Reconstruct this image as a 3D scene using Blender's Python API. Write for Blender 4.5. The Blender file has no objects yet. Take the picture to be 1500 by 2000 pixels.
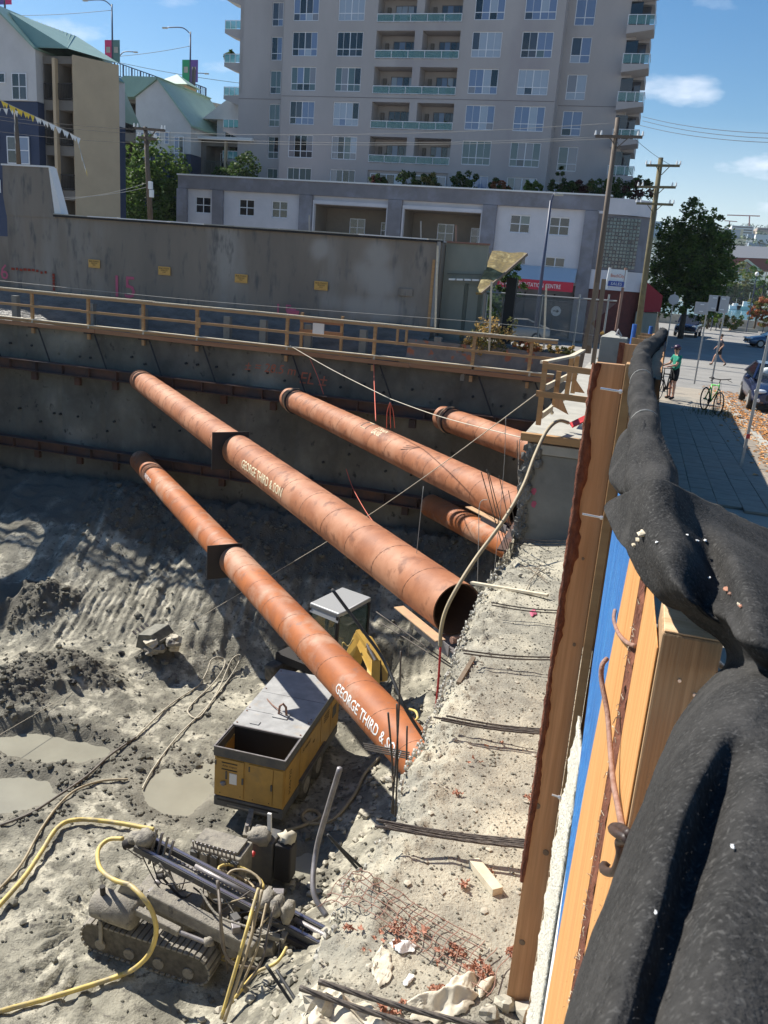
import bpy, bmesh, math, random
import numpy as np
from mathutils import Vector, Matrix
random.seed(7)
S = bpy.context.scene
COL = S.collection
R_ = math.radians
# ---------------------------------------------------------------- camera
CX, CY, FPX = 750., 1000., 1658.
def _axes():
    roll, d0 = R_(4.4), 475.
    n = np.array([math.sin(roll), -math.cos(roll)])
    foot = n*d0
    H = np.array([foot[0], foot[1], FPX]); H /= np.linalg.norm(H)
    Rr = np.array([math.cos(roll), math.sin(roll), 0.])
    D = np.cross(H, Rr)
    if D[1] < 0: D = -D
    yaw = math.atan2(496, 1725.)
    Y = H*math.cos(yaw)+Rr*math.sin(yaw)
    X = -H*math.sin(yaw)+Rr*math.cos(yaw)
    return np.array([X, Y, -D])
M = _axes()
def ray(px, py): return M@np.array([px-CX, py-CY, FPX])
def onY(px, py, y): r = ray(px, py); return Vector(r*(y/r[1]))
def onX(px, py, x): r = ray(px, py); return Vector(r*(x/r[0]))
def onZ(px, py, z): r = ray(px, py); return Vector(r*(z/r[2]))
cam = bpy.data.cameras.new('camera')
camo = bpy.data.objects.new('camera', cam); COL.objects.link(camo)
mw = Matrix.Identity(4)
for i in range(3):
    mw[i][0] = M[i][0]; mw[i][1] = -M[i][1]; mw[i][2] = -M[i][2]
camo.matrix_world = mw
cam.sensor_fit = 'VERTICAL'; cam.sensor_height = 36; cam.lens = FPX/2000*36
cam.clip_start = .03; cam.clip_end = 6000
S.camera = camo
cam.dof.use_dof = True; cam.dof.focus_distance = 12.0; cam.dof.aperture_fstop = 34.0
S.render.resolution_x = 768; S.render.resolution_y = 1024
# ---------------------------------------------------------------- sky, sun, exposure
SUNDIR = Vector((.98, -.36, -1.0)).normalized()      # the way the light travels
elev = math.asin(-SUNDIR.z); az = math.atan2(-SUNDIR.x, -SUNDIR.y)
W = bpy.data.worlds.new('World'); S.world = W; W.use_nodes = True
nt = W.node_tree; nt.nodes.clear()
out = nt.nodes.new('ShaderNodeOutputWorld'); bg = nt.nodes.new('ShaderNodeBackground')
sky = nt.nodes.new('ShaderNodeTexSky'); sky.sky_type = 'NISHITA'; sky.sun_disc = False
sky.sun_elevation = elev; sky.sun_rotation = az; sky.air_density = 1.0; sky.dust_density = .3; sky.ozone_density = 1.6
tc = nt.nodes.new('ShaderNodeTexCoord')
sep = nt.nodes.new('ShaderNodeSeparateXYZ'); nt.links.new(tc.outputs['Generated'], sep.inputs[0])
# wisps of cloud low over the horizon
vm = nt.nodes.new('ShaderNodeVectorMath'); vm.operation = 'MULTIPLY'; vm.inputs[1].default_value = (1, 1, 2.6)
nt.links.new(tc.outputs['Generated'], vm.inputs[0])
no = nt.nodes.new('ShaderNodeTexNoise'); no.inputs['Scale'].default_value = 8.5; no.inputs['Detail'].default_value = 7; no.inputs['Roughness'].default_value = .52
nt.links.new(vm.outputs[0], no.inputs['Vector'])
mr = nt.nodes.new('ShaderNodeMapRange'); mr.inputs[1].default_value = .555; mr.inputs[2].default_value = .70
nt.links.new(no.outputs['Fac'], mr.inputs[0])
hz = nt.nodes.new('ShaderNodeMapRange'); hz.inputs[1].default_value = .36; hz.inputs[2].default_value = .10; hz.inputs[3].default_value = 0; hz.inputs[4].default_value = 1
nt.links.new(sep.outputs['Z'], hz.inputs[0])
mm = nt.nodes.new('ShaderNodeMath'); mm.operation = 'MULTIPLY'; nt.links.new(mr.outputs[0], mm.inputs[0]); nt.links.new(hz.outputs[0], mm.inputs[1])
hz2 = nt.nodes.new('ShaderNodeMapRange'); hz2.inputs[1].default_value = .17; hz2.inputs[2].default_value = .0; hz2.inputs[3].default_value = 0; hz2.inputs[4].default_value = .55
nt.links.new(sep.outputs['Z'], hz2.inputs[0])
mx_ = nt.nodes.new('ShaderNodeMath'); mx_.operation = 'MAXIMUM'; nt.links.new(mm.outputs[0], mx_.inputs[0]); nt.links.new(hz2.outputs[0], mx_.inputs[1])
mix = nt.nodes.new('ShaderNodeMix'); mix.data_type = 'RGBA'
hs = nt.nodes.new('ShaderNodeHueSaturation'); hs.inputs['Saturation'].default_value = 1.38; hs.inputs['Value'].default_value = 1.05
nt.links.new(sky.outputs[0], hs.inputs['Color'])
nt.links.new(mx_.outputs[0], mix.inputs[0]); nt.links.new(hs.outputs[0], mix.inputs[6]); mix.inputs[7].default_value = (8.6, 9.4, 10.6, 1)
nt.links.new(mix.outputs[2], bg.inputs[0]); bg.inputs[1].default_value = .074
nt.links.new(bg.outputs[0], out.inputs[0])
sl = bpy.data.lights.new('sun', 'SUN'); sl.energy = 5.0; sl.angle = R_(.53); sl.color = (1, .95, .86)
so = bpy.data.objects.new('sun', sl); COL.objects.link(so)
so.rotation_euler = SUNDIR.to_track_quat('-Z', 'Y').to_euler(); so.location = (-60, 30, 60)
S.view_settings.view_transform = 'Standard'; S.view_settings.look = 'None'
S.view_settings.exposure = 0.66; S.view_settings.gamma = 1; S.view_settings.use_curve_mapping = False
# ---------------------------------------------------------------- materials
MATS = {}
def mat(name, c, c2=None, scale=3, rough=.85, bump=.0, bscale=20, metal=0, stretch=(1, 1, 1), c3=None, s3=.6, t3=(.5, .65), detail=6, contrast=(.35, .65), spec=None, obj=False, emit=None, attr=None, attrc=None, bdist=.01, c4=None, s4=60, t4=(.6, .7)):
    if name in MATS: return MATS[name]
    m = bpy.data.materials.new(name); m.use_nodes = True; N = m.node_tree.nodes; L = m.node_tree.links
    p = N['Principled BSDF']; p.inputs['Roughness'].default_value = rough; p.inputs['Metallic'].default_value = metal
    if spec is not None: p.inputs['Specular IOR Level'].default_value = spec
    if obj:
        t = N.new('ShaderNodeTexCoord'); src = t.outputs['Object']
    else:
        t = N.new('ShaderNodeNewGeometry'); src = t.outputs['Position']
    oi = N.new('ShaderNodeObjectInfo')
    v = N.new('ShaderNodeVectorMath'); v.operation = 'MULTIPLY'; v.inputs[1].default_value = stretch; L.new(src, v.inputs[0])
    if obj:
        a = N.new('ShaderNodeVectorMath'); a.operation = 'ADD'; k = N.new('ShaderNodeMath'); k.operation = 'MULTIPLY'; k.inputs[1].default_value = 37
        L.new(oi.outputs['Random'], k.inputs[0]); L.new(v.outputs[0], a.inputs[0]); L.new(k.outputs[0], a.inputs[1]); v = a
    def noise(s, d, vec=None, r=.6):
        n = N.new('ShaderNodeTexNoise'); n.inputs['Scale'].default_value = s; n.inputs['Detail'].default_value = d; n.inputs['Roughness'].default_value = r
        L.new(vec or v.outputs[0], n.inputs['Vector']); return n
    def rng(o, a, b):
        r = N.new('ShaderNodeMapRange'); r.inputs[1].default_value = a; r.inputs[2].default_value = b; L.new(o, r.inputs[0]); return r.outputs[0]
    def mx(f, A, Bc):
        x = N.new('ShaderNodeMix'); x.data_type = 'RGBA'; L.new(f, x.inputs[0])
        for i, q in ((6, A), (7, Bc)):
            if isinstance(q, tuple): x.inputs[i].default_value = (*q, 1)
            else: L.new(q, x.inputs[i])
        return x.outputs[2]
    if c2 is not None:
        col = mx(rng(noise(scale, detail).outputs['Fac'], *contrast), c, c2)
        if c3 is not None: col = mx(rng(noise(s3, 5).outputs['Fac'], *t3), col, c3)
        if c4 is not None: col = mx(rng(noise(s4, 3).outputs['Fac'], *t4), col, c4)
        if attr:
            at = N.new('ShaderNodeAttribute'); at.attribute_name = attr; col = mx(at.outputs['Fac'], col, attrc)
        L.new(col, p.inputs['Base Color'])
    else: p.inputs['Base Color'].default_value = (*c, 1)
    if bump:
        b = N.new('ShaderNodeBump'); b.inputs['Strength'].default_value = bump; b.inputs['Distance'].default_value = bdist
        L.new(noise(bscale, 5).outputs['Fac'], b.inputs['Height']); L.new(b.outputs[0], p.inputs['Normal'])
    if emit: p.inputs['Emission Color'].default_value = (*emit, 1); p.inputs['Emission Strength'].default_value = 1
    MATS[name] = m; return m
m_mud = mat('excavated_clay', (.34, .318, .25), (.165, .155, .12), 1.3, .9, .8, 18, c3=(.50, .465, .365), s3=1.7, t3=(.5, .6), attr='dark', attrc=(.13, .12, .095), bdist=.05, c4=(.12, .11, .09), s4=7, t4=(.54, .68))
m_clod = mat('soil_clod', (.20, .19, .15), (.13, .122, .10), 3, .95, .6, 30, obj=True)
m_pale = mat('pale_stone', (.52, .48, .38), (.34, .31, .25), 6, .9, .5, 30, obj=True)
m_ledge = mat('dusty_concrete', (.365, .34, .27), (.225, .21, .17), 5, .92, .8, 45, c3=(.47, .43, .33), s3=1.6, t3=(.45, .6), c4=(.12, .11, .09), s4=55, t4=(.6, .66), bdist=.02)
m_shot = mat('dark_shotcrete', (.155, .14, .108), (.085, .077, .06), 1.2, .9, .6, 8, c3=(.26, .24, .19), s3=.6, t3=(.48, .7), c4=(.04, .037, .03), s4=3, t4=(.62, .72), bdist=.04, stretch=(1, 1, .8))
m_rim = mat('rough_grout', (.27, .265, .24), (.13, .13, .12), 8, .95, 1, 30, bdist=.03)
m_render = mat('grey_cement_render', (.26, .222, .18), (.195, .168, .138), .5, .9, .25, 30, c3=(.31, .29, .26), s3=.35, t3=(.52, .68), stretch=(1, 1, .28), c4=(.12, .115, .11), s4=3.5, t4=(.55, .72), attr='dark', attrc=(.37, .35, .32))
m_renderpale = mat('pale_patch', (.36, .34, .31), (.26, .25, .23), 1.2, .9, .3, 20, stretch=(1, 1, .3))
m_blk = mat('cinder_block', (.235, .225, .205), (.17, .165, .155), 3, .95, .5, 40, obj=True)
m_green = mat('greenish_wall', (.27, .28, .23), (.21, .22, .185), .9, .85, .2, 20, stretch=(1, 1, .4))
m_greend = mat('dark_green_strip', (.13, .14, .11), (.10, .11, .09), 2, .8)
m_tower = mat('mauve_concrete', (.45, .41, .395), (.395, .36, .345), .35, .85, .15, 12, stretch=(1, 1, .35), c3=(.36, .32, .32), s3=.22, t3=(.56, .75))
m_joint = mat('joint_line', (.20, .18, .18), rough=.9)
m_pod = mat('slate_block_facing', (.225, .215, .23), (.185, .175, .19), 1.1, .85, .2, 15, c3=(.27, .27, .31), s3=.5)
m_podw = mat('white_panel', (.66, .63, .65), (.58, .56, .58), .8, .8)
m_cream = mat('beige_recess', (.22, .18, .14), (.18, .15, .12), 1, .85)  # beige darkened to carry the shade inside the podium bays
m_cap = mat('white_metal_cap', (.75, .74, .72), rough=.5)
m_frame = mat('white_window_frame', (.74, .74, .76), rough=.45)
def glass(name, c, r=.06, metal=0.0, al=None):
    m = mat(name, c, rough=r, spec=.9, metal=metal)
    if al is not None: m.node_tree.nodes['Principled BSDF'].inputs['Alpha'].default_value = al
    return m
g_dark = glass('dark_glass', (.012, .014, .018)); g_mid = glass('dim_room_glass', (.05, .055, .07)); g_blue = glass('blue_blind_glass', (.17, .22, .34), .1)
g_pale = glass('pale_blind_glass', (.36, .40, .46), .12); g_cur = glass('curtain_glass', (.24, .23, .25), .12); g_tint = glass('dull_green_glass', (.10, .14, .14), .08)
GL = [g_dark, g_mid, g_blue, g_pale, g_cur, g_tint]
g_rail = glass('green_rail_glass', (.16, .30, .28), .05, al=.55)
g_aqua = glass('aqua_rail_glass', (.20, .50, .52), .05, al=.6)
m_rust = mat('rusted_pipe_steel', (.44, .175, .080), (.31, .115, .052), 2.2, .62, .15, 60, stretch=(1, 1, 1), c3=(.50, .235, .13), s3=.9, t3=(.45, .62), c4=(.23, .09, .045), s4=3.2, t4=(.55, .68), spec=.35)
m_rust2 = mat('orange_pipe_steel', (.47, .155, .05), (.31, .10, .038), 1.6, .6, .15, 60, c3=(.50, .28, .18), s3=.8, t3=(.5, .62), c4=(.28, .13, .08), s4=4, t4=(.6, .72), spec=.35)
m_seam = mat('weld_seam', (.36, .17, .10), rough=.7)
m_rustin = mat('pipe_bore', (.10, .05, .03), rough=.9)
m_waler = mat('dark_rust_beam', (.14, .065, .042), (.075, .045, .035), 1.5, .8, .2, 30, c3=(.06, .045, .045), s3=.8)
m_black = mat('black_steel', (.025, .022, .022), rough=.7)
m_plateL = mat('light_steel_flange', (.62, .40, .22), (.50, .32, .2), 5, .6)
m_gsteel = mat('grey_steel', (.33, .31, .31), (.22, .2, .2), 8, .5, metal=.4)
def wood(name, c, d, obj=False, st=(1, 1, 1), sc=9, bump=.15):
    return mat(name, c, d, sc, .75, bump, 40, stretch=st, contrast=(.3, .7), obj=obj, detail=8, c3=tuple(x*.7 for x in c), s3=sc*.5, t3=(.58, .72), bdist=.004)
m_woodv = wood('upright_fir', (.56, .32, .16), (.36, .19, .085), st=(5, 5, .18), sc=9, bump=.3)
m_woodx = wood('rail_lumber', (.52, .31, .14), (.40, .22, .095), st=(.3, 3, 3), sc=5)
m_woodb = wood('orange_toe_board', (.43, .21, .10), (.32, .15, .07), st=(.3, 3, 3), sc=5)
m_woodpale = wood('pale_weathered_wood', (.72, .64, .48), (.58, .50, .36), st=(1, 1, 1), sc=10)
m_woodg = wood('greyed_wood', (.22, .165, .11), (.15, .11, .075), st=(4, 4, .3), sc=6)
m_pole = wood('tarred_pole_wood', (.15, .11, .08), (.10, .075, .055), st=(6, 6, .4), sc=6)
m_post = wood('sawn_cedar', (.50, .33, .18), (.28, .17, .085), st=(9, 9, .16), sc=16, bump=.5)
m_endg = mat('end_grain', (.80, .58, .36), (.60, .38, .20), 14, .8, .3, 60, stretch=(1, 6, 1))
m_orange = wood('orange_fir_face', (.70, .37, .14), (.48, .21, .055), st=(10, 10, .14), sc=9, bump=.4)
m_bark = mat('red_bark', (.10, .028, .015), (.20, .07, .035), 30, .9, 1, 40, bdist=.02, stretch=(1, 1, .5))
m_bluep = mat('blue_sheathing', (.035, .25, .62), (.02, .13, .42), 20, .42, .6, 60, stretch=(8, 8, .25), spec=.6, c3=(.10, .36, .70), s3=14, t3=(.55, .7), c4=(.01, .06, .2), s4=50, t4=(.62, .7))
m_bluepost = mat('blue_paint', (.05, .16, .50), rough=.5)
m_foam = mat('white_foam_crust', (.86, .84, .74), (.66, .62, .50), 60, .95, 1, 90, bdist=.02)
m_felt = mat('black_felt', (.046, .045, .044), (.027, .0265, .026), 170, 1, .8, 230, c3=(.060, .058, .056), s3=9, t3=(.45, .65), c4=(.085, .083, .08), s4=260, t4=(.56, .66), spec=.08, bdist=.003)
m_felt2 = mat('brown_black_cloth', (.055, .045, .035), (.035, .03, .025), 20, 1, .6, 300, spec=.1)
m_iron = mat('rusty_iron', (.24, .12, .08), (.36, .22, .17), 60, .7, .4, 200)
m_dkiron = mat('brown_dark_iron', (.035, .022, .018), (.07, .04, .03), 60, .5)
m_zinc = mat('zinc_bolt', (.75, .75, .76), rough=.35, metal=.7)
m_conc = mat('cast_concrete', (.26, .26, .235), (.20, .20, .185), 1.8, .85, .3, 25, c3=(.15, .15, .14), s3=2.5, t3=(.58, .72))
m_concl = mat('pale_concrete', (.46, .44, .38), (.36, .345, .30), 3, .9, .4, 25)
m_yel = mat('compressor_yellow', (.50, .29, .065), (.38, .225, .055), 2.5, .5, .1, 30, c3=(.30, .20, .08), s3=1.5, t3=(.55, .72))
m_exy = mat('excavator_yellow', (.75, .47, .10), (.66, .40, .09), 4, .45)
m_slate = mat('galvanised_lid', (.50, .50, .49), (.37, .37, .365), 3, .45, .1, 20, metal=.1, c3=(.50, .42, .32), s3=1.6, t3=(.58, .72))
m_slated = mat('dark_painted_skirt', (.075, .078, .085), (.13, .12, .105), 4, .65, .2, 30)
m_muddy = mat('mud_caked_steel', (.36, .33, .27), (.24, .22, .19), 6, .9, .8, 30, obj=False, c3=(.10, .095, .09), s3=5, t3=(.58, .7), bdist=.03)
m_rubber = mat('track_rubber', (.085, .078, .065), (.16, .145, .12), 8, .9, .6, 30)
m_tyre = mat('tyre_rubber', (.02, .02, .02), rough=.9)
m_chrome = mat('bright_rail_steel', (.5, .5, .58), rough=.3, metal=.9)
m_hosey = mat('yellow_hose', (.74, .56, .16), (.56, .43, .17), 5, .55, c3=(.40, .34, .22), s3=2.5, t3=(.48, .62))
m_hosep = mat('sandy_hose', (.46, .37, .23), (.33, .27, .18), 4, .6)
m_hoseg = mat('grey_hose', (.20, .17, .14), (.12, .10, .085), 4, .6)
m_rope = mat('cream_rope', (.62, .56, .44), (.45, .40, .31), 30, .8)
m_wire = mat('thin_grey_wire', (.36, .35, .32), rough=.6)
m_dwire = mat('dark_wire', (.05, .05, .05), rough=.6)
m_rebar = mat('dull_rebar', (.14, .12, .10), (.07, .06, .055), 30, .7, .3, 120, metal=.2)
m_red = mat('red_plastic', (.65, .05, .05), rough=.5)
m_redcord = mat('red_cord', (.70, .14, .08), rough=.6)
m_leaf = mat('fallen_leaf_red', (.47, .23, .15), (.32, .14, .085), 40, .8, obj=True)
m_leafy = mat('fallen_leaf_orange', (.72, .36, .12), (.55, .24, .07), 20, .8, obj=True)
m_cloth = mat('white_geotextile', (.66, .61, .49), (.50, .45, .35), 8, .9, .3, 40)
m_asph = mat('asphalt', (.30, .285, .26), (.24, .23, .21), .8, .9, .3, 60, c3=(.21, .20, .19), s3=.12, t3=(.5, .7))
m_walk = mat('sidewalk_concrete', (.38, .33, .26), (.31, .27, .215), 2, .9, .3, 50, c3=(.24, .23, .2), s3=.5, t3=(.55, .7))
m_paver = mat('sidewalk_paver', (.33, .275, .21), (.25, .21, .165), 4, .9, .3, 60, obj=True)
m_dirt = mat('bare_earth', (.19, .15, .11), (.11, .09, .065), 2, .95, .7, 20)
m_plastic = mat('grey_plastic_sheet', (.10, .09, .075), (.17, .155, .135), 2, .5, .6, 6, stretch=(1, 1, 3), spec=.5, bdist=.08)
m_water = mat('sea_water', (.07, .20, .27), (.10, .26, .33), .1, .12, .3, 2, stretch=(1, 6, 1))
m_puddle = mat('muddy_water', (.33, .315, .25), (.28, .265, .21), .8, .22, .06, 6, spec=.55)
m_roofg = mat('green_metal_roof', (.27, .40, .33), (.23, .35, .29), 1, .45, metal=.1)
m_tan = mat('tan_stucco', (.56, .43, .28), (.50, .38, .25), .8, .9)
m_navy = mat('navy_siding', (.035, .05, .10), (.03, .045, .09), 1, .7)
m_white = mat('white_siding', (.60, .58, .57), (.54, .52, .51), 1, .7)
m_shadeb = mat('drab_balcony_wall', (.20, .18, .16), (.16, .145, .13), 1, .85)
m_dark = mat('near_black', (.015, .015, .016), rough=.7)
m_moss = mat('mossy_shingle', (.26, .19, .07), (.15, .12, .06), 9, .95, .8, 30, obj=True, c3=(.44, .36, .17), s3=4)
m_ltpole = mat('blue_grey_pole', (.05, .065, .12), rough=.5)
m_gpole = mat('galvanised_post', (.48, .47, .44), (.38, .37, .35), 10, .45, metal=.5)
m_signb = mat('aluminium_sign_back', (.42, .43, .44), rough=.5, metal=.3)
m_yl = mat('sign_yellow', (.62, .36, .09), rough=.6); m_ink = mat('black_ink', (.03, .025, .02), rough=.7)
m_wht = mat('white_paint', (.8, .8, .78), rough=.6); m_cream2 = mat('cream_paint_letter', (.80, .68, .45), rough=.7)
m_pink = mat('pink_spray', (.50, .11, .18), rough=.8); m_orsp = mat('orange_spray', (.42, .13, .07), rough=.9)
m_awnr = mat('red_awning', (.55, .03, .06), rough=.7); m_awng = mat('grey_awning_cloth', (.50, .55, .60), rough=.7)
m_brick = mat('red_store_brick', (.14, .035, .03), (.10, .03, .025), 3, .85)
m_skin = mat('skin', (.55, .30, .20), rough=.6); m_hair = mat('brown_hair', (.06, .035, .02), rough=.8)
m_teal = mat('teal_shirt', (.02, .30, .20), (.015, .24, .16), 20, .85)
m_blk2 = mat('black_cloth', (.012, .012, .015), rough=.9); m_greyc = mat('dark_grey_cloth', (.07, .07, .085), rough=.9)
m_carb = mat('dark_blue_car_paint', (.018, .028, .075), rough=.18, spec=.9, metal=.3)
m_cars = mat('silver_blue_paint', (.10, .15, .22), rough=.25, spec=.8, metal=.4)
m_shade = mat('sunshade_foil', (.75, .80, .78), rough=.5)
m_greenb = mat('green_bike_paint', (.10, .50, .10), rough=.35)
# foliage
def leafmat(n, c, d):
    m = mat(n, c, d, 1.2, .6, detail=3, contrast=(.35, .65), spec=.3); N = m.node_tree.nodes; L = m.node_tree.links; p = N['Principled BSDF']
    tr = N.new('ShaderNodeBsdfTranslucent'); L.new(p.inputs['Base Color'].links[0].from_socket, tr.inputs[0]); ms = N.new('ShaderNodeMixShader'); ms.inputs[0].default_value = .4
    L.new(p.outputs[0], ms.inputs[1]); L.new(tr.outputs[0], ms.inputs[2]); L.new(ms.outputs[0], N['Material Output'].inputs[0]); return m
l_mid = leafmat('mid_green_leaves', (.10, .17, .035), (.05, .095, .02)); l_lite = leafmat('light_green_leaves', (.16, .25, .05), (.09, .15, .03))
l_dark = leafmat('dark_green_leaves', (.04, .075, .02), (.06, .105, .028)); l_dry = leafmat('dry_yellow_leaves', (.62, .42, .16), (.45, .30, .10))
l_red = leafmat('red_autumn_leaves', (.40, .14, .07), (.28, .12, .05)); l_olive = leafmat('olive_leaves', (.20, .19, .06), (.12, .13, .04))
l_maroon = leafmat('maroon_leaves', (.09, .03, .03), (.05, .02, .02))
m_bark2 = mat('tree_bark', (.10, .08, .06), (.06, .05, .04), 6, .95)
# ---------------------------------------------------------------- object helpers
ORG = {}
def tag(o, label=None, cat=None, group=None, kind=None):
    if label: o['label'] = label
    if cat: o['category'] = cat
    if group: o['group'] = group
    if kind: o['kind'] = kind
    return o
def thing(name, label, cat, loc, group=None):
    o = bpy.data.objects.new(name, None); COL.objects.link(o); o.location = loc; o.empty_display_size = .2
    ORG[o] = Vector(loc); return tag(o, label, cat, group)
class B:
    def __init__(s): s.v = []; s.f = []
    def add(s, vs, fs):
        n = len(s.v); s.v += [tuple(v) for v in vs]; s.f += [tuple(n+i for i in f) for f in fs]; return s
    def box(s, c, d, rz=0, rot=None):
        x, y, z = d[0]/2, d[1]/2, d[2]/2
        m = rot if rot is not None else Matrix.Rotation(rz, 3, 'Z')
        vs = [Vector(c)+m@Vector((a*x, b*y, e*z)) for a in (-1, 1) for b in (-1, 1) for e in (-1, 1)]
        return s.add(vs, [(0, 1, 3, 2), (4, 6, 7, 5), (0, 4, 5, 1), (2, 3, 7, 6), (0, 2, 6, 4), (1, 5, 7, 3)])
    def bb(s, x0, x1, y0, y1, z0, z1): return s.box(((x0+x1)/2, (y0+y1)/2, (z0+z1)/2), (abs(x1-x0), abs(y1-y0), abs(z1-z0)))
    def beam(s, p, q, w, h, up=(0, 0, 1)):
        p, q = Vector(p), Vector(q); d = (q-p); L = d.length; d.normalize(); u = Vector(up)
        if abs(d.dot(u)) > .95: u = Vector((0, 1, 0))
        r = d.cross(u).normalized(); u = r.cross(d)
        m = Matrix((r, d, u)).transposed()
        return s.box((p+q)/2, (w, L, h), rot=m)
    def tube(s, pts, r, n=8, cap=True, closed=False):
        pts = [Vector(p) for p in pts]; k = len(pts); rs = r if isinstance(r, (list, tuple)) else [r]*k
        t0 = (pts[1]-pts[0]).normalized(); u = t0.orthogonal().normalized(); rings = []
        for i, p in enumerate(pts):
            t = (pts[min(i+1, k-1)]-pts[max(i-1, 0)])
            if t.length < 1e-9: t = t0
            t.normalize(); u = (u-t*u.dot(t))
            if u.length < 1e-6: u = t.orthogonal()
            u.normalize(); w = t.cross(u)
            rings.append([p+(u*math.cos(a)+w*math.sin(a))*rs[i] for a in [2*math.pi*j/n for j in range(n)]])
        vs = [v for g in rings for v in g]
        fs = [(i*n+j, i*n+(j+1) % n, (i+1)*n+(j+1) % n, (i+1)*n+j) for i in range(k-1) for j in range(n)]
        if cap: fs += [tuple(range(n-1, -1, -1)), tuple(range((k-1)*n, k*n))]
        return s.add(vs, fs)
    def cyl(s, p, q, r, n=12, r2=None, cap=True): return s.tube([p, q], [r, r if r2 is None else r2], n, cap)
    def prism(s, pts, vec):
        n = len(pts); pts = [Vector(p) for p in pts]; v = Vector(vec)
        return s.add(pts+[p+v for p in pts], [tuple(range(n-1, -1, -1)), tuple(range(n, 2*n))]+[(i, (i+1) % n, n+(i+1) % n, n+i) for i in range(n)])
    def quad(s, *p): return s.add(p, [tuple(range(len(p)))])
    def grid(s, P):
        a, b = len(P), len(P[0])
        return s.add([q for r in P for q in r], [(i*b+j, i*b+j+1, (i+1)*b+j+1, (i+1)*b+j) for i in range(a-1) for j in range(b-1)])
    def blob(s, c, r, seed=0, jit=.25, nu=7, nv=5):
        rg = random.Random(seed); c = Vector(c); vs = [c+Vector((0, 0, -r[2]))]
        for i in range(1, nv):
            ph = math.pi*i/nv
            for j in range(nu):
                th = 2*math.pi*j/nu; k = 1+rg.uniform(-jit, jit)
                vs.append(c+Vector((r[0]*math.sin(ph)*math.cos(th)*k, r[1]*math.sin(ph)*math.sin(th)*k, -r[2]*math.cos(ph)*k)))
        vs.append(c+Vector((0, 0, r[2]))); fs = [(0, 1+(j+1) % nu, 1+j) for j in range(nu)]
        for i in range(nv-2):
            for j in range(nu): a = 1+i*nu; fs.append((a+j, a+(j+1) % nu, a+nu+(j+1) % nu, a+nu+j))
        a = 1+(nv-2)*nu; fs += [(a+j, a+(j+1) % nu, len(vs)-1) for j in range(nu)]
        return s.add(vs, fs)
    def build(s, name, m, parent=None, smooth=False, label=None, cat=None, group=None, kind=None, bevel=0, sub=0):
        if parent is not None: org = ORG[parent]
        elif kind == 'structure': org = Vector((0, 0, 0))
        else:
            xs = [v[0] for v in s.v]; ys = [v[1] for v in s.v]; zs = [v[2] for v in s.v]
            org = Vector(((min(xs)+max(xs))/2, (min(ys)+max(ys))/2, min(zs)))
        me = bpy.data.meshes.new(name); me.from_pydata([(v[0]-org[0], v[1]-org[1], v[2]-org[2]) for v in s.v], [], s.f); me.validate()
        if smooth: me.polygons.foreach_set('use_smooth', [True]*len(me.polygons))
        o = bpy.data.objects.new(name, me); COL.objects.link(o)
        if m: me.materials.append(m)
        if parent is not None: o.parent = parent
        else: o.location = org
        ORG[o] = org
        if bevel:
            b = o.modifiers.new('bevel', 'BEVEL'); b.width = bevel; b.segments = 2; b.limit_method = 'ANGLE'
        if sub:
            b = o.modifiers.new('sub', 'SUBSURF'); b.levels = sub; b.render_levels = sub
        return tag(o, label, cat, group, kind)
def inst(me, name, parent, loc, rot=(0, 0, 0), scale=(1, 1, 1), m=None):
    o = bpy.data.objects.new(name, me); COL.objects.link(o)
    o.parent = parent; o.location = Vector(loc)-(ORG[parent] if parent is not None else Vector()); o.rotation_euler = rot; o.scale = scale
    if m is not None: o.material_slots[0].link = 'OBJECT'; o.material_slots[0].material = m
    return o
def boxmesh(name, d, m, bevel=0):
    b = B().box((0, 0, 0), d); me = bpy.data.meshes.new(name); me.from_pydata(b.v, [], b.f)
    if bevel:
        bm = bmesh.new(); bm.from_mesh(me); bmesh.ops.bevel(bm, geom=bm.edges[:], offset=bevel, segments=1, affect='EDGES'); bm.to_mesh(me); bm.free()
    if m: me.materials.append(m)
    return me
def catmull(pts, n=6):
    pts = [Vector(p) for p in pts]; out = []
    for i in range(len(pts)-1):
        p0, p1, p2, p3 = pts[max(i-1, 0)], pts[i], pts[i+1], pts[min(i+2, len(pts)-1)]
        for k in range(n):
            t = k/n; out.append(.5*((2*p1)+(p2-p0)*t+(2*p0-5*p1+4*p2-p3)*t*t+(3*p1-p0-3*p2+p3)*t**3))
    out.append(pts[-1]); return out
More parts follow.
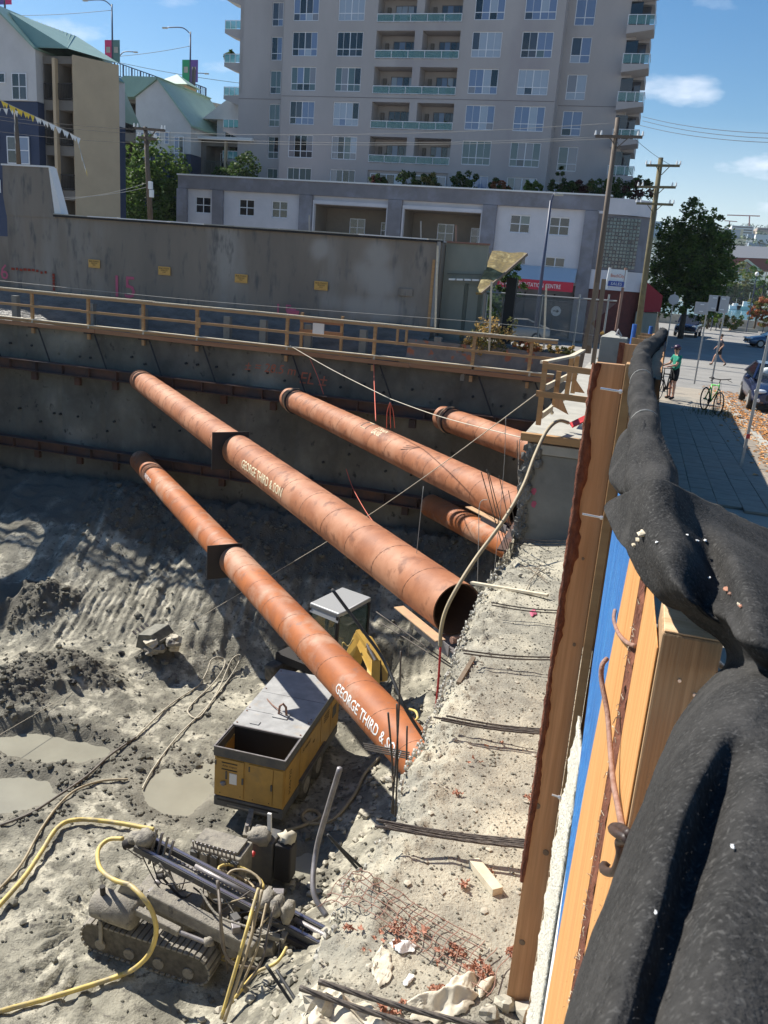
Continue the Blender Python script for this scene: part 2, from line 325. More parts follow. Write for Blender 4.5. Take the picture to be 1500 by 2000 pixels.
# numpy fractal noise
_rs = np.random.RandomState(3); _P = _rs.rand(256, 256)
def vnoise(x, y):
    xi = np.floor(x).astype(int); yi = np.floor(y).astype(int); fx = x-xi; fy = y-yi
    fx = fx*fx*(3-2*fx); fy = fy*fy*(3-2*fy)
    g = lambda a, b: _P[a % 256, b % 256]
    return (g(xi, yi)*(1-fx)+g(xi+1, yi)*fx)*(1-fy)+(g(xi, yi+1)*(1-fx)+g(xi+1, yi+1)*fx)*fy
def fbm(x, y, o=5, g=.5):
    s = 0; a = 1; t = 0
    for i in range(o): s = s+a*(vnoise(x*2**i+17.3*i, y*2**i+5.1*i)-.5); t += a; a *= g
    return s/t*2
def ss(a, b, x): t = np.clip((x-a)/(b-a), 0, 1); return t*t*(3-2*t)
def gridmesh(name, X, Y, Z, m, parent=None, kind=None, label=None, cat=None, attr=None, smooth=True):
    a, b = X.shape; org = ORG[parent] if parent is not None else Vector((0, 0, 0))
    v = np.stack([X-org[0], Y-org[1], Z-org[2]], -1).reshape(-1, 3)
    idx = np.arange(a*b).reshape(a, b)
    f = np.stack([idx[:-1, :-1], idx[1:, :-1], idx[1:, 1:], idx[:-1, 1:]], -1).reshape(-1, 4)
    me = bpy.data.meshes.new(name); me.vertices.add(len(v)); me.vertices.foreach_set('co', v.ravel())
    me.loops.add(f.size); me.loops.foreach_set('vertex_index', f.ravel().astype(np.int32))
    me.polygons.add(len(f)); me.polygons.foreach_set('loop_start', np.arange(0, f.size, 4, dtype=np.int32)); me.polygons.foreach_set('loop_total', np.full(len(f), 4, dtype=np.int32))
    me.update(calc_edges=True); me.validate()
    if smooth: me.polygons.foreach_set('use_smooth', [True]*len(me.polygons))
    if attr is not None:
        A = me.attributes.new('dark', 'FLOAT', 'POINT'); A.data.foreach_set('value', attr.ravel().astype(np.float32))
    me.materials.append(m); o = bpy.data.objects.new(name, me); COL.objects.link(o); ORG[o] = org
    if parent is not None: o.parent = parent
    return tag(o, label, cat, None, kind)
def text(s, width, m, parent, origin, xd, yd, name='lettering', height=None, wrap=None, center=False, extr=.002, shear=0):
    cu = bpy.data.curves.new(name, 'FONT'); cu.body = s; cu.size = 1; cu.extrude = 0; cu.shear = shear; cu.resolution_u = 2
    if wrap: cu.offset = .012
    to = bpy.data.objects.new(name, cu); COL.objects.link(to); dg = bpy.context.evaluated_depsgraph_get(); dg.update()
    me = bpy.data.meshes.new_from_object(to.evaluated_get(dg)); bpy.data.objects.remove(to)
    bm = bmesh.new(); bm.from_mesh(me)
    xs = [v.co.x for v in bm.verts]; ys = [v.co.y for v in bm.verts]; x0, x1, y0, y1 = min(xs), max(xs), min(ys), max(ys)
    sx = width/(x1-x0); sy = (height/(y1-y0)) if height else sx
    for v in bm.verts: v.co.x = (v.co.x-x0)*sx; v.co.y = (v.co.y-y0)*sy
    H = (y1-y0)*sy
    if center:
        for v in bm.verts: v.co.x -= width/2; v.co.y -= H/2
    xd, yd = Vector(xd).normalized(), Vector(yd).normalized(); nd = xd.cross(yd); org = ORG[parent]
    if wrap:
        for k in range(1, 10):
            g = bm.verts[:]+bm.edges[:]+bm.faces[:]
            bmesh.ops.bisect_plane(bm, geom=g, plane_co=(0, H*k/10, 0), plane_no=(0, 1, 0))
        C, ax, Rr, a0 = wrap    # point on the axis, axis direction, radius, start angle vector function
        for v in bm.verts:
            v.co = C(v.co.x, v.co.y)-org
    else:
        if extr:
            r = bmesh.ops.extrude_face_region(bm, geom=bm.faces[:])
            for e in r['geom']:
                if isinstance(e, bmesh.types.BMVert): e.co.z += extr
        for v in bm.verts: v.co = Vector(origin)+xd*v.co.x+yd*v.co.y+nd*v.co.z-org
    bm.to_mesh(me); bm.free(); me.materials.clear(); me.materials.append(m)
    o = bpy.data.objects.new(name, me); COL.objects.link(o); o.parent = parent; ORG[o] = org; return o
def copytree(r, loc=None, rz=None, label=None):
    def cp(o, par):
        c = o.copy(); COL.objects.link(c); c.parent = par; ORG[c] = ORG.get(o, Vector())
        for k in [q for q in ORG if q.parent == o]: cp(k, c)
        return c
    n = cp(r, r.parent)
    if loc is not None: n.location = loc
    if rz is not None: n.rotation_euler.z = rz
    if label: n['label'] = label
    return n
# ================================================================ THE GROUND AND THE PIT
def gz(Y): return -2.4-.037*np.minimum(Y, 27)-.35*np.clip((Y-27)/25, 0, 1)
def gzf(Y): return float(gz(np.array(float(Y))))
FL = -12.5
def rimx(Y): return np.interp(Y, [-6, 2.4, 3.3, 3.9, 4.6, 5.2, 6.2, 7.4, 8.9, 10.6, 12.4, 30], [-1.25, -1.2, -1.12, -1.16, -1.06, -1.18, -1.20, -1.3, -1.38, -1.42, -1.45, -1.5])
xs = np.concatenate([np.arange(-36, -19, .25), np.arange(-19, -1.0, .055)]); ys = np.concatenate([np.arange(-5, 7, .25), np.arange(7, 27.2, .06)])
X, Y = np.meshgrid(xs, ys, indexing='ij')
Hh = FL+fbm(X*.22, Y*.22, 4)*.3
sl_ = np.clip((Y-20.3-1.9*ss(-13, -9.5, X)+.35*fbm(X*.4, Y*0, 3))/(6.3-1.9*ss(-13, -9.5, X)), 0, 1); bank = 4.0*sl_**1.12
Hh += bank+ss(.02, .3, sl_)*(1-ss(.75, 1, sl_))*(np.abs(fbm(X*1.3+Y*.35, Y*.10, 4))*-.34+.06)
# spoil against the street side wall
rr = np.clip((X+5.6+.7*fbm(X*.6, Y*.6+9, 3))/3.8, 0, 1); Hh += rr**1.25*(2.0+1.9*ss(14, 9.5, Y)+.6*ss(17, 22, Y))
def mound(x, y, rx, ry, h, rot=0):
    c, s = math.cos(rot), math.sin(rot); u = ((X-x)*c+(Y-y)*s)/rx; v = (-(X-x)*s+(Y-y)*c)/ry
    return h*np.exp(-(u*u+v*v)*1.4)
dark = np.zeros_like(X)
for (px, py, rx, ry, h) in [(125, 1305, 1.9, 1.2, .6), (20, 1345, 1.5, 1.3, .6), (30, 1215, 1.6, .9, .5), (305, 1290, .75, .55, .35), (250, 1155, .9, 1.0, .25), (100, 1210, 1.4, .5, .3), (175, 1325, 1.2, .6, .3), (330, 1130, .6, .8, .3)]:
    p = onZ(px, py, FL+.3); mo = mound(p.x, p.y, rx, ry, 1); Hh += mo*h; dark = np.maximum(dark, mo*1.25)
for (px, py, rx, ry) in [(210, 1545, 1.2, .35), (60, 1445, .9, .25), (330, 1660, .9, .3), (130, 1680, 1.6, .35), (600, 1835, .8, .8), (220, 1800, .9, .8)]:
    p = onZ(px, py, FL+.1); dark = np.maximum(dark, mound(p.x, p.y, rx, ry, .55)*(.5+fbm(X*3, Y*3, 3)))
dark = np.maximum(dark, .62*ss(24.2, 25.2, Y+.8*fbm(X*.5, Y*.9, 3)))  # upper bank coloured darker to deepen the shade below the far wall
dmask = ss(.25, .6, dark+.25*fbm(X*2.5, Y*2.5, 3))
rough = fbm(X*1.1, Y*1.1, 4)*.10+fbm(X*4, Y*4, 4)*.045*(1+3*dmask)
clod = np.clip(fbm(X*6+3, Y*6, 3), 0, 1)*.16*(dmask+.12)
Hh += rough+clod
# drag marks and track prints
p = onZ(200, 1790, FL); th = np.arctan2(Y-p.y, X-p.x); rd = np.hypot(X-p.x-1.1, Y-p.y)
trk = np.exp(-((rd-1.75)/.33)**2)*(X < p.x+1.0); Hh += trk*(.05*np.sign(np.sin(th*26)))*1.0
Hh += .018*np.sin((X*.8+Y*1.3)*14)*ss(.15, .5, fbm(X*.7+40, Y*.7, 2))
# flats where muddy water stands
flat = np.zeros_like(X)
Hh += .028*np.sin(X*26+Y*2.2+3*fbm(X*.8, Y*.8, 2))*ss(.05, .35, fbm(X*.55+11, Y*.45+4, 2))*ss(19.5, 20.5, Y)*ss(25.5, 24, Y)
PUD = [(90, 1450, 2.2, .75, .2), (350, 1540, 1.05, 1.0, 0), (20, 1540, 1.3, .9, .3), (540, 1665, 1.1, .8, 0), (470, 1800, 1.1, .55, 0)]
for (px, py, rx, ry, ro) in PUD:
    p = onZ(px, py, FL); flat = np.maximum(flat, mound(p.x, p.y, rx*1.25, ry*1.25, 1, ro))
dmask = np.maximum(dmask, .75*ss(.08, .22, flat+.2*fbm(X*2, Y*2, 4)))
fm = ss(.25, .75, flat+.22*fbm(X*1.3, Y*1.3, 4)); Hh = Hh*(1-fm)+(FL-.23+.06*fbm(X*3, Y*3, 3))*fm
# clean ground where the compressor and the rig stand
def level(x0, x1, y0, y1, z, e=.5):
    global Hh
    m = ss(x0-e, x0, X)*ss(x1+e, x1, X)*ss(y0-e, y0, Y)*ss(y1+e, y1, Y); Hh = Hh*(1-m)+(z+.05*fbm(X*3, Y*3, 3))*m
level(-8.2, -5.9, 15.2, 19.6, FL-.05); level(-8.4, -5.2, 10.8, 13.2, FL-.05); level(-9.3, -6.2, 19.9, 23.2, FL+.1)
def onG(px, py, up=0.):
    z = FL
    for _ in range(6): p_ = onZ(px, py, z+up); z = .5*z+.5*hz_(p_.x, p_.y)
    return onZ(px, py, z+up)
def hz_(x, y):
    i = int(np.clip(np.searchsorted(xs, x), 0, len(xs)-1)); j = int(np.clip(np.searchsorted(ys, y), 0, len(ys)-1)); return float(Hh[i, j])
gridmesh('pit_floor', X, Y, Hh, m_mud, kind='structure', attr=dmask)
b = B(); b.quad((-34, 5, FL-.175), (-1.6, 5, FL-.175), (-1.6, 21.5, FL-.175), (-34, 21.5, FL-.175)); b.build('puddle_water', m_puddle, kind='structure')
# clods and stones lying about (uncountable)
b = B(); rg = random.Random(4)
for i in range(15000):
    x = rg.uniform(-18.5, -2); y = rg.uniform(8, 26.4); ix = np.searchsorted(xs, x); iy = np.searchsorted(ys, y)
    if ix >= len(xs) or iy >= len(ys): continue
    w = dmask[ix, iy]
    if fm[ix, iy] > .4 or rg.random() > .12+.95*w: continue
    s = rg.choice([.018, .022, .028, .035, .05, .08 if rg.random() < .3 else .03])*rg.uniform(.7, 1.3)*(1+.3*w)
    b.blob((x, y, Hh[ix, iy]+s*.3), (s, s*rg.uniform(.7, 1.3), s*.7), i, .35, 5, 3)
b.build('soil_clods', m_clod, kind='stuff', label='loose clods and stones strewn over the clay floor of the pit', cat='rubble')
b = B()
for i in range(500):
    x = rg.uniform(-5.5, -1.7); y = rg.uniform(9, 22); s = rg.uniform(.03, .11)
    b.blob((x, y, hz_(x, y)+s*.3), (s, s*rg.uniform(.7, 1.3), s*.6), i, .35, 5, 3)
b.build('pale_stones', m_pale, kind='stuff', label='pale broken stones scattered on the spoil below the street side wall', cat='rubble')
# ---- surface ground: sheets round the pit
def sheet(x0, x1, y0, y1, nx, ny, f, name, m):
    xx, yy = np.meshgrid(np.linspace(x0, x1, nx), np.linspace(y0, y1, ny), indexing='ij'); return gridmesh(name, xx, yy, f(xx, yy), m, kind='structure')
sheet(-400, 400, 32, 112, 60, 60, lambda x, y: gz(y)-.16+0*x, 'road', m_asph)
sheet(2.95, 400, -30, 32, 30, 40, lambda x, y: gz(y)-.16+0*x, 'street', m_asph)
sheet(.20, 2.75, -8, 34.5, 12, 90, lambda x, y: gz(y)+.012*fbm(x*.7, y*.7, 3)-.02, 'sidewalk', m_walk)
sheet(-400, .3, 27.2, 32, 60, 8, lambda x, y: -3.02+0*x-(y-27.2)*.1, 'back_lane', m_dirt)
sheet(-400, -34, -60, 27.3, 20, 20, lambda x, y: -3.02+0*x, 'side_ground', m_dirt)
sheet(-34, 400, -60, -4.9, 20, 10, lambda x, y: -2.45+0*x, 'near_ground', m_walk)
# sidewalk slabs and pavers you can tell apart
cb = B()
for y in np.arange(-6, 34, 1.5):
    cb.bb(2.75, 2.94, y, y+1.49, gzf(y+.7)-.2, gzf(y+.7)+.012)
cb.build('kerb', m_concl, kind='structure')
pv = thing('paver_strip', 'band of small dark brick pavers set across the shaded sidewalk behind the fence', 'pavers', (1.3, 16, gzf(16)))
pm = boxmesh('paver', (.33, .42, .04), m_paver, .006)
for i in range(7):
    for j in range(34):
        y = 12.5+j*.43+(i % 2)*.21
        if .3+i*.345 > 2.5: continue
        inst(pm, 'paver', pv, (.45+i*.334, y, gzf(y)+.0+random.uniform(-.003, .004)), (-.037, 0, 0))
# sea wall, water, far shore
B().bb(-60, 200, 111.6, 112.2, -3.95, -2.75).build('sea_wall', m_concl, kind='structure')
sheet(-900, 1500, 112.2, 450, 3, 3, lambda x, y: -4.5+0*x, 'water', m_water)
xx, yy = np.meshgrid(np.linspace(-2500, 3000, 120), np.linspace(449, 3000, 60), indexing='ij')
hill = -4.2+ss(600, 2600, yy)*(88+70*fbm(xx*.0011, yy*.0006, 3)+20*fbm(xx*.004, yy*.003, 3))*ss(-2500, 600, xx+1200)
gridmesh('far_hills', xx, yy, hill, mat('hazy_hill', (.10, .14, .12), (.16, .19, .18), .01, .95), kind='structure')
# ---- walls of the pit
xx, zz = np.meshgrid(np.arange(-34, -1.3, .09), np.arange(FL-.6, -2.95, .09), indexing='ij')
dep = .05*fbm(xx*.6, zz*.8, 4)+.02*fbm(xx*4, zz*4, 3)
pan = (np.abs(((xx+34) % 1.9)-.95) > .87)*.035                      # bay joints between shotcrete panels
fs = thing('shoring_wall', 'dark shotcrete shoring wall across the far side of the pit', 'wall', (-17, 27, FL))
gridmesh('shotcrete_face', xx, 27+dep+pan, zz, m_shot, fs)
B().bb(-34, -1.3, 27.05, 27.35, -3.3, -2.98).build('wall_top', m_conc, fs)
rg = random.Random(9); hb = B()
for i in range(46):
    x = -24+i*.48+rg.uniform(-.2, .2); z = rg.choice([-3.75, -3.95, -5.6, -6.2, -6.6]); hb.cyl((x, 26.93, z), (x, 27.06, z), .045, 8)
hb.build('drain_holes', m_dark, fs, kind='stuff')
for x in (-21.8, -19.9, -18.3, -16.3, -13.9, -12.0, -9.6, -7.0, -4.6):
    B().bb(x-.11, x+.11, 26.84, 26.98, -5.0, -4.72).build('waler_bracket', m_waler, fs)
    B().bb(x-.11, x+.11, 26.84, 26.98, -8.0, -7.72).build('waler_bracket', m_waler, fs)
# sprayed figures on the shotcrete
for s, px, py, w in (('± = 28.5 m', 478, 722, 1.9), ('EL ±', 585, 748, 1.0)):
    p = onY(px, py, 26.86); text(s, w, m_orsp, fs, p, (1, 0, 0), (0, 0, 1), 'sprayed_number', shear=.2)
def hbeam(b, p, q, h, w, t=.03):
    p, q = Vector(p), Vector(q)
    b.beam(p+Vector((0, 0, h/2)), q+Vector((0, 0, h/2)), w, t); b.beam(p-Vector((0, 0, h/2)), q-Vector((0, 0, h/2)), w, t); b.beam(p, q, t, h-t-.002)
for z, nm in ((-4.45, 'upper'), (-7.45, 'lower')):
    b = B(); hbeam(b, (-34, 26.72, z), (-1.9, 26.72, z), .36, .36)
    for x in np.arange(-33, -2, 1.15): b.bb(x, x+.02, 26.55, 26.71, z-.16, z+.16)
    b.build('waler_beam', m_waler, smooth=False, label='%s dark rusted steel waler beam running along the far shoring wall' % nm, cat='steel beam', group='waler beams')
    b = B(); hbeam(b, (-1.68, 13.2, z), (-1.68, 26.5, z), .36, .30)
    b.build('waler_beam', m_waler, label='%s rusted waler beam on the street side wall at the ends of the pipe struts' % nm, cat='steel beam', group='waler beams')
# street side wall under the ledge
yy, zz = np.meshgrid(np.arange(-5, 27.1, .12), np.arange(FL-.6, -3.75, .12), indexing='ij')
sw = thing('side_shoring_wall', 'rough shotcrete wall dropping from the dusty ledge beside the fence', 'wall', (-1.4, 10, FL))
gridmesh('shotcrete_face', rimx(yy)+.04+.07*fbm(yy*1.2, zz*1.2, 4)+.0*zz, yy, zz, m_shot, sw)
B().bb(-34.3, -33.9, -5, 27, FL-.5, -3).build('left_shoring_wall', m_shot, kind='structure'); B().bb(-34, -1, -5.3, -4.9, FL-.5, -2.5).build('near_shoring_wall', m_shot, kind='structure')
# ledge: thick crusted concrete between the fence and the rim
us = np.linspace(0, 1, 90); vs_ = np.arange(-5, 12.4, .028)
U, V = np.meshgrid(us, vs_, indexing='ij'); rx = rimx(V)+.05*fbm(V*2.2, V*0+3, 4)+.02*fbm(V*9, V*0, 3)
t = U*1.28; rx = rx+.035*fbm(V*14, V*0+7, 4)
XX = np.where(t < 1, .22+(rx-.22)*np.minimum(t, 1), rx+.03*fbm(V*5, t*9, 3)-.0)
ZL = -3.27-.028*(V-3)+.018*fbm(XX*5, V*5, 5)+.035*fbm(XX*1.5, V*1.2, 3)-np.clip(t-.80, 0, .2)**2*3.2
ZL = np.where(t < 1, ZL, ZL-(t-1)*2.4)
ZL -= .25*ss(8.5, 12.2, V)*ss(.3, .9, t)*(t <= 1)
ZL += (np.clip(fbm(XX*11, V*11, 4), -.1, 1)*.10+.03*fbm(XX*30, V*30, 3))*ss(.66, .95, t)
ld = gridmesh('ledge_ground', XX, V, ZL, m_ledge, kind='structure')
def lz(x, y):
    j = int(np.clip((y+5)/.028, 0, len(vs_)-1)); i = int(np.clip((x-.22)/(rimx(y)-.22)/1.28*89, 0, 70)); return float(ZL[i, j])
def onL(px, py, up=0.):
    z = -3.4
    for k in range(4): p = onZ(px, py, z+up); z = lz(p.x, p.y)
    return onZ(px, py, z+up)
# crumbs and chips on the ledge
b = B(); rg = random.Random(12)
for i in range(4600):
    y = rg.uniform(2.6, 12); x = rg.uniform(rimx(y)+.0, -.05); s = rg.choice([.0025, .0035, .005, .006, .009])*rg.uniform(.7, 1.5)
    b.blob((x, y, lz(x, y)+s*.3), (s, s*rg.uniform(.6, 1.4), s*.6), i, .3, 5, 3)
b.build('ledge_crumbs', m_clod, kind='stuff', label='dark crumbs of grout and grit sprinkled over the dusty ledge', cat='rubble')
b = B()
for i in range(330):
    y = rg.uniform(3, 12); x = rg.uniform(float(rimx(y)), float(rimx(y))+.35) if rg.random() < .5 else rg.uniform(float(rimx(y)), -.2); s = rg.choice([.006, .008, .012, .022])
    b.blob((x, y, lz(x, y)+s*.2), (s, s*rg.uniform(.6, 1.4), s*.35), i, .35, 5, 3)
b.build('pale_chips', m_pale, kind='stuff', label='flat pale chips of broken concrete lying on the ledge', cat='rubble')
b = B()
for i in range(1500):
    y = 3.3+9*rg.random(); s = rg.choice([.006, .009, .013, .02]); z0 = rg.random()**2*.5
    b.blob((float(rimx(y))-.02+.09*rg.random()**2, y, lz(-1.0, y)-.09-z0+.05*rg.random()), (s, s*1.2, s), i, .4, 5, 3)
b.build('rim_grout_lumps', m_concl, kind='stuff', label='rough grey grout lumps crusted along the broken rim of the ledge', cat='rubble')
# concrete cap at the far end of the ledge
cp = thing('concrete_cap_beam', 'grey formed concrete block with a lumber topped deck at the far end of the ledge', 'concrete block', (-.9, 13, -4))
yy = 12.25
b = B(); b.bb(-1.40, -.2, yy, 27, -4.6, -2.42); b.build('cast_block', m_conc, cp, bevel=.02)
B().bb(-1.42, -.2, yy-.04, 27, -2.415, -2.27).build('pour_lift', m_concl, cp, bevel=.01)
B().bb(-1.53, -.2, yy+.05, 27, -2.265, -2.19).build('top_slab', m_concl, cp)
B().bb(-1.54, -.2, yy-.08, yy+.045, -2.24, -2.13).build('form_board', m_woodx, cp)
b = B(); rg = random.Random(3)
for i in range(420):
    z = rg.uniform(-4.5, -2.3); s = rg.uniform(.02, .055); w = .10+(.12 if z > -2.6 else 0)
    b.blob((-1.42-rg.uniform(0, .06)+rg.uniform(0, w), yy-.01-rg.uniform(0, .03), z), (s, s*.7, s*1.3), i, .4, 5, 3)
for i in range(200):
    y = rg.uniform(yy, yy+8); s = rg.uniform(.03, .08); b.blob((-1.43, y, rg.uniform(-3.4, -2.3)), (s, s, s), i, .4, 5, 3)
b.build('grout_overspill', m_rim, cp, kind='stuff')
for s, px, py in (('p', 1043, 960), ('n', 1043, 985)):
    q = onY(px, py, yy-.003); B().blob(q, (.035, .004, .05), 3, .4, 8, 5).build('spray_mark', m_pink, cp)
# ================================================================ GUARD RAIL ON THE FAR WALL
gr = thing('guard_rail', 'long wooden guard rail with toe board along the top of the far shoring wall', 'railing', (-12, 27, -3))
posts = [-26.2, -24.0, -21.79, -19.38, -17.12, -14.99, -11.6, -8.50, -5.2, -3.4]
rg = random.Random(5)
for i, x in enumerate(posts):
    B().bb(x-.05, x+.05, 26.86, 26.95, -3.28, -1.83).build('post', m_woodx, gr)
    B().bb(x-.15, x+.17, 26.80, 27.1, -3.08, -3.03).build('foot_plate', m_black, gr)
    B().prism([(x-.02, 26.80, -3.02), (x+.03, 26.80, -2.78), (x+.09, 26.80, -2.78), (x+.05, 26.80, -3.02)], (0, .05, 0)).build('cleat', m_woodpale, gr)
    B().cyl((x+.25, 26.88, -3.08), (x+.85, 26.72, -4.27), .028, 6).build('hanger_rod', m_black, gr)
def runs(z, h, y0, y1, nm, m, seg):
    x = -30.
    while x < -2.6:
        L = min(seg*rg.uniform(.8, 1.1), -2.6-x); dy = rg.choice([0, .015]); dz = rg.uniform(-.012, .012)
        B().beam((x, (y0+y1)/2+dy, z+dz), (x+L-.01, (y0+y1)/2+dy, z-dz), y1-y0, h).build(nm, m, gr); x += L
runs(-1.80, .09, 26.80, 26.86-.005, 'top_rail', m_woodx, 4.8); runs(-1.755+.02, .036, 26.82, 26.955, 'cap_board', m_woodpale, 4.8)
runs(-2.30, .088, 26.80, 26.855, 'mid_rail', m_woodx, 4.8); runs(-2.83, .10, 26.80, 26.855, 'toe_board', m_woodx, 4.8); runs(-2.96, .14, 26.765, 26.795, 'lower_board', m_woodb, 4.3)
runs(-2.80+.03, .03, 26.76, 26.90, 'deck_board', m_woodpale, 4.6)
for px in (795, 850): pass
B().bb(-7.75, -7.68, 26.78, 26.86, -2.35, -1.85).build('block', m_woodx, gr); B().bb(-7.45, -7.38, 26.78, 26.86, -2.35, -1.85).build('block', m_woodx, gr)
B().bb(-14.95, -14.8, 26.76, 26.8, -2.45, -2.1).build('block', m_woodx, gr)
# bank behind the rail: plastic sheeting, stub posts, board frame
xx, zz = np.meshgrid(np.arange(-34, -7.0, .16), np.linspace(-3.02, -1.85, 14), indexing='ij')
tt = (zz+3.02)/1.17
o = gridmesh('plastic_sheeting', xx, 28.0+.85*tt+.10*fbm(xx*1.1+zz*1.5, zz*1.6, 4), zz+.08*fbm(xx*1.4, zz*0+2, 3), m_plastic)
tag(o, 'crumpled grey plastic sheeting over the bank behind the wooden guard rail', 'plastic sheet')
for i, x in enumerate([-23.3, -19.9, -17.5-.2, -14.3, -12.9, -11.8+.6, -9.2, -6.6]):
    B().bb(x-.12, x+.12, 27.75, 27.95, -3.05, -2.05).build('soldier_pile', m_conc, label='short grey concrete pile stub standing behind the guard rail, number %s from the left' % ['one', 'two', 'three', 'four', 'five', 'six', 'seven', 'eight'][i], cat='pile', group='pile stubs behind the guard rail')
bf = thing('board_frame', 'two short posts with crossed boards and a white panel behind the guard rail', 'barricade', (-10.9, 27.5, -3))
for x in (-11.3, -9.85): B().bb(x-.045, x+.045, 27.40, 27.49, -3, -1.65).build('post', m_woodx, bf)
for z in (-1.9, -2.25): B().bb(-11.35, -9.8, 27.36, 27.395, z-.06, z+.06).build('cross_board', m_woodb, bf)
B().bb(-10.85, -10.45, 27.31, 27.355, -2.4, -1.95).build('white_panel', m_wht, bf)
# debris bank at the right hand part
o = sheet(-7.3, -2.0, 27.25, 29.0, 60, 30, lambda x, y: -3.0+.8*ss(27.6, 28.7, y)+.12*fbm(x*2, y*2, 4), 'debris_bank', m_dirt)
xx, zz = np.meshgrid(np.arange(-7.6, -2.2, .1), np.linspace(-3.0, -2.2, 10), indexing='ij')
o = gridmesh('orange_netting', xx, 27.6+.2*(zz+3)+.08*fbm(xx*2, zz*3, 3), zz, mat('orange_stained_sheet', (.24, .21, .19), (.17, .15, .14), 3, .7, .5, 10, c3=(.42, .14, .07), s3=2.2, t3=(.56, .62))); tag(o, 'grey sheeting stained with orange spray paint behind the right end of the guard rail', 'sheet')
# ================================================================ GREY RENDERED BUILDING
gb = thing('rendered_building', 'low grey cement rendered building with a flat edge roof beyond the pit', 'building', (-15, 29, -3))
YB = 29.0
xx, zz = np.meshgrid(np.arange(-24.5, -7.0, .12), np.linspace(-1.85, .98, 26), indexing='ij')
pl = 0*xx
for px, py, rx_, rz_ in ((735, 545, 1.15, .95), (722, 600, 1.9, .6), (740, 500, .7, .6), (628, 485, .55, .5)):
    c_ = onY(px, py, YB); pl = np.maximum(pl, np.exp(-(((xx-c_.x)/rx_)**2+((zz-c_.z)/rz_)**2)*1.3))  # solid near-black box: the shade below the pavilion is in its colour
pl = ss(.25, .9, pl+.35*fbm(xx*2.5, zz*.9, 4))*.75
gridmesh('rendered_wall', xx, YB+.012*fbm(xx*.9, zz*1.2, 4)-.0, zz, m_render, gb, attr=pl)
B().bb(-31, -24.63, YB+.3, YB+.6, -3, .1).build('sun_block_wall', m_render, gb)  # added wall at the left edge, keeps sun off the lane
B().bb(-24.45, -7.02, YB+.03, 38, -3, .95).build('building_core', m_render, gb)
b = B(); xs1 = [-24.62, -24.55, -24.35, -24.45, -24.2]; zs1 = [-1.0, -.2, .6, 1.6, 2.70]
b.prism([(-24.5, YB-.02, .9), (-24.62, YB-.02, 1.6), (-24.58, YB-.02, 2.70), (-22.5, YB-.02, 2.73), (-22.28, YB-.02, 1.06), (-22.28, YB-.02, .9)], (0, .35, 0)); b.build('raised_parapet', m_render, gb)
B().prism([(-22.49, YB-.03, 2.72), (-22.44, YB-.03, 2.72), (-21.95, YB-.03, 1.06), (-22.28, YB-.03, 1.06)], (0, .4, 0)).build('sloped_trim', m_cap, gb)
B().bb(-24.62, -22.46, YB-.06, YB+.3, 2.70, 2.76).build('parapet_cap', m_cap, gb)
B().bb(-22.3, -7.0, YB-.10, YB+.02, .955, 1.02).build('dark_fascia', m_dark, gb)
x = -22.28; rg = random.Random(8)
while x < -7.1:
    L = rg.uniform(1.2, 2.6); L = min(L, -7.0-x); B().beam((x, YB+.0, 1.045+rg.uniform(-.01, .01)), (x+L-.03, YB+.0, 1.045+rg.uniform(-.01, .01)), .24, .035).build('roof_flashing', m_cap if rg.random() < .6 else m_concl, gb); x += L
B().cyl((-7.12, YB-.09, -1.8), (-7.12, YB-.09, .98), .065, 10).build('downpipe', m_renderpale, gb)
B().bb(-7.30, -7.2, YB-.07, YB, -3, .4).build('corner_stud', m_woodx, gb)
bm_ = boxmesh('cinder_block', (.385, .10, .185), m_blk, .008)
for r in range(5):
    for i in range(46):
        x = -24.2+i*.40+(r % 2)*.2
        if x > -7.25: continue
        inst(bm_, 'cinder_block', gb, (x, YB+.012+random.uniform(-.004, .004), -1.955-r*.197))
B().bb(-24.5, -7.0, YB+.0, YB+.04, -3, -1.86).build('mortar_backing', m_render, gb)
for i, (px, py) in enumerate(((184, 515), (321, 529), (471, 544), (627, 558))):
    p = onY(px, py, YB-.05)
    sg = thing('wall_sign', ['yellow parking notice on the grey wall, farthest left above the fifteen', 'yellow parking notice on the grey wall, second from the left', 'yellow parking notice on the grey wall, third from the left', 'yellow parking notice on the grey wall beside the pale patch'][i], 'sign', p, 'yellow notices on the grey wall')
    B().box(p, (.50, .02, .30)).build('sign_board', m_yl, sg)
    text('BEAR STUDIOS', .42, m_ink, sg, p+Vector((0, -.013, .085)), (1, 0, 0), (0, 0, 1), center=True, height=.055)
    text('VEHICLES', .28, m_ink, sg, p+Vector((0, -.013, .015)), (1, 0, 0), (0, 0, 1), center=True, height=.045)
    text('ONLY', .14, m_ink, sg, p+Vector((0, -.013, -.05)), (1, 0, 0), (0, 0, 1), center=True, height=.04)
    B().bb(p.x-.2, p.x+.2, p.y-.013, p.y-.011, p.z-.118, p.z-.11).build('red_line', m_orsp, sg)
p = onY(792, 571, YB-.04); B().box(p, (.52, .03, .26)).build('blank_plate', m_render, label='blank grey plate fixed low on the right part of the rendered wall', cat='plate', bevel=.02)
for px, py, rx, rz, s in ((735, 560, .85, .9, 1), (715, 500, .7, .45, 2), (630, 480, .5, .35, 3)): pass
for s, px, py, w, m in (('15', 226, 580, .85, m_pink), ('6', 2, 545, .35, m_pink), ('L5', 541, 618, .55, m_pink), ('98', 82, 600, .5, m_pink)):
    p = onY(px, py, YB-.12 if py > 590 else YB-.03); text(s, w, m, gb, p, (1, 0, 0), (0, 0, 1), 'sprayed_number')
B().blob(onY(572, 611, 28.6), (.22, .02, .14), 5, .4, 9, 6).build('sprayed_blot', m_pink, gb)
rp = B()
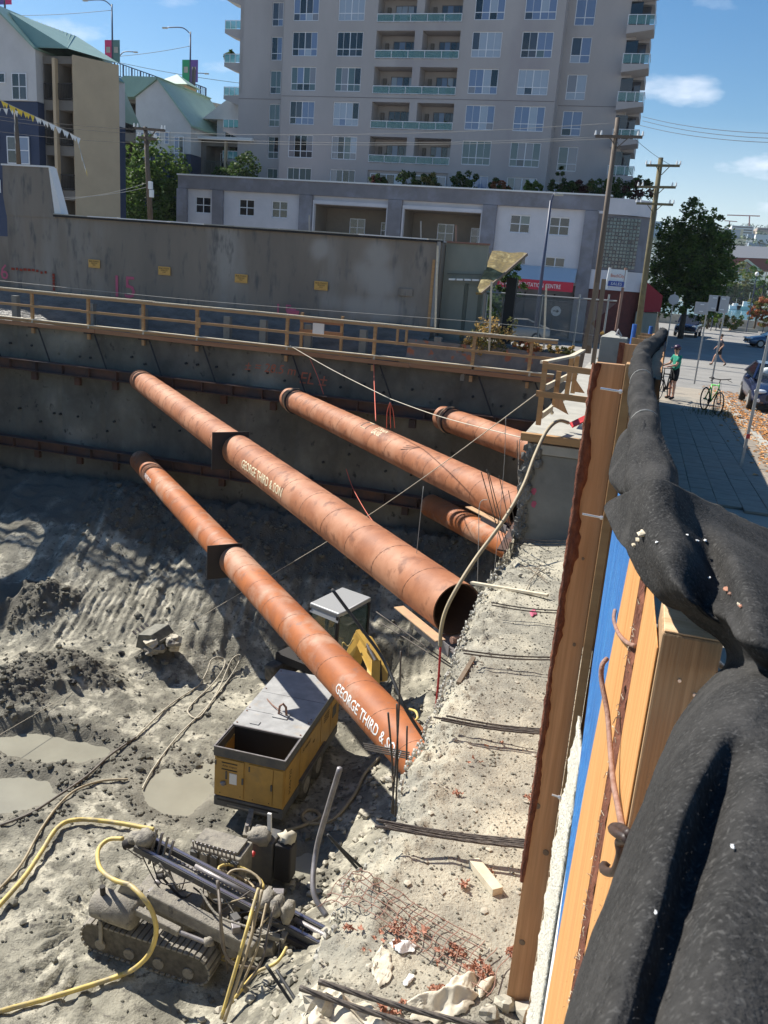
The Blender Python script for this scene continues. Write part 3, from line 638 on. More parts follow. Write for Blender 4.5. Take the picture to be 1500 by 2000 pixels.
for (x0, x1, z) in ((-24.3, -22.6, -1.12),):
    for i in range(9): rp.box((x0+i*.19, YB-.03, z+random.uniform(-.04, .04)), (.16*random.uniform(.5, 1.1), .01, .09))
for i in range(6): rp.box((-22.42, YB-.03, -1.2-i*.11), (.10, .01, .09))
rp.build('red_paint_dabs', mat('dull_red_spray', (.30, .05, .03), rough=.9), gb)
# greenish return wall with doors and lamps
ga = thing('loading_annex', 'greenish rendered annex with panelled doors right of the grey wall', 'building', (-6.2, 29.6, -3))
B().bb(-7.0, -5.55, 29.45, 29.62, -3, .98).build('annex_wall', m_green, ga)
B().bb(-6.98, -5.5, 29.38, 29.5, .985, 1.04).build('roof_edge', mat('rusty_flashing', (.25, .13, .09), rough=.8), ga)
for x0, x1 in ((-6.75, -6.22), (-6.08, -5.72)): B().bb(x0, x1, 29.41, 29.448, -2.95, -.35).build('door_panel', m_green, ga)
for x in (-6.15, -5.66): B().bb(x-.06, x+.06, 29.40, 29.447, -2.95, -.3).build('door_strip', m_greend, ga)
B().beam((-6.85, 29.36, -.02), (-5.68, 29.36, .03), .03, .03).build('lamp_rail', m_greend, ga)
for i in range(4):
    lf = B().beam((-6.75+i*.27, 29.27, -.2+i*.012), (-6.53+i*.27, 29.27, -.19+i*.012), .12, .06).build('strip_lamp', m_wht, ga)
mr_ = B(); P = [[Vector((-5.6+(x)*1.2, 28.3+t*2.2-0.0, -.55+t*1.4+.02*math.sin(x*9))) for x in np.linspace(0, 1-(.0 if t > .95 else (1-t)*.85), 14)] for t in np.linspace(0, 1, 12)]
can = thing('mossy_canopy', 'sagging canopy roof covered in golden moss beside the annex', 'canopy', (-5, 29, -.5))
mr_.grid(P); o = mr_.build('mossy_roof', m_moss, can); o.modifiers.new('s', 'SOLIDIFY').thickness = .08
B().beam(P[0][-1]+Vector((0.02, -.03, -.04)), P[-1][-1]+Vector((.02, 0, -.04)), .05, .09).build('rafter', m_woodg, can)
B().bb(-4.95, -4.6, 30.3, 30.6, -3.1, .0).build('canopy_post', m_dark, can)
for i, (px, y0, y1) in enumerate(((604, 420, 452), (822, 432, 468), (891, 440, 472))):
    p = onY(px, y1, 30.5); q = onY(px, y0, 30.5); B().cyl(p, q, .03, 6).build('roof_vent_pipe', m_renderpale if i < 2 else m_iron, label=['thin pipe rising from the grey roof in front of the beige recess', 'cream pipe rising from the grey roof near its right end', 'rusty short pipe rising from the annex roof'][i], cat='pipe', group='pipes on the low roof')
# ================================================================ FACADE HELPERS
def facade(x0, x1, z0, z1, Yf, ops, depth, m, parent, name='wall'):
    b = B(); xsn = sorted({round(v, 4) for o in ops for v in o[:2]} | {x0, x1}); zsn = sorted({round(v, 4) for o in ops for v in o[2:4]} | {z0, z1})
    for i in range(len(xsn)-1):
        for j in range(len(zsn)-1):
            cx, cz = (xsn[i]+xsn[i+1])/2, (zsn[j]+zsn[j+1])/2
            if any(o[0] < cx < o[1] and o[2] < cz < o[3] for o in ops): continue
            b.quad((xsn[i], Yf, zsn[j]), (xsn[i+1], Yf, zsn[j]), (xsn[i+1], Yf, zsn[j+1]), (xsn[i], Yf, zsn[j+1]))
    for o in ops:
        a, c, d, e = o[:4]; dp = o[4] if len(o) > 4 else depth
        b.quad((a, Yf, d), (a, Yf+dp, d), (c, Yf+dp, d), (c, Yf, d)); b.quad((a, Yf, e), (c, Yf, e), (c, Yf+dp, e), (a, Yf+dp, e))
        b.quad((a, Yf, d), (a, Yf, e), (a, Yf+dp, e), (a, Yf+dp, d)); b.quad((c, Yf, d), (c, Yf+dp, d), (c, Yf+dp, e), (c, Yf, e))
        b.quad((a, Yf+dp, d), (a, Yf+dp, e), (c, Yf+dp, e), (c, Yf+dp, d))
    return b.build(name, m, parent)
PM = {}; RP = [.26]
def win(parent, x0, x1, z0, z1, Yw, cols, rows, fw=.05, pal=None, name='window', fm=None, thick=None):
    """frame of bars (a part) with its panes (sub-parts)"""
    b = B(); b.bb(x0, x1, Yw-.04, Yw, z0, z0+fw); b.bb(x0, x1, Yw-.04, Yw, z1-fw, z1); b.bb(x0, x0+fw, Yw-.045, Yw-.001, z0+fw, z1-fw); b.bb(x1-fw, x1, Yw-.045, Yw-.001, z0+fw, z1-fw)
    for c in cols: w = fw*(1.1 if c == (thick or .5) else .45); b.bb(x0+(x1-x0)*c-w/2, x0+(x1-x0)*c+w/2, Yw-.043, Yw-.002, z0+fw, z1-fw)
    for r in rows: b.bb(x0+fw, x1-fw, Yw-.035, Yw-.004, z0+(z1-z0)*r-fw*.45, z0+(z1-z0)*r+fw*.45)
    f = b.build(name, fm or m_frame, parent)
    C = [0]+list(cols)+[1]; Rw = [0]+list(rows)+[1]; pal = pal or [g_dark]
    for i in range(len(C)-1):
        for j in range(len(Rw)-1):
            a0, a1 = x0+(x1-x0)*C[i], x0+(x1-x0)*C[i+1]; c0, c1 = z0+(z1-z0)*Rw[j], z0+(z1-z0)*Rw[j+1]
            k = (round(a1-a0-.01, 2), round(c1-c0-.01, 2))
            if k not in PM: PM[k] = boxmesh('pane', (k[0], .012, k[1]), g_dark)
            g = pal[i % len(pal)] if not isinstance(pal, dict) else pal[(i, j)]
            if random.random() < RP[0]: g = random.choice(GL+[g_dark, g_mid])
            inst(PM[k], 'pane', f, ((a0+a1)/2, Yw-.018, (c0+c1)/2), m=g)
    return f
# ================================================================ APARTMENT TOWER
tw = thing('apartment_tower', 'tall mauve grey concrete apartment tower with glass balconies behind the podium', 'building', (-18, 67, -3.7))
NF = 8; bz = lambda k: 5.39+2.39*k
WC = [(-29.03, -26.98), (-25.43, -23.37), (-15.15, -12.99), (-11.58, -9.38)]
BC = [(-22.35, -19.42), (-18.83, -16.03)]
ops = []
for k in range(NF):
    for a, c in WC: ops.append((a, c, bz(k), bz(k)+1.66, .12))
    for a, c in BC: ops.append((a, c, bz(k)-(.0 if k == 0 else .12), bz(k)+1.72, 1.5 if k else .15))
facade(-29.76, -8.77, 4.0, 27, 66, ops, .12, m_tower, tw)
opl = [(-31.41, -30.48, bz(k), bz(k)+1.66, .12) for k in range(NF)]; facade(-34.1, -29.76, 4.0, 27, 67.4, opl, .12, m_tower, tw)
opr = [(-8.26, -6.88, bz(k), bz(k)+1.66, .12) for k in range(NF)]; facade(-8.77, -3.9, 4.0, 27, 67.4, opr, .12, m_tower, tw)
b = B(); b.quad((-29.76, 66, 4), (-29.76, 66, 27), (-29.76, 67.4, 27), (-29.76, 67.4, 4)); b.quad((-8.77, 66, 4), (-8.77, 67.4, 4), (-8.77, 67.4, 27), (-8.77, 66, 27)); b.bb(-34.1, -3.9, 69, 84, 4, 27); b.bb(-34.1, -33.8, 67.4, 70, 4, 27); b.bb(-4.2, -3.9, 67.4, 70, 4, 27); b.build('tower_core', m_tower, tw)
B().bb(-29.76, -8.77, 65.985, 65.999, bz(3)-.42, bz(3)-.38).build('joint', m_joint, tw); B().bb(-34.1, -29.8, 67.385, 67.399, bz(3)-.42, bz(3)-.38).build('joint', m_joint, tw); B().bb(-8.7, -3.9, 67.385, 67.399, bz(3)-.42, bz(3)-.38).build('joint', m_joint, tw)
PAL = [[g_tint, g_tint, g_tint, g_tint], [g_tint, g_cur, g_tint, g_tint], [g_cur, g_dark, g_dark, g_cur], [g_blue, g_blue, g_pale, g_blue], [g_dark, g_dark, g_blue, g_blue], [g_pale, g_pale, g_pale, g_pale], [g_mid, g_blue, g_blue, g_pale], [g_dark, g_dark, g_dark, g_dark]]
pk = [[0, 0, 2, 6, 1, 4], [0, 2, 2, 0, 0, 1], [0, 4, 5, 3, 3, 3], [0, 0, 1, 3, 5, 5], [6, 3, 7, 5, 4, 6], [6, 3, 5, 3, 3, 3], [3]*6, [3]*6]
for k in range(NF):
    for n, (a, c) in enumerate(WC): win(tw, a, c, bz(k), bz(k)+1.66, 66.1, (.25, .5, .75), (.30,), .055, PAL[pk[k][n+1 if n < 2 else n+1]])
    win(tw, -31.41, -30.48, bz(k), bz(k)+1.66, 67.5, (.55,), (.30,), .05, PAL[pk[k][0]]); win(tw, -8.26, -6.88, bz(k), bz(k)+1.66, 67.5, (.5,), (.30,), .05, PAL[pk[k][5]])
    for a, c in BC:
        yb = 67.5 if k else 66.13
        win(tw, a+.2 if k == 0 else a+.9, c-.15, bz(k)-.05, bz(k)+1.35 if k else bz(k)+1.5, yb-.01, (.25, .5, .75), (), .05, [g_mid, g_blue, g_dark, g_mid] if k else [g_dark, g_tint, g_dark, g_pale], 'sliding_door', m_frame if k == 0 else m_joint)
        if k:
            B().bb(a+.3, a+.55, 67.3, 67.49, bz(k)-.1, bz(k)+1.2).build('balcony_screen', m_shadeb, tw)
            xc_ = random.uniform(a+.6, c-.5); B().blob((xc_, 66.5, bz(k)+.25), (.22, .2, .35), k, .4, 7, 5).build('balcony_plant', l_dark, tw); xc_ = random.uniform(a+.5, c-.5)
            q_ = B(); q_.bb(xc_-.3, xc_+.3, 66.4, 66.9, bz(k)+.28, bz(k)+.33); [q_.bb(xc_+s1*.26, xc_+s1*.3, 66.4+s2*.4, 66.45+s2*.4, bz(k)-.1, bz(k)+.28) for s1 in (-1, 1) for s2 in (0, 1)]; q_.build('balcony_table', random.choice([m_wht, m_shadeb, m_black]), tw)
    if k:
        a, c = BC[0][0], BC[1][1]; z = bz(k)-.12
        b = B(); b.bb(a, c, 65.93, 65.98, z+.50, z+.55); b.bb(a, c, 65.93, 65.98, z+.02, z+.05)
        for x in np.linspace(a, c, 6): b.bb(x-.02, x+.02, 65.94, 65.975, z+.03, z+.52)
        f = b.build('balcony_railing', m_frame, tw); gm = PM.setdefault('bg', boxmesh('rail_glass', ((c-a)/5-.06, .012, .44), g_rail))
        for i in range(5): inst(gm, 'rail_glass', f, (a+(c-a)/5*(i+.5), 65.955, z+.27))
def endbal(x0, x1, y0, y1, z, wedge=0):
    if wedge < 0: b = B(); b.prism([(x0, y0, z-.28), (x1, y0, z-.75), (x1, y0, z), (x0, y0, z)], (0, y1-y0, 0))
    else: b = B(); b.prism([(x1, y0, z-.28), (x1, y0, z), (x0, y0, z), (x0, y0, z-.55)], (0, y1-y0, 0))
    sb = b.build('balcony_slab', m_tower, tw)
    b = B(); b.bb(x0, x1, y0, y0+.04, z+.60, z+.64); xe = x0 if wedge < 0 else x1
    for x in np.linspace(x0+.03, x1-.03, 4): b.bb(x-.02, x+.02, y0+.002, y0+.038, z, z+.6)
    b.bb(xe-.02, xe+.02, y0+.04, y1, z+.60, z+.64); b.build('rail_frame', m_frame, sb)
    B().bb(x0+.05, x1-.05, y0+.015, y0+.025, z+.05, z+.58).build('rail_glass', g_aqua if wedge < 0 else g_rail, sb)
    B().bb(xe-.005, xe+.005, y0+.05, y1, z+.05, z+.58).build('rail_glass', g_aqua if wedge < 0 else g_rail, sb)
for k in range(1, NF):
    endbal(-35.55, -34.1, 67.6, 69.6, bz(k)-.15, -1)
    endbal(-4.55+.0, -2.75, 66.3, 68.6, bz(k)-.25, 1); B().bb(-3.9, -3.0, 68.6, 72, bz(k)-.8, bz(k)-.2).build('rear_balcony', m_tower, tw)
    B().bb(-4.5, -3.7, 67.36, 67.39, bz(k)-.2, bz(k)+1.45).build('balcony_door', g_dark, tw); B().bb(-3.9, -3.2, 68.7, 69, bz(k)-.2, bz(k)+1.5).build('balcony_door', g_mid, tw)
B().bb(-4.5, -2.8, 66.4, 68.6, 4.4, 4.75).build('balcony_slab', m_tower, tw)
RP[0] = .07
# ================================================================ PODIUM
pd = thing('podium_block', 'three storey slate and white podium with recessed bays under the tower', 'building', (-20, 60, -3.7))
def PX(px, py=430): return onY(px, py, 60).x
def PZ(px, py): return onY(px, py, 60).z
wins_u = [(378, 408), (463, 493), (527, 558), (995, 1035), (1073, 1113)]
zt, zb_ = 4.10, 2.95
ops = [(PX(a), PX(c), zb_, zt, .12) for a, c in wins_u]+[(PX(a), PX(c), .35, 1.55, .12) for a, c in wins_u]
RC = [(PX(612), PX(753)), (PX(787), PX(938))]
ops += [(a, c, 1.2, 4.05, 2.4) for a, c in RC]
XR = PX(1142); XL = PX(347)
facade(XL, XR, -.2, 4.75, 60.25, ops, .12, m_podw, pd, 'white_wall')
facade(XL, XR, -3.8, -.25, 60.6, [], .1, m_pod, pd, 'ground_storey')
B().bb(XL, PX(1178), 60.0, 60.5, 4.62, 5.52).build('slate_band', m_pod, pd); B().bb(XL-.05, PX(1190), 59.9, 60.5, 5.525, 5.62).build('cap', m_cap, pd)
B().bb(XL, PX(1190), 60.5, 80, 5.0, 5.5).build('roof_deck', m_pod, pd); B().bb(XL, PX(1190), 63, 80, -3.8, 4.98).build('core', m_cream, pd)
for a, c in ((345, 364), (414, 434), (583, 608), (756, 783), (941, 968), (1141, 1168)):
    B().bb(PX(a), PX(c), 59.95, 60.24, -3.8, 4.6).build('pier', m_pod, pd)
for a, c in RC:
    b = B(); b.bb(a-.12, a, 60.05, 60.24, 1.2, 4.05); b.bb(c, c+.12, 60.05, 60.24, 1.2, 4.05); b.bb(a-.12, c+.12, 60.05, 60.24, 4.06, 4.3); b.build('bay_trim', m_podw, pd)
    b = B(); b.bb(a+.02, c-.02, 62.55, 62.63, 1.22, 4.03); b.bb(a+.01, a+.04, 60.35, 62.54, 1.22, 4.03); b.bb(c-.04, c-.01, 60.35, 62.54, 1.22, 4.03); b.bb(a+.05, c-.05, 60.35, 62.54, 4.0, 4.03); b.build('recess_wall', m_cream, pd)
    w = (c-a)
    win(pd, a+w*.35, a+w*.57, 2.1, 3.35, 62.54, (.5,), (.5,), .05, [g_dark, g_mid]); win(pd, a+w*.8, a+w*.99, 2.1, 3.2, 62.54, (.5,), (.5,), .05, [g_mid, g_tint])
for a, c in wins_u:
    win(pd, PX(a), PX(c), zb_, zt, 60.36, (.5,), (.5,), .06, [g_dark, g_dark]); win(pd, PX(a), PX(c), .35, 1.55, 60.36, (.5,), (.5,), .06, [g_dark, g_mid])
# right hand corner: glass block bay on a rounded end
cx = PX(1142); bb_ = B()
arc = [(PX(1165)+1.9*math.sin(a)*1.9, 62.0-2.0*math.cos(a)) for a in np.linspace(0, math.pi/2, 9)]
for z0, z1, m, nm, off in ((4.45, 5.45, m_podw, 'curved_band', 0), (-.3, .95, m_podw, 'lower_band', .05), (.97, 4.43, m_pod, 'curved_wall', .25), (-3.8, -.32, m_brick, 'shop_front', .3)):
    b = B(); pts = [(PX(1165), 60.0+off)]+[(x-off*.5, y+off*.5) for x, y in arc]+[(arc[-1][0]-off*.5, 70)]
    b.prism([(x, y, z0) for x, y in pts]+[(PX(1165), 70, z0)], (0, 0, z1-z0)); b.build(nm, m, pd)
gbk = B(); 
gm = boxmesh('glass_block', (.19, .05, .19), g_tint, .015)
gpn = B().bb(PX(1184), PX(1184)+2.2, 60.18, 60.235, 1.1, 4.3).build('glass_block_panel', m_joint, pd)
for i in range(10):
    for j in range(14): inst(gm, 'glass_block', gpn, (PX(1184)+.12+i*.22, 60.165, 1.22+j*.225), m=random.choice([g_tint, g_mid, g_tint]))
# awning of the presentation centre
aw = thing('shop_awning', 'grey awning with red lettered valance on the podium shop front', 'awning', (PX(1070), 60, -.8))
ax0, ax1 = PX(1003), PX(1140); 
B().prism([(ax0, 60.2, .90), (ax0, 58.7, -.02), (ax0, 60.2, -.02)], (ax1-ax0, 0, 0)).build('awning_cloth', m_awng, aw)
B().bb(ax0-.4, ax1, 58.66, 58.72, -.62, .0).build('red_valance', m_awnr, aw)
text('TOWN PRESENTATION CENTRE', ax1-ax0-.5, m_wht, aw, (ax0-.3, 58.655, -.47), (1, 0, 0), (0, 0, 1), height=.27)
b = B()
for px in (1003, 1040, 1070, 1100, 1138): b.bb(PX(px)-.05, PX(px)+.05, 60.45, 60.55, -3.7, -.85)
b.bb(ax0, ax1, 60.45, 60.55, -1.25, -1.1); sfr = b.build('shopfront_frame', m_dark, pd)
for a, c in ((1003, 1040), (1040, 1070), (1070, 1100), (1100, 1138)): B().bb(PX(a)+.06, PX(c)-.06, 60.49, 60.51, -3.6, -1.3).build('shop_pane', g_mid, sfr)
ar = thing('arrow_sign', 'round white sign with a right arrow in the podium shop window', 'sign', (PX(1107), 60.4, -2.2)); B().cyl((PX(1107), 60.40, -1.95), (PX(1107), 60.42, -1.95), .34, 20).build('disc', m_wht, ar)
b = B(); x = PX(1107); b.bb(x-.2, x+.08, 60.37, 60.395, -1.98, -1.92); b.prism([(x+.05, 60.37, -2.07), (x+.22, 60.37, -1.95), (x+.05, 60.37, -1.83)], (0, .02, 0)); b.build('arrow', m_ink, ar)
a2 = thing('corner_awning', 'dark red corner shop awning seen past the utility pole', 'awning', (-.9, 62, -1)); x0 = onY(1262, 560, 61).x
B().prism([(x0, 61, -1.55), (x0, 61, .4), (x0+1.15, 61, -.4), (x0+1.15, 61, -1.45)], (0, 3, 0)).build('awning_cloth', mat('deep_red_awning', (.26, .02, .03), rough=.8), a2)
text('MARKET STORE', .95, m_wht, a2, (x0+.1, 60.98, -1.2), (1, 0, 0), (0, 0, 1), height=.1) if False else None
B().bb(x0-.4, x0+1.0, 61.1, 64, -3.7, -1.56).build('kiosk_wall', m_green, a2)
# ================================================================ HOUSES ON THE LEFT
def house(name, label, loc): return thing(name, label, 'building', loc)
h1 = house('gabled_apartment_house', 'navy and white apartment house with a green metal roof and tan end wall', (-36, 46, -3))
q = lambda px, py, Y=46: onY(px, py, Y)
B().prism([(-40.5, 46, 7.9), (-36.35, 46, 7.9), (-36.35, 46, 10.7), (-38.9, 46, 12.75), (-40.5, 46, 11.5)], (0, 9, 0)).build('white_gable', m_white, h1)
B().bb(-40.5, -36.35, 46.05, 55, -3, 7.88).build('navy_wall', m_navy, h1)
for (a, c, z0, z1, cols, rows) in ((-36.5-1.55, -36.5-.5, 7.85-.0, 9.4, (.5,), (.5,)), (-39.9, -39.3, 8.75, 9.4, (), ()), (-39.3, -38.5, 8.75, 9.4, (), ())):
    win(h1, a, c, z0+.1, z1, 45.99, cols, rows, .05, [g_dark, g_mid, g_blue])
for z in (5.7, 3.2):
    win(h1, -38.6, -37.0, z-1.3, z+.25, 46.0, (.5,), (.5,), .06, [g_mid, g_blue]); win(h1, -39.9, -39.2, z-.5, z+.25, 46.0, (), (), .05, [g_blue])
# balcony bay
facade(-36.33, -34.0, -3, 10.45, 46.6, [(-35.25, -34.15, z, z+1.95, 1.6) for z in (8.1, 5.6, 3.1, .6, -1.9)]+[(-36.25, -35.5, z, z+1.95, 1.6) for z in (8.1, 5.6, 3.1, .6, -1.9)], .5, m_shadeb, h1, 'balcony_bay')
for z in (8.1, 5.6, 3.1, .6):
    for a, c in ((-35.25, -34.15), (-36.25, -35.5)):
        b = B(); b.bb(a, c, 46.5, 46.54, z+.85, z+.9); b.bb(a, c, 46.5, 46.54, z+.05, z+.1)
        for x in np.arange(a, c, .11): b.bb(x, x+.02, 46.51, 46.53, z+.1, z+.85)
        b.build('balcony_railing', m_black, h1); B().bb(a+.3, c-.1, 48.1, 48.14, z+.05, z+1.7).build('balcony_door', g_dark, h1)
B().bb(-35.48, -35.28, 46.3, 46.58, -3, 10.3).build('bay_column', m_tan, h1)
te = onY(232, 127, 49.5)
B().prism([(-34.0, 46.2, 10.45), (te.x, 49.5, te.z), (te.x, 49.5, -3), (-34.0, 46.2, -3)], (-3.9, 5, 0)).build('tan_end_wall', m_tan, h1)
b = B(); b.prism([(-39.1, 45.7, 12.95), (-36.2, 45.7, 10.62), (-36.2, 45.7, 10.72), (-39.1, 45.7, 13.07)], (0, 9, 0)); b.prism([(-41.3, 45.7, 11.2), (-39.1, 45.7, 12.95), (-39.1, 45.7, 13.07), (-41.3, 45.7, 11.32)], (0, 9, 0)); b.build('roof', m_roofg, h1)
R0, R1, R2 = onY(14, 21, 46.6), onY(150, 71, 53), onY(214, 112, 58); G0, G1, G2 = onY(66, 93, 46.1), onY(134, 95, 46.1), onY(233, 124, 49.4)
b = B(); b.quad(R0, G0, G1, R1); b.quad(R1, G1, G2, R2); b.add([R0, R1, R2, R0-Vector((0, -9, 4)), R2-Vector((0, -4, 4))], [(0, 1, 2, 4, 3)]); b.build('rear_roof', m_roofg, h1)
for i in range(16):
    t = (i+.5)/16; B().beam(R0.lerp(R1, t)+Vector((0, -.02, .03)), G0.lerp(G1, t)+Vector((0, -.02, .03)), .03, .04).build('roof_rib', m_roofg, h1)
# second house
h2 = house('small_gabled_house', 'white and blue gabled house with green roof behind the leafy tree', (-36, 60, -3))
B().prism([(-38.75, 60, 7.0), (-34.15, 60, 7.0), (-34.15, 60, 8.95), (-36.9, 60, 11.95), (-38.75, 60, 10.75)], (0, 8, 0)).build('white_gable', m_white, h2)
B().bb(-38.75, -34.15, 60.03, 68, -3, 6.98).build('navy_wall', m_navy, h2)
for a, c, z0, z1 in ((-38.3, -37.5, 6.4, 8.4), (-37.1, -36.7, 7.6, 8.5), (-36.3, -35.9, 7.6, 8.5), (-35.5, -34.7, 6.3, 8.2)): win(h2, a, c, z0, z1, 59.98, (.5,) if c-a > .6 else (), (.4,) if c-a > .6 else (), .06, [g_blue, g_mid])
B().prism([(-41.3, 59.8, 10.7), (-38.8, 59.8, 10.75), (-36.7, 59.8, 12.1), (-39.6, 59.8, 12.15)], (0, 8, .1)).build('roof', m_roofg, h2); B().prism([(-36.9, 59.8, 12.0), (-33.95, 59.8, 8.8), (-33.95, 59.8, 8.95), (-36.9, 59.8, 12.15)], (0, 8, 0)).build('roof', m_roofg, h2)
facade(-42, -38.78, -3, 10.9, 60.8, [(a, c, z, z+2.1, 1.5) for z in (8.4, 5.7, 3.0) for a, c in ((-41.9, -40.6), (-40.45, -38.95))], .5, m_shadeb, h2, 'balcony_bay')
for z in (8.4, 5.7, 3.0):
    b = B(); b.bb(-41.9, -38.95, 60.6, 60.65, z+.85, z+.9); [b.bb(x, x+.03, 60.61, 60.64, z, z+.85) for x in np.arange(-41.9, -39, .14)]; b.build('balcony_railing', m_black, h2)
    for x in (-41.5, -39.9): win(h2, x, x+.8, z+.1, z+1.7, 62.25, (), (), .06, [g_mid])
B().bb(-42.1, -38.6, 60.5, 60.75, 10.9, 11.05).build('eaves', m_cap, h2)
h3 = house('terraced_flats', 'cream balcony flats with flat eaves right of the small gabled house', (-32, 60, -3))
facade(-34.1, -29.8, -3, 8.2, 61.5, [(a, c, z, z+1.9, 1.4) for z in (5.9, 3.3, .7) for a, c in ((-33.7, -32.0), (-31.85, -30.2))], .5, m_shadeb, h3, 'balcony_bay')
B().bb(-34.3, -29.7, 61.0, 62, 8.2, 8.4).build('eaves', m_cap, h3)
for z in (5.9, 3.3, .7):
    b = B(); b.bb(-33.7, -30.2, 61.3, 61.35, z+.8, z+.85); [b.bb(x, x+.03, 61.31, 61.34, z, z+.8) for x in np.arange(-33.7, -30.2, .14)]; b.build('balcony_railing', m_greend, h3)
    for x in (-33.2, -31.4): win(h3, x, x+.9, z+.1, z+1.6, 62.85, (.5,), (), .06, [g_mid, g_pale])
B().bb(-33.9, -29.8, 63.5, 66, 8.4, 9.9).build('upper_wall', m_white, h3); win(h3, -33.2, -31.6, 8.6, 9.6, 63.48, (.33, .66), (), .05, [g_dark])
B().prism([(-34.9, 63, 9.9), (-32.2, 63, 11.7), (-29, 63, 10.6), (-29, 63, 9.9)], (0, 4, 0)).build('gable_roof', m_white, h3)
for x in (-32.05,): B().bb(x, x+.15, 61.2, 61.45, -3, 8.15).build('bay_column', m_tan, h3)
for t_ in (h2, h3): t_.location = t_.location*1.10; t_.scale = (1.10,)*3
# road bridge with railing, a hut, lamp posts and banners
br = thing('road_bridge', 'elevated road bridge deck with a blue picket railing above the houses', 'bridge', (-50, 80, 12))
za = onY(232, 152, 80).z; 
B().beam((-62, 80.3, 15.8), (-40, 80.3, 12.4), 8, 1.6).build('deck', m_concl, br)
for i, (p, q_) in enumerate((((-60, 17.9+.3), (-48.4, 16.0)), ((-45.7, 15.7), (-42.5, 15.0)))):
    b = B(); p3 = Vector((p[0], 76.2, p[1]-.7)); q3 = Vector((q_[0], 76.2, q_[1]-.7)); p3 = onY(228 if i == 0 else 370, 122 if i == 0 else 160, 76); q3 = onY(320 if i == 0 else 402, 155 if i == 0 else 172, 76)
    if i == 0: p3 = p3+(p3-q3)*.6
    b.beam(p3, q3, .08, .08); b.beam(p3-Vector((0, 0, 1.1)), q3-Vector((0, 0, 1.1)), .08, .08)
    n = 26 if i == 0 else 9
    for k in range(n+1):
        s = p3.lerp(q3, k/n); b.beam(s, s-Vector((0, 0, 1.1)), .05 if k % 3 else .14, .05)
    b.build('picket_railing', m_ltpole, br); B().beam(p3-Vector((0, -.3, 2.0)), q3-Vector((0, -.3, 2.0)), .5, 1.6).build('parapet', m_shadeb, br)
h4 = house('bridge_hut', 'small cream hut with a green hipped roof at the bridge end', onY(348, 190, 72)); p = onY(346, 172, 72)
B().box(p-Vector((0, 0, 1.2)), (2.6, 2, 2.6)).build('wall', m_tan, h4); B().add([p+Vector(v) for v in ((-1.7, -1.2, .1), (1.7, -1.2, .1), (1.7, 1.2, .1), (-1.7, 1.2, .1), (0, 0, 1.1))], [(0, 1, 4), (1, 2, 4), (2, 3, 4), (3, 0, 4), (3, 2, 1, 0)]).build('roof', m_roofg, h4)
def lamp(px, top, bot, Yl, arm, label, bann=None, m=m_ltpole, group=None, thick=.1, nm='street_lamp'):
    p = onY(px, bot, Yl); q = onY(px+(bot-top)*-.0, top, Yl); q.x = p.x
    t = thing(nm, label, 'street lamp', p, group); B().cyl(p, q, thick, 8, thick*.6).build('pole', m, t, True)
    if arm:
        e = q+Vector((arm, 0, .35)); B().tube(catmull([q-Vector((0, 0, .2)), q+Vector((arm*.35, 0, .33)), e], 5), .05, 6).build('arm', m, t, True)
        B().box(e+Vector((arm*.12, 0, -.03)), (.5, .22, .12)).build('lamp_head', m_concl, t, bevel=.03)
    if bann:
        z = bann[0]
        for s, mm_ in ((-1, bann[1]), (1, bann[2])):
            bn = B(); bn.box(q+Vector((s*.45, -.02, z)), (.75, .02, 1.9)); w = bn.build('banner', mm_, t)
            B().box(q+Vector((s*.42, -.06, z+.1)), (.42, .02, .5)).build('banner_emblem', bann[3], w)
    return t
mb = [mat('magenta_banner', (.62, .05, .16), rough=.7), mat('green_banner', (.03, .30, .14), rough=.7), mat('purple_banner', (.14, .08, .30), rough=.7), mat('slate_green_banner', (.10, .20, .18), rough=.7)]
lamp(220, 8, 122, 78, -2.6, 'tall bridge lamp with a magenta and a green banner', (-4.0, mb[0], mb[3], m_concl), group='lamps on the bridge')
lamp(371, 62, 182, 78, -2.4, 'bridge lamp with a green and a purple banner', (-3.3, mb[1], mb[2], m_concl), group='lamps on the bridge')
lamp(10, -60, 22, 78, -2, 'bridge lamp at the far left with purple and magenta banners near its foot', (-2.1, mb[2], mb[0], m_concl), group='lamps on the bridge')
lamp(232, 108, 124, 90, 1.9, 'short lamp behind the tan end wall on the bridge', group='lamps on the bridge', thick=.07)
lamp(374, 150, 182, 90, 1.6, 'distant short bridge lamp right of the green banner', group='lamps on the bridge', thick=.07)
lamp(1046, 390, 640, 50, .35, 'dark blue curved street lamp standing before the podium windows', m=m_ltpole, thick=.11)
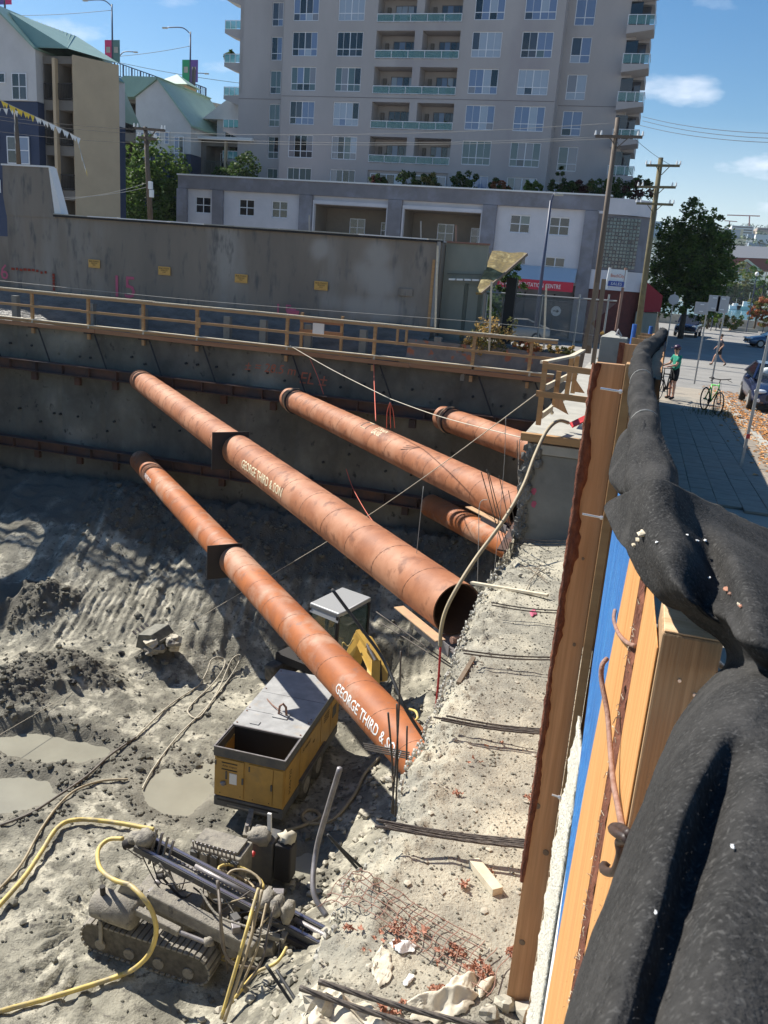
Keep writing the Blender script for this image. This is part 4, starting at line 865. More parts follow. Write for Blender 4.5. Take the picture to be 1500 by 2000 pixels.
# ================================================================ PIPE STRUTS
SR = .385
def strut(name, label, p, q, m, seam=True, openend=False, lett=None, phase=0.):
    p, q = Vector(p), Vector(q); d = (q-p).normalized(); L = (q-p).length
    t = thing(name, label, 'steel pipe strut', tuple(p), 'pipe struts bracing the pit')
    u = d.cross(Vector((0, 0, 1))).normalized(); w = u.cross(d)
    n = 40; b = B(); ring = lambda c, r: [c+(u*math.cos(a)+w*math.sin(a))*r for a in [2*math.pi*j/n for j in range(n)]]
    fs = [(j, (j+1) % n, n+(j+1) % n, n+j) for j in range(n)]
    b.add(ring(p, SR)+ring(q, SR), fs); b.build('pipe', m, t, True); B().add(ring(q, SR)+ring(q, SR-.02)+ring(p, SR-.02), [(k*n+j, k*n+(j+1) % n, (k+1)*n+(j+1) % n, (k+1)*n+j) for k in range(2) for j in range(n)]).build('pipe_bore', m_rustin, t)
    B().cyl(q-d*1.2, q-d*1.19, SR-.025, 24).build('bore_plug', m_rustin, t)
    if seam:   # spiral weld: one raised bead winding round the pipe
        pts = []; turn = 1.05; N = int(L/turn*24)
        for i in range(N+1):
            s = L*i/N; a = 2*math.pi*s/turn+phase; 
            pts.append(p+d*s+(u*math.cos(a)*1+w*math.sin(a))*(SR+.001))
        B().tube(pts, .006, 4).build('weld_seam', m_seam, t, True)
    if lett:
        for s, pos, width, ang, col in lett:
            r = SR+.004; H = .20 if width > 1.5 else .15
            def C(x, y, pos=pos, ang=ang):
                a = ang+(y)/r
                return p+d*(pos+x)+(u*math.cos(a)+w*math.sin(a))*r
            text(s, width, col, t, (0, 0, 0), (1, 0, 0), (0, 1, 0), 'painted_lettering', height=H, wrap=(C, 0, 0, 0))
    return t, d, u, w, L
def plate(t, c, d, u, w, sz=.455):
    b = B(); m = Matrix((u, w, d)).transposed(); b.box(c, (sz*2, sz*2, .02), rot=m); b.build('flange_plate', m_black, t)
def shadow_stripes(t, p, d, u, w, s0):
    for k in range(2):
        n = 24; pts = [p+d*(s0+k*.16)+(u*math.cos(a)+w*math.sin(a))*(SR+.02) for a in np.linspace(0, 2*math.pi, n)]; B().tube(pts, .03, 6).build('shadow_stripe_ring', m_black if k else m_plateL, t)  # black and pale rings paint the guard rail's shadow stripes on the pipe
    e = p+d*(s0-.05)-u*(.35)-w*.38; B().box(e, (.5, .10, .03)).build('seat_bracket', m_plateL, t)
def sole(t, q, d, u, w, m=m_plateL):
    for sx in (-1, 1):
        c = q+u*sx*.36-w*.30
        B().beam(c-d*.95+u*sx*.04, c+d*(.28)+u*sx*.04, .16, .015, up=w).build('seat_flange', m, t); B().beam(c-d*.5-w*.09, c+d*.45-w*.09, .015, .17, up=w).build('seat_web', m_gsteel, t)
    B().beam(q-d*.1-w*.42, q+d*.7-w*.42, .6, .03, up=w).build('seat_plate', m_gsteel, t)
    B().cyl(q+d*.32-w*.3-u*.45, q+d*.32-w*.3+u*.25, .05, 10).build('jack_bar', m_iron, t)
LT = 'GEORGE THIRD & SON'
tA = strut('pipe_strut', 'longest upper orange brown pipe strut with a black square plate, open end at the rim', (-17.15, 26.75, -4.5), (-1.98, 10.95, -4.5), m_rust, lett=[(LT, 13.2, 2.6, -.10, m_cream2), ], openend=True)
t, d, u, w, L = tA; plate(t, Vector((-17.35, 26.7, -4.5))+d*11.75, d, u, w); sole(t, Vector((-1.98, 10.95, -4.5)), d, u, w)
tB = strut('pipe_strut', 'middle upper pipe strut lettered as a strain gauge point', (-11.3, 26.7, -4.5), (-1.85, 16.7, -4.5), m_rust, lett=[('STRAIN', 7.0, .62, 1.15, m_cream2), ('GAUGE', 7.0, .5, .70, m_cream2)], phase=2)
t, d, u, w, L = tB; shadow_stripes(t, Vector((-11.3, 26.7, -4.5)), d, u, w, .45); sole(t, Vector((-2.2, 17.07, -4.5)), d, u, w)
pB = Vector((-11.3, 26.7, -4.5))
for a0, a1, s0, s1 in ((.26, .26, 6.3, 6.62), (.52, .52, 6.3, 6.62), (.26, .52, 6.3, 6.3), (.26, .52, 6.62, 6.62)):
    pts = [pB+d*(s0+(s1-s0)*k/6)+(u*math.cos(math.pi*(a0+(a1-a0)*k/6))+w*math.sin(math.pi*(a0+(a1-a0)*k/6)))*(SR+.004) for k in range(7)]; B().tube(pts, .012, 4).build('painted_box', m_cream2, t)
tC = strut('pipe_strut', 'short upper pipe strut farthest right, close under the guard rail corner', (-5.95, 26.7, -4.5), (-1.7, 22.4, -4.5), m_rust, phase=4)
t, d, u, w, L = tC; shadow_stripes(t, Vector((-5.95, 26.7, -4.5)), d, u, w, .4)
tD = strut('pipe_strut', 'lower orange pipe strut passing over the compressor, white lettering near its foot', (-17.2, 26.8, -7.5), (-1.6, 10.9, -7.5), m_rust2, lett=[(LT, 18.55, 2.45, .02, m_wht), (LT, 2.4, 1.0, .05, m_wht)], phase=1)
t, d, u, w, L = tD; plate(t, Vector((-17.5, 26.75, -7.5))+d*11.45, d, u, w)
strut('pipe_strut', 'short lower pipe strut half in shade at the right, beneath the upper ones', (-6.1, 26.75, -7.5), (-1.6, 22.3, -7.5), m_rust2, phase=3)
for z, s in ((-4.5, 'upper'), (-7.5, 'lower')):
    strut('pipe_strut', s+' pipe strut heading left out of view at the far left edge', (-23.6, 26.7, z), (-34.0, 16.3, z), m_rust2, phase=3)
# ================================================================ COMPRESSOR
cpz = FL+.42
rz = R_(2.5); Rm = Matrix.Rotation(rz, 3, 'Z'); CO = Vector((-7.10, 15.35, 0))
def cl(x, y, z): v = Rm@Vector((x, y, 0)); return Vector((CO.x+v.x, CO.y+v.y, FL+z))
co = thing('air_compressor', 'big yellow towed air compressor with an open black hatch, parked under the lower strut', 'air compressor', (-7.1, 17.3, FL))
def cbox(x0, x1, y0, y1, z0, z1, nm, m, par=co, bev=.0):
    b = B().box(cl((x0+x1)/2, (y0+y1)/2, (z0+z1)/2), (abs(x1-x0), abs(y1-y0), abs(z1-z0)), rz); return b.build(nm, m, par, bevel=bev)
WX = .84; LY = 4.05; ZB, ZT = .42, 1.88
cbox(-WX, WX, 1.0, LY, .62, 1.62, 'body', m_yel, bev=.02); cbox(-WX, WX, 0, .05, .62, 1.62, 'front_wall', m_yel); cbox(-WX, -WX+.05, .05, 1.0, .62, 1.62, 'side_wall', m_yel); cbox(WX-.05, WX, .05, 1.0, .62, 1.62, 'side_wall', m_yel)
cbox(-WX-.01, WX+.01, -.015, LY+.01, .34, .60, 'lower_skirt', m_slated, bev=.03)
cbox(-WX-.02, WX+.02, 1.00, LY+.02, 1.64, 1.86, 'upper_skirt', m_slated)
for a in ((-WX-.02, -WX+.03, -.02, .98), (WX-.03, WX+.02, -.02, .98), (-WX+.03, WX-.03, -.02, .04)): cbox(a[0], a[1], a[2], a[3], 1.64, 1.86, 'hatch_side', m_slated)
cbox(-WX+.05, WX-.05, .05, 1.0, .62, .9, 'hatch_floor', m_dark); cbox(-WX+.05, WX-.05, .96, .998, .9, 1.86, 'hatch_bulkhead', m_dark)
for a in ((-WX-.03, WX+.03, -.03, .0), (-WX-.03, -WX, 0, 1.0), (WX, WX+.03, 0, 1.0), (-WX-.03, WX+.03, .98, 1.01)): cbox(a[0], a[1], a[2], a[3], 1.865, 1.885, 'hatch_rim', m_gsteel)
cbox(-WX-.03, WX+.03, 1.015, 1.75, 1.865, 1.885, 'lid_panel', m_slate); cbox(-WX-.03, WX+.03, 1.76, LY+.03, 1.865, 1.89, 'lid_panel', m_slate)
cbox(-.12, .25, 1.62, 1.95, 1.892, 1.91, 'lifting_plate', m_slate); B().tube([cl(-.02, 1.8, 1.9), cl(.0, 1.8, 2.12), cl(.08, 1.8, 2.2), cl(.16, 1.8, 2.12), cl(.18, 1.8, 1.9)], .03, 6).build('lifting_eye', m_iron, co)
cbox(-.5, -.28, 1.15, 1.3, 1.888, 1.905, 'filler_cap', m_slate)
B().tube(catmull([cl(-.55, 2.35, 1.92), cl(-.3, 2.1, 1.93), cl(.0, 1.85, 1.97)], 4), .015, 5).build('lifting_chain', m_iron, co)
for x0, x1, nm in ((-.80, -.12, 'a'), (-.02, .58, 'b')): 
    dr = cbox(x0, x1, -.022, -.004, .66, 1.60, 'front_door', m_yel)
    cbox((x0+.02 if x0 > -.5 else x0-.02), (x0+.05 if x0 > -.5 else x0+.01), -.04, -.02, 1.42, 1.54, 'hinge', m_slated, dr); cbox(x1-.04, x1, -.045, -.02, 1.05, 1.2, 'handle', m_slated, dr)
cbox(.60, .82, -.02, -.003, .66, 1.6, 'corner_panel', m_yel)
for i, (z0, z1) in enumerate(((1.50, 1.525), (1.33, 1.355))): cbox(-.66, -.28, -.03, -.022, z0, z1, 'badge_bar', m_ink)
text('Atlas Copco', .36, m_ink, co, cl(-.65, -.026, 1.395), Rm@Vector((1, 0, 0)), (0, 0, 1), shear=.3)
cbox(-.46, -.28, -.035, -.022, 1.0, 1.27, 'notice_card', m_wht); cbox(-.56, -.52, -.04, -.022, 1.1, 1.3, 'handle', m_slated)
B().blob(cl(-.6, -.05, .98), (.07, .05, .06), 1, .3).build('air_valve', m_gsteel, co, True)
Xd = Rm@Vector((0, 1, 0))
for y0, y1 in ((.05, .98), (1.02, 2.5), (2.54, 3.3), (3.34, 4.0)): cbox(WX+.002, WX+.016, y0, y1, .66, 1.6, 'side_door', m_yel)
text('MAG 925', .62, m_ink, co, cl(WX+.018, .42, .82), (0, 0, 1), -Xd, height=.12); text('Screamer', .6, m_ink, co, cl(WX+.018, 1.15, 1.40), Xd, (0, 0, 1), shear=.3); text('925', .16, m_ink, co, cl(WX+.018, 1.9, 1.22), Xd, (0, 0, 1))
for i in range(4): cbox(WX+.016, WX+.02, 2.75, 3.15, 1.32+i*.06, 1.345+i*.06, 'vent_louvre', m_ink)
cbox(WX+.016, WX+.03, 3.45, 3.75, 1.1, 1.4, 'vent_grille', m_slated); cbox(-WX-.0, WX, LY+.012, LY+.03, .7, 1.6, 'rear_panel', m_yel)
cbox(-WX, WX, 2.72, 2.73, 1.886, 1.893, 'lid_seam', m_slated)
for x in (-.8, .8):
    for y in (1.1, 1.68, 1.85, 2.9, 3.95): B().cyl(cl(x, y, 1.885), cl(x, y, 1.905), .02, 6).build('lid_bolt', m_iron, co)
cbox(-.75, .75, -.02, -.012, .50, .54, 'skirt_lip', m_black); cbox(-.5, .5, -.028, -.02, .40, .44, 'skirt_slot', m_muddy)
B().beam(cl(-.84, .1, 1.2), cl(-.84, .1, .7), .03, .03).build('side_rail', m_slated, co)
for x in (-.70, -.2, .1, .5): cbox(x, x+.02, -.03, -.022, .70, .72, 'door_screw', m_ink)
for y in (1.45, 2.35):
    wh = thing('wheel', None, None, cl(WX-.12, y, .4)); wh.parent = co; wh.location = wh.location-ORG[co]; ORG[wh] = Vector(cl(WX-.12, y, .4))
    B().cyl(cl(WX-.14, y, .37), cl(WX+.06, y, .37), .36, 22).build('tyre', m_rubber, wh, True, bevel=0); B().cyl(cl(WX+.03, y, .37), cl(WX+.07, y, .37), .2, 16).build('rim', m_muddy, wh)
for y in (1.45, 2.35): B().cyl(cl(-WX+.02, y, .37), cl(-WX+.2, y, .37), .36, 18).build('wheel', m_rubber, co, True)
cbox(WX-.22, WX+.10, .98, 2.85, .72-.02, .76, 'mudguard', m_slated); cbox(-.7, .7, .3, 3.9, .3, .36, 'chassis', m_black)
B().beam(cl(.1, 0, .42), cl(.25, -.7, .25), .12, .1).build('tow_bar', m_muddy, co); B().cyl(cl(.25, -.62, 0), cl(.25, -.62, .5), .04, 8).build('jack_leg', m_gsteel, co)
# ================================================================ DRILL RIG
dr = thing('tieback_drill_rig', 'mud caked crawler drill rig with a long low mast and coiled yellow hoses', 'drill rig', (-6.6, 11.8, FL))
def rp(px, py, Yv): return onY(px, py, Yv)
YT = 11.15
def track(y0, y1, x0, x1, nm):
    zb = FL-.02; r = .30; b = B(); t = thing(nm, None, None, ((x0+x1)/2, y0, FL)); t.parent = dr; t.location = t.location-ORG[dr]
    prof = [(x0+r-r*math.sin(a), zb+r-r*math.cos(a)) for a in np.linspace(0, math.pi, 9)]+[(x1-r+r*math.sin(a), zb+r+r*math.cos(a)) for a in np.linspace(0, math.pi, 9)]
    b.prism([(x, y0+.03, z) for x, z in prof], (0, y1-y0-.06, 0)); b.build('track_core', m_rubber, t)
    me = boxmesh('track_shoe', (.085, y1-y0, .04), m_muddy, .006)
    P = []; per = [Vector((x, 0, z)) for x, z in prof]; per.append(per[0])
    tot = sum((per[i+1]-per[i]).length for i in range(len(per)-1)); nst = int(tot/.115)
    for k in range(nst):
        s = tot*k/nst; i = 0
        while s > (per[i+1]-per[i]).length: s -= (per[i+1]-per[i]).length; i += 1
        e = (per[i+1]-per[i]).normalized(); c = per[i]+e*s; nrm = Vector((-e.z, 0, e.x)); 
        inst(me, 'track_shoe', t, (c.x, (y0+y1)/2, c.z), (0, -math.atan2(e.z, e.x), 0))
    for k in range(4): B().cyl((x0+.42+k*(x1-x0-.84)/3, y0-.01, zb+.2), (x0+.42+k*(x1-x0-.84)/3, y0+.02, zb+.2), .11, 12).build('road_wheel', m_muddy, t)
    return t
track(10.95, 11.38, -8.35, -5.7, 'crawler_track'); track(12.65, 13.08, -7.9, -5.2, 'crawler_track')
B().bb(-7.9, -5.9, 11.4, 12.6, FL+.2, FL+.55).build('undercarriage', m_muddy, dr, bevel=.03)
B().bb(-7.3, -6.3, 11.45, 12.5, FL+.56, FL+.95).build('turret', m_muddy, dr, bevel=.04)
# mast: two bright guide rails with a chain trough, sloping down to the rim
ml, mr2 = Vector((-7.75, 12.0, FL+1.72)), Vector((-1.9, 11.75, FL+.55)); md = (mr2-ml).normalized()
mast = thing('mast', None, None, ml); mast.parent = dr; mast.location = ml-ORG[dr]; ORG[mast] = ml
sd = md.cross(Vector((0, 0, 1))).normalized(); up = sd.cross(md)
def mb_(a, c, off, h, w_, hh, nm, m): B().beam(ml+md*a+sd*off+up*h, ml+md*c+sd*off+up*h, w_, hh).build(nm, m, mast)
mb_(0, 5.9, -.17, 0, .10, .12, 'guide_rail', m_slated); mb_(0, 5.9, .17, 0, .10, .12, 'guide_rail', m_slated)
mb_(.1, 5.8, -.17, .065, .05, .012, 'rail_strip', m_chrome); mb_(.1, 5.8, .17, .065, .05, .012, 'rail_strip', m_chrome)
mb_(0, 5.9, 0, -.09, .26, .05, 'mast_web', m_black); mb_(.5, 2.9, 0, -.03, .13, .05, 'chain_trough', m_muddy); mb_(3.0, 5.8, .28, -.10, .08, .10, 'side_beam', m_black)
cm = boxmesh('chain_link', (.05, .05, .03), m_gsteel)
for k in range(60):
    c = ml+md*(.7+k*.085)+up*.01; o = inst(cm, 'chain_link', mast, c); 
# rotary head at the near end of the mast
h = ml+md*.12; B().blob(h+Vector((0, 0, .12)), (.2, .2, .17), 2, .2, 10, 7).build('drill_motor', m_muddy, dr, True); B().cyl(h+Vector((-.3, 0, .06)), h+Vector((-.02, 0, .15)), .13, 12).build('swivel', m_muddy, dr, True)
B().cyl(h+Vector((-.42, -.05, -.1)), h+Vector((-.2, 0, .02)), .10, 10).build('coupling', m_black, dr, True)
for k in range(4): B().beam(h+Vector((.15+k*.12, -.12, -.3)), h+Vector((.18+k*.12, .1, .33-.05*k)), .03, .06).build('head_bracket', m_gsteel if k % 2 else m_muddy, dr)
# clamp (centraliser) near the right end
for k, s in enumerate((2.75, 2.95, 3.15)):
    c = ml+md*s; B().blob(c+up*.18+Vector((0, -.05, .03)), (.14, .24, .17), k+5, .3, 9, 6).build('clamp_jaw', m_muddy, dr, True)
B().bb((ml+md*3.05).x-.3, (ml+md*3.05).x+.25, 11.45, 12.25, (ml+md*3.05).z-.18, (ml+md*3.05).z-.08).build('clamp_base', m_muddy, dr, bevel=.02)
B().cyl(ml+md*1.2+up*.1, ml+md*2.6+up*.1, .045, 10).build('drill_rod', m_gsteel, dr, True)
B().cyl(ml+md*3.3+up*.07, ml+md*6.0+up*.07, .05, 10).build('drill_rod', m_gsteel, dr, True)
# boom and cylinders
a0 = Vector((-7.2, 11.45, FL+1.12)); a1 = Vector((-5.0, 11.3, FL+.82))
B().beam(a0, a1, .26, .28).build('boom', m_muddy, dr, bevel=.03); B().beam(a0+Vector((-.2, -.34, -.05)), a0+Vector((.85, -.4, -.2)), .13, .13).build('lift_cylinder', m_muddy, dr, bevel=.02)
B().cyl(a0+Vector((.85, -.4, -.2)), a0+Vector((1.35, -.38, -.26)), .04, 10).build('cylinder_rod', m_gsteel, dr); B().blob(a0+Vector((1.4, -.36, -.26)), (.1, .08, .1), 3).build('clevis', m_muddy, dr, True)
B().prism([(-7.9, 11.25, FL+.85), (-7.35, 11.25, FL+.85), (-7.25, 11.25, FL+1.35), (-7.65, 11.25, FL+1.4)], (0, .08, 0)).build('bracket_plate', m_muddy, dr); B().beam((-5.6, 11.4, FL+.5), (-4.7, 11.5, FL+.75), .2, .2).build('tilt_arm', m_muddy, dr, bevel=.02)
B().beam((-4.9, 11.5, FL+.2), (-4.2, 11.6, FL+.6), .3, .35).build('mast_foot', m_black, dr, bevel=.03); B().bb(-4.2, -3.5, 11.4, 11.9, FL+.1, FL+.5).build('stabiliser', m_muddy, dr, bevel=.05)
# fuel tank on the left
tk = B(); x0, x1 = -8.15, -7.25; tk.tube([(x0, 11.15, FL+.92), (x0+.05, 11.15, FL+.92), (x1-.05, 11.12, FL+.92), (x1, 11.12, FL+.92)], [.22, .27, .27, .2], 16); tk.build('tank', m_muddy, dr, True); B().cyl((-7.95, 11.1, FL+1.15), (-7.95, 11.08, FL+1.36), .05, 10).build('tank_filler', m_black, dr)
B().beam((-7.9, 10.93, FL+.75), (-7.9, 10.93, FL+.25), .07, .03).build('tank_strut', m_muddy, dr)
# power pack and valve bank at the back
B().bb(-7.2, -6.1, 12.9, 13.5, FL+.5, FL+1.15).build('valve_bank', m_muddy, dr, bevel=.03)
for k in range(11): B().cyl((-7.1+k*.09, 12.88, FL+1.12), (-7.1+k*.09, 12.84, FL+1.34), .017, 6).build('control_lever', m_gsteel, dr)
for k in range(5): B().bb(-7.15+k*.22, -7.0+k*.22, 12.82, 12.9, FL+.7, FL+1.1).build('valve_block', m_muddy if k % 2 else m_slated, dr)
B().bb(-7.15, -6.2, 13.0, 13.45, FL+1.16, FL+1.22).build('cover_plate', m_muddy, dr)
eng = Vector((-6.1, 13.9, FL))
B().bb(-6.35, -5.75, 13.7, 14.2, FL+.05, FL+1.05).build('engine_housing', m_slated, dr, bevel=.04); B().blob(eng+Vector((0, -.1, 1.08)), (.28, .22, .18), 8, .2, 10, 6).build('air_filter', m_muddy, dr, True)
B().beam(eng+Vector((.18, 0, 1.1)), eng+Vector((.16, 0, 1.6)), .08, .05).build('white_stake', m_wht, dr); B().blob(eng+Vector((.55, .02, 1.1)), (.2, .15, .14), 12, .4, 9, 6).build('sacking_lump', m_cloth, dr, True)
B().bb(-5.72, -5.35, 13.7, 14.05, FL+.2, FL+1.05).build('pump_housing', m_black, dr, bevel=.04); B().cyl(eng+Vector((-.05, -.33, .75)), eng+Vector((-.05, -.25, .78)), .05, 10).build('red_valve', m_red, dr)
for k in range(7):   # coiled yellow hoses slung on the back of the rig
    c = Vector((-6.55+.12*k, 12.55+.05*(k % 3), FL+.72+.05*k)); rr_ = .28+.05*(k % 3)
    pts = [c+Vector((math.cos(a)*rr_*1.25, math.sin(a)*rr_*.6, math.sin(a+k)*.10)) for a in np.linspace(0, 2*math.pi*.92, 18)]
    B().tube(pts, .028, 7).build('coiled_hose', m_hosey if k % 2 else m_hosep, dr, True)
for k in range(6):
    c = Vector((-6.0+.1*k, 11.75, FL+.55)); pts = [c+Vector((math.cos(a)*(.38-.03*k), -.1+math.sin(a)*.16, math.sin(a)*.3-.1)) for a in np.linspace(math.pi, 2*math.pi*1.05, 14)]; B().tube(pts, .027, 7).build('hanging_hose', m_hosey if k % 2 else m_hosep, dr, True)
# loops that drape from the mast to the ground at the right
def hose(parent, pts, r, m, nm='hose', n=6, label=None, cat=None, group=None, seg=8):
    b = B().tube(catmull(pts, n), r, seg); return b.build(nm, m, parent, True, label=label, cat=cat, group=group)
for k, (px0, py0, px1, py1, px2, py2) in enumerate(((505, 1735, 478, 1830, 432, 1990), (512, 1738, 485, 1850, 438, 1995), (520, 1765, 500, 1860, 455, 1960), (425, 1720, 432, 1800, 445, 1900), (535, 1770, 510, 1880, 460, 1950))):
    A = rp(px0, py0, 11.3); C_ = rp(px1, py1, 10.6); D_ = onZ(px2, py2, FL+.6 if k < 2 else FL+.15); hose(dr, [A, A.lerp(C_, .5)+Vector((0, 0, .02)), C_, D_], .032 if k < 2 else .02, (m_hosey, m_hosep, m_hosep, m_hoseg, m_hoseg)[k], 'dangling_hose')
hose(dr, [rp(425, 1720, 11.2), rp(430, 1780, 11.0), rp(436, 1850, 10.9), rp(460, 1885, 10.9), rp(520, 1890, 11.2)], .03, m_hoseg, 'dangling_hose')
hose(dr, [rp(560, 1850, 11.3), rp(540, 1880, 11.0), rp(500, 1900, 10.9), rp(470, 1935, 10.7), rp(455, 1955, 10.6)], .03, m_hosey, 'dangling_hose')
rg = random.Random(77)
for k in range(9):
    A = ml+md*rg.uniform(.2, 3.2)+Vector((0, -.2, .05)); C_ = A+Vector((rg.uniform(-.2, .4), rg.uniform(-.2, .1), -rg.uniform(.3, .55))); D_ = A+Vector((rg.uniform(.3, .9), rg.uniform(-.1, .2), rg.uniform(-.15, .05)))
    hose(dr, [A, C_, D_], .014, m_hoseg if k % 3 else m_hosep, 'small_hose', seg=6)
for k in range(26):
    s0 = rg.uniform(-.1, 4.4); A = ml+md*s0+Vector((0, rg.uniform(-.35, .3), rg.uniform(-.25, .12))); D_ = A+Vector((rg.uniform(.2, 1.3), rg.uniform(-.4, .25), rg.uniform(-.5, .1))); C_ = (A+D_)/2+Vector((rg.uniform(-.2, .2), rg.uniform(-.25, .1), -rg.uniform(.05, .35)))
    hose(dr, [A, C_, D_], rg.choice([.012, .016, .022]), rg.choice([m_hoseg, m_hosep, m_muddy, m_black]), 'small_hose', seg=6)
for k in range(20):
    c = Vector((rg.uniform(-7.9, -4.9), rg.uniform(11.35, 12.6), FL+rg.uniform(.5, 1.15))); s_ = rg.uniform(.04, .11)
    if k % 2: B().cyl(c, c+Vector((rg.uniform(-.25, .25), rg.uniform(-.1, .1), rg.uniform(-.1, .15))), s_*.6, 9).build('fitting', rg.choice([m_muddy, m_gsteel, m_black]), dr, True)
    else: B().box(c, (s_*2, s_*1.4, s_*1.6), rg.uniform(0, 3)).build('fitting', rg.choice([m_muddy, m_slated, m_gsteel]), dr, bevel=.01)
# supply hoses over the ground
def gh(pts, r, m, label, up=.0, nm='hose', cat='hose', seg=8, group='hoses on the pit floor', tail=()):
    P = []; zz_ = []
    pp = catmull([(x, y, 0) for x, y in pts], 6)
    for v in pp:
        z = FL
        for _ in range(5): q = onZ(v.x, v.y, z+r+up); z = .5*z+.5*max(hz_(q.x+a, q.y+c) for a in (-.1, 0, .1) for c in (-.1, 0, .1))
        zz_.append(z)
    zz_ = [max(zz_[i], sum(zz_[max(0, i-2):i+3])/len(zz_[max(0, i-2):i+3])) for i in range(len(zz_))]
    P = [onZ(v.x, v.y, z+r*.8+up) for v, z in zip(pp, zz_)]+list(tail)
    return hose(None, P, r, m, nm, label=label, cat=cat, group=group, seg=seg)
gh([(-40, 1810), (40, 1722), (78, 1668), (112, 1617), (150, 1601), (220, 1606), (300, 1620)], .05, m_hosey, 'thick yellow hose running from the left edge to the rig power pack', .06)
gh([(-60, 1992), (0, 1975), (100, 1948), (200, 1917), (240, 1903)], .045, m_hosey, 'yellow hose looping round the tank and track to the lower left corner', .0, tail=[onY(px, py, y_) for px, py, y_ in ((265, 1890, 10.6), (292, 1862, 10.65), (305, 1820, 10.7), (297, 1780, 10.75), (275, 1748, 10.8), (253, 1728, 10.95))])
hose(None, [rp(255, 1728, 10.95), rp(222, 1718, 11.0), rp(195, 1695, 11.3), rp(192, 1660, 11.8), rp(212, 1640, 12.1), rp(240, 1638, 12.1)], .042, m_hosey, label='bright yellow hose bowing out left of the drill motor', cat='hose', group='hoses on the pit floor')
gh([(500, 1668), (520, 1650), (545, 1628), (590, 1613), (622, 1597), (618, 1585), (600, 1582), (590, 1595), (605, 1608), (650, 1600), (690, 1555), (712, 1512), (742, 1478)], .04, m_hosep, 'sandy hose looping behind the rig toward the strut foot')
gh([(445, 1650), (470, 1652), (500, 1668)], .045, m_hosey, 'short stretch of yellow hose leaving the pump housing in the puddle')
gh([(265, 1440), (330, 1378), (385, 1340), (405, 1310), (412, 1290), (428, 1283), (440, 1295), (420, 1330), (375, 1375), (368, 1393), (390, 1400), (425, 1350), (452, 1290), (470, 1280), (462, 1302), (440, 1335), (400, 1385), (345, 1440), (300, 1500), (278, 1540)], .022, m_rope, 'cream hose laid in two long loops left of the compressor', nm='rope_hose', seg=6)
gh([(0, 1612), (60, 1588), (120, 1550), (170, 1515), (215, 1475), (265, 1440)], .03, m_hoseg, 'dark mud covered hose crossing the puddle at the left')
gh([(-10, 1745), (40, 1690), (80, 1620), (115, 1572), (150, 1542), (200, 1525), (250, 1522)], .028, m_hosep, 'thin sandy hose curving from the left edge to the puddle')
gh([(800, 1385), (812, 1390), (815, 1403), (800, 1412), (780, 1405)], .035, m_hosey, 'small loop of cream hose beside the strut foot', .3)
# ================================================================ EXCAVATOR
ez = FL+.38
exc = thing('excavator', 'small yellow excavator with a pale cab roof half hidden behind the lower strut', 'excavator', (-7.5, 21.6, ez))
er = R_(-18); Er = Matrix.Rotation(er, 3, 'Z'); EO = Vector((-7.45, 21.95, ez))
def el(x, y, z): v = Er@Vector((x, y, 0)); return Vector((EO.x+v.x, EO.y+v.y, ez+z))
def ebox(x0, x1, y0, y1, z0, z1, nm, m, par=exc, bev=0): return B().box(el((x0+x1)/2, (y0+y1)/2, (z0+z1)/2), (abs(x1-x0), abs(y1-y0), abs(z1-z0)), er).build(nm, m, par, bevel=bev)
cab = ebox(-.52, .52, -.7, .8, .95, 1.15, 'cab', m_slated)
rfp = [(-.54, -.72, 2.55), (.54, -.72, 2.52), (.62, -.3, 2.6), (.56, .82, 2.6), (-.54, .82, 2.62)]
B().prism([el(*p) for p in rfp], (0, 0, .13)).build('cab_roof', m_signb, exc, bevel=.04)
B().prism([el(-.5, -.76, 2.42), el(.55, -.76, 2.38), el(.55, -.70, 2.56), el(-.5, -.70, 2.58)], (0, .02, 0)).build('roof_visor', m_signb, exc)
for x, y in ((-.5, -.7), (.5, -.7), (-.5, .78), (.5, .78), (-.5, .1)): ebox(x-.04, x+.04, y-.04, y+.04, 1.15, 2.55, 'cab_pillar', m_black)
for a in ((-.47, .47, -.71, -.70), (-.51, -.50, -.66, .74), (.50, .51, -.66, .74)): ebox(*a, 1.2, 2.5, 'cab_glass', glass('cab_glass', (.05, .10, .09), .05, al=.55))
ebox(-.3, .25, .2, .7, 1.2, 1.9, 'seat', m_slated); ebox(-.2, .1, .0, .25, 1.3, 1.45, 'seat_cushion', m_exy)
B().cyl(el(-.72, -.3, 2.1), el(-.70, -.36, 2.12), .12, 14).build('round_mirror', m_wht, exc); B().cyl(el(-.72, -.3, 2.1), el(-.5, -.3, 2.2), .015, 6).build('mirror_arm', m_black, exc)
ebox(-1.7, -.62, -.3, 1.4, .9, 1.5, 'engine_cover', m_exy, bev=.06); ebox(-.9, -.54, -.75, .9, .85, 1.0, 'side_step', m_slated)
ebox(-1.6, .6, -.9, 1.3, .55, .8, 'turntable', m_black)
for x in (-1.5, .3): ebox(x-.22, x+.22, -1.3, 1.6, 0, .55, 'crawler_track', m_rubber, bev=.12)
pb = [rp(664, 1300, 20.4), rp(692, 1236, 20.2), rp(706, 1243, 20.1), rp(738, 1298, 19.6), rp(735, 1330, 19.3), rp(716, 1330, 19.3), rp(716, 1305, 19.6), rp(697, 1262, 20.1), rp(676, 1318, 20.3)]
B().prism(pb, (.28, .10, 0)).build('boom', m_exy, exc, bevel=.02)
B().beam(rp(698, 1232, 20.0), rp(718, 1262, 19.7), .12, .10).build('boom_cylinder', m_exy, exc); B().cyl(rp(716, 1258, 19.7), rp(733, 1290, 19.4), .035, 8).build('cylinder_rod', m_gsteel, exc)
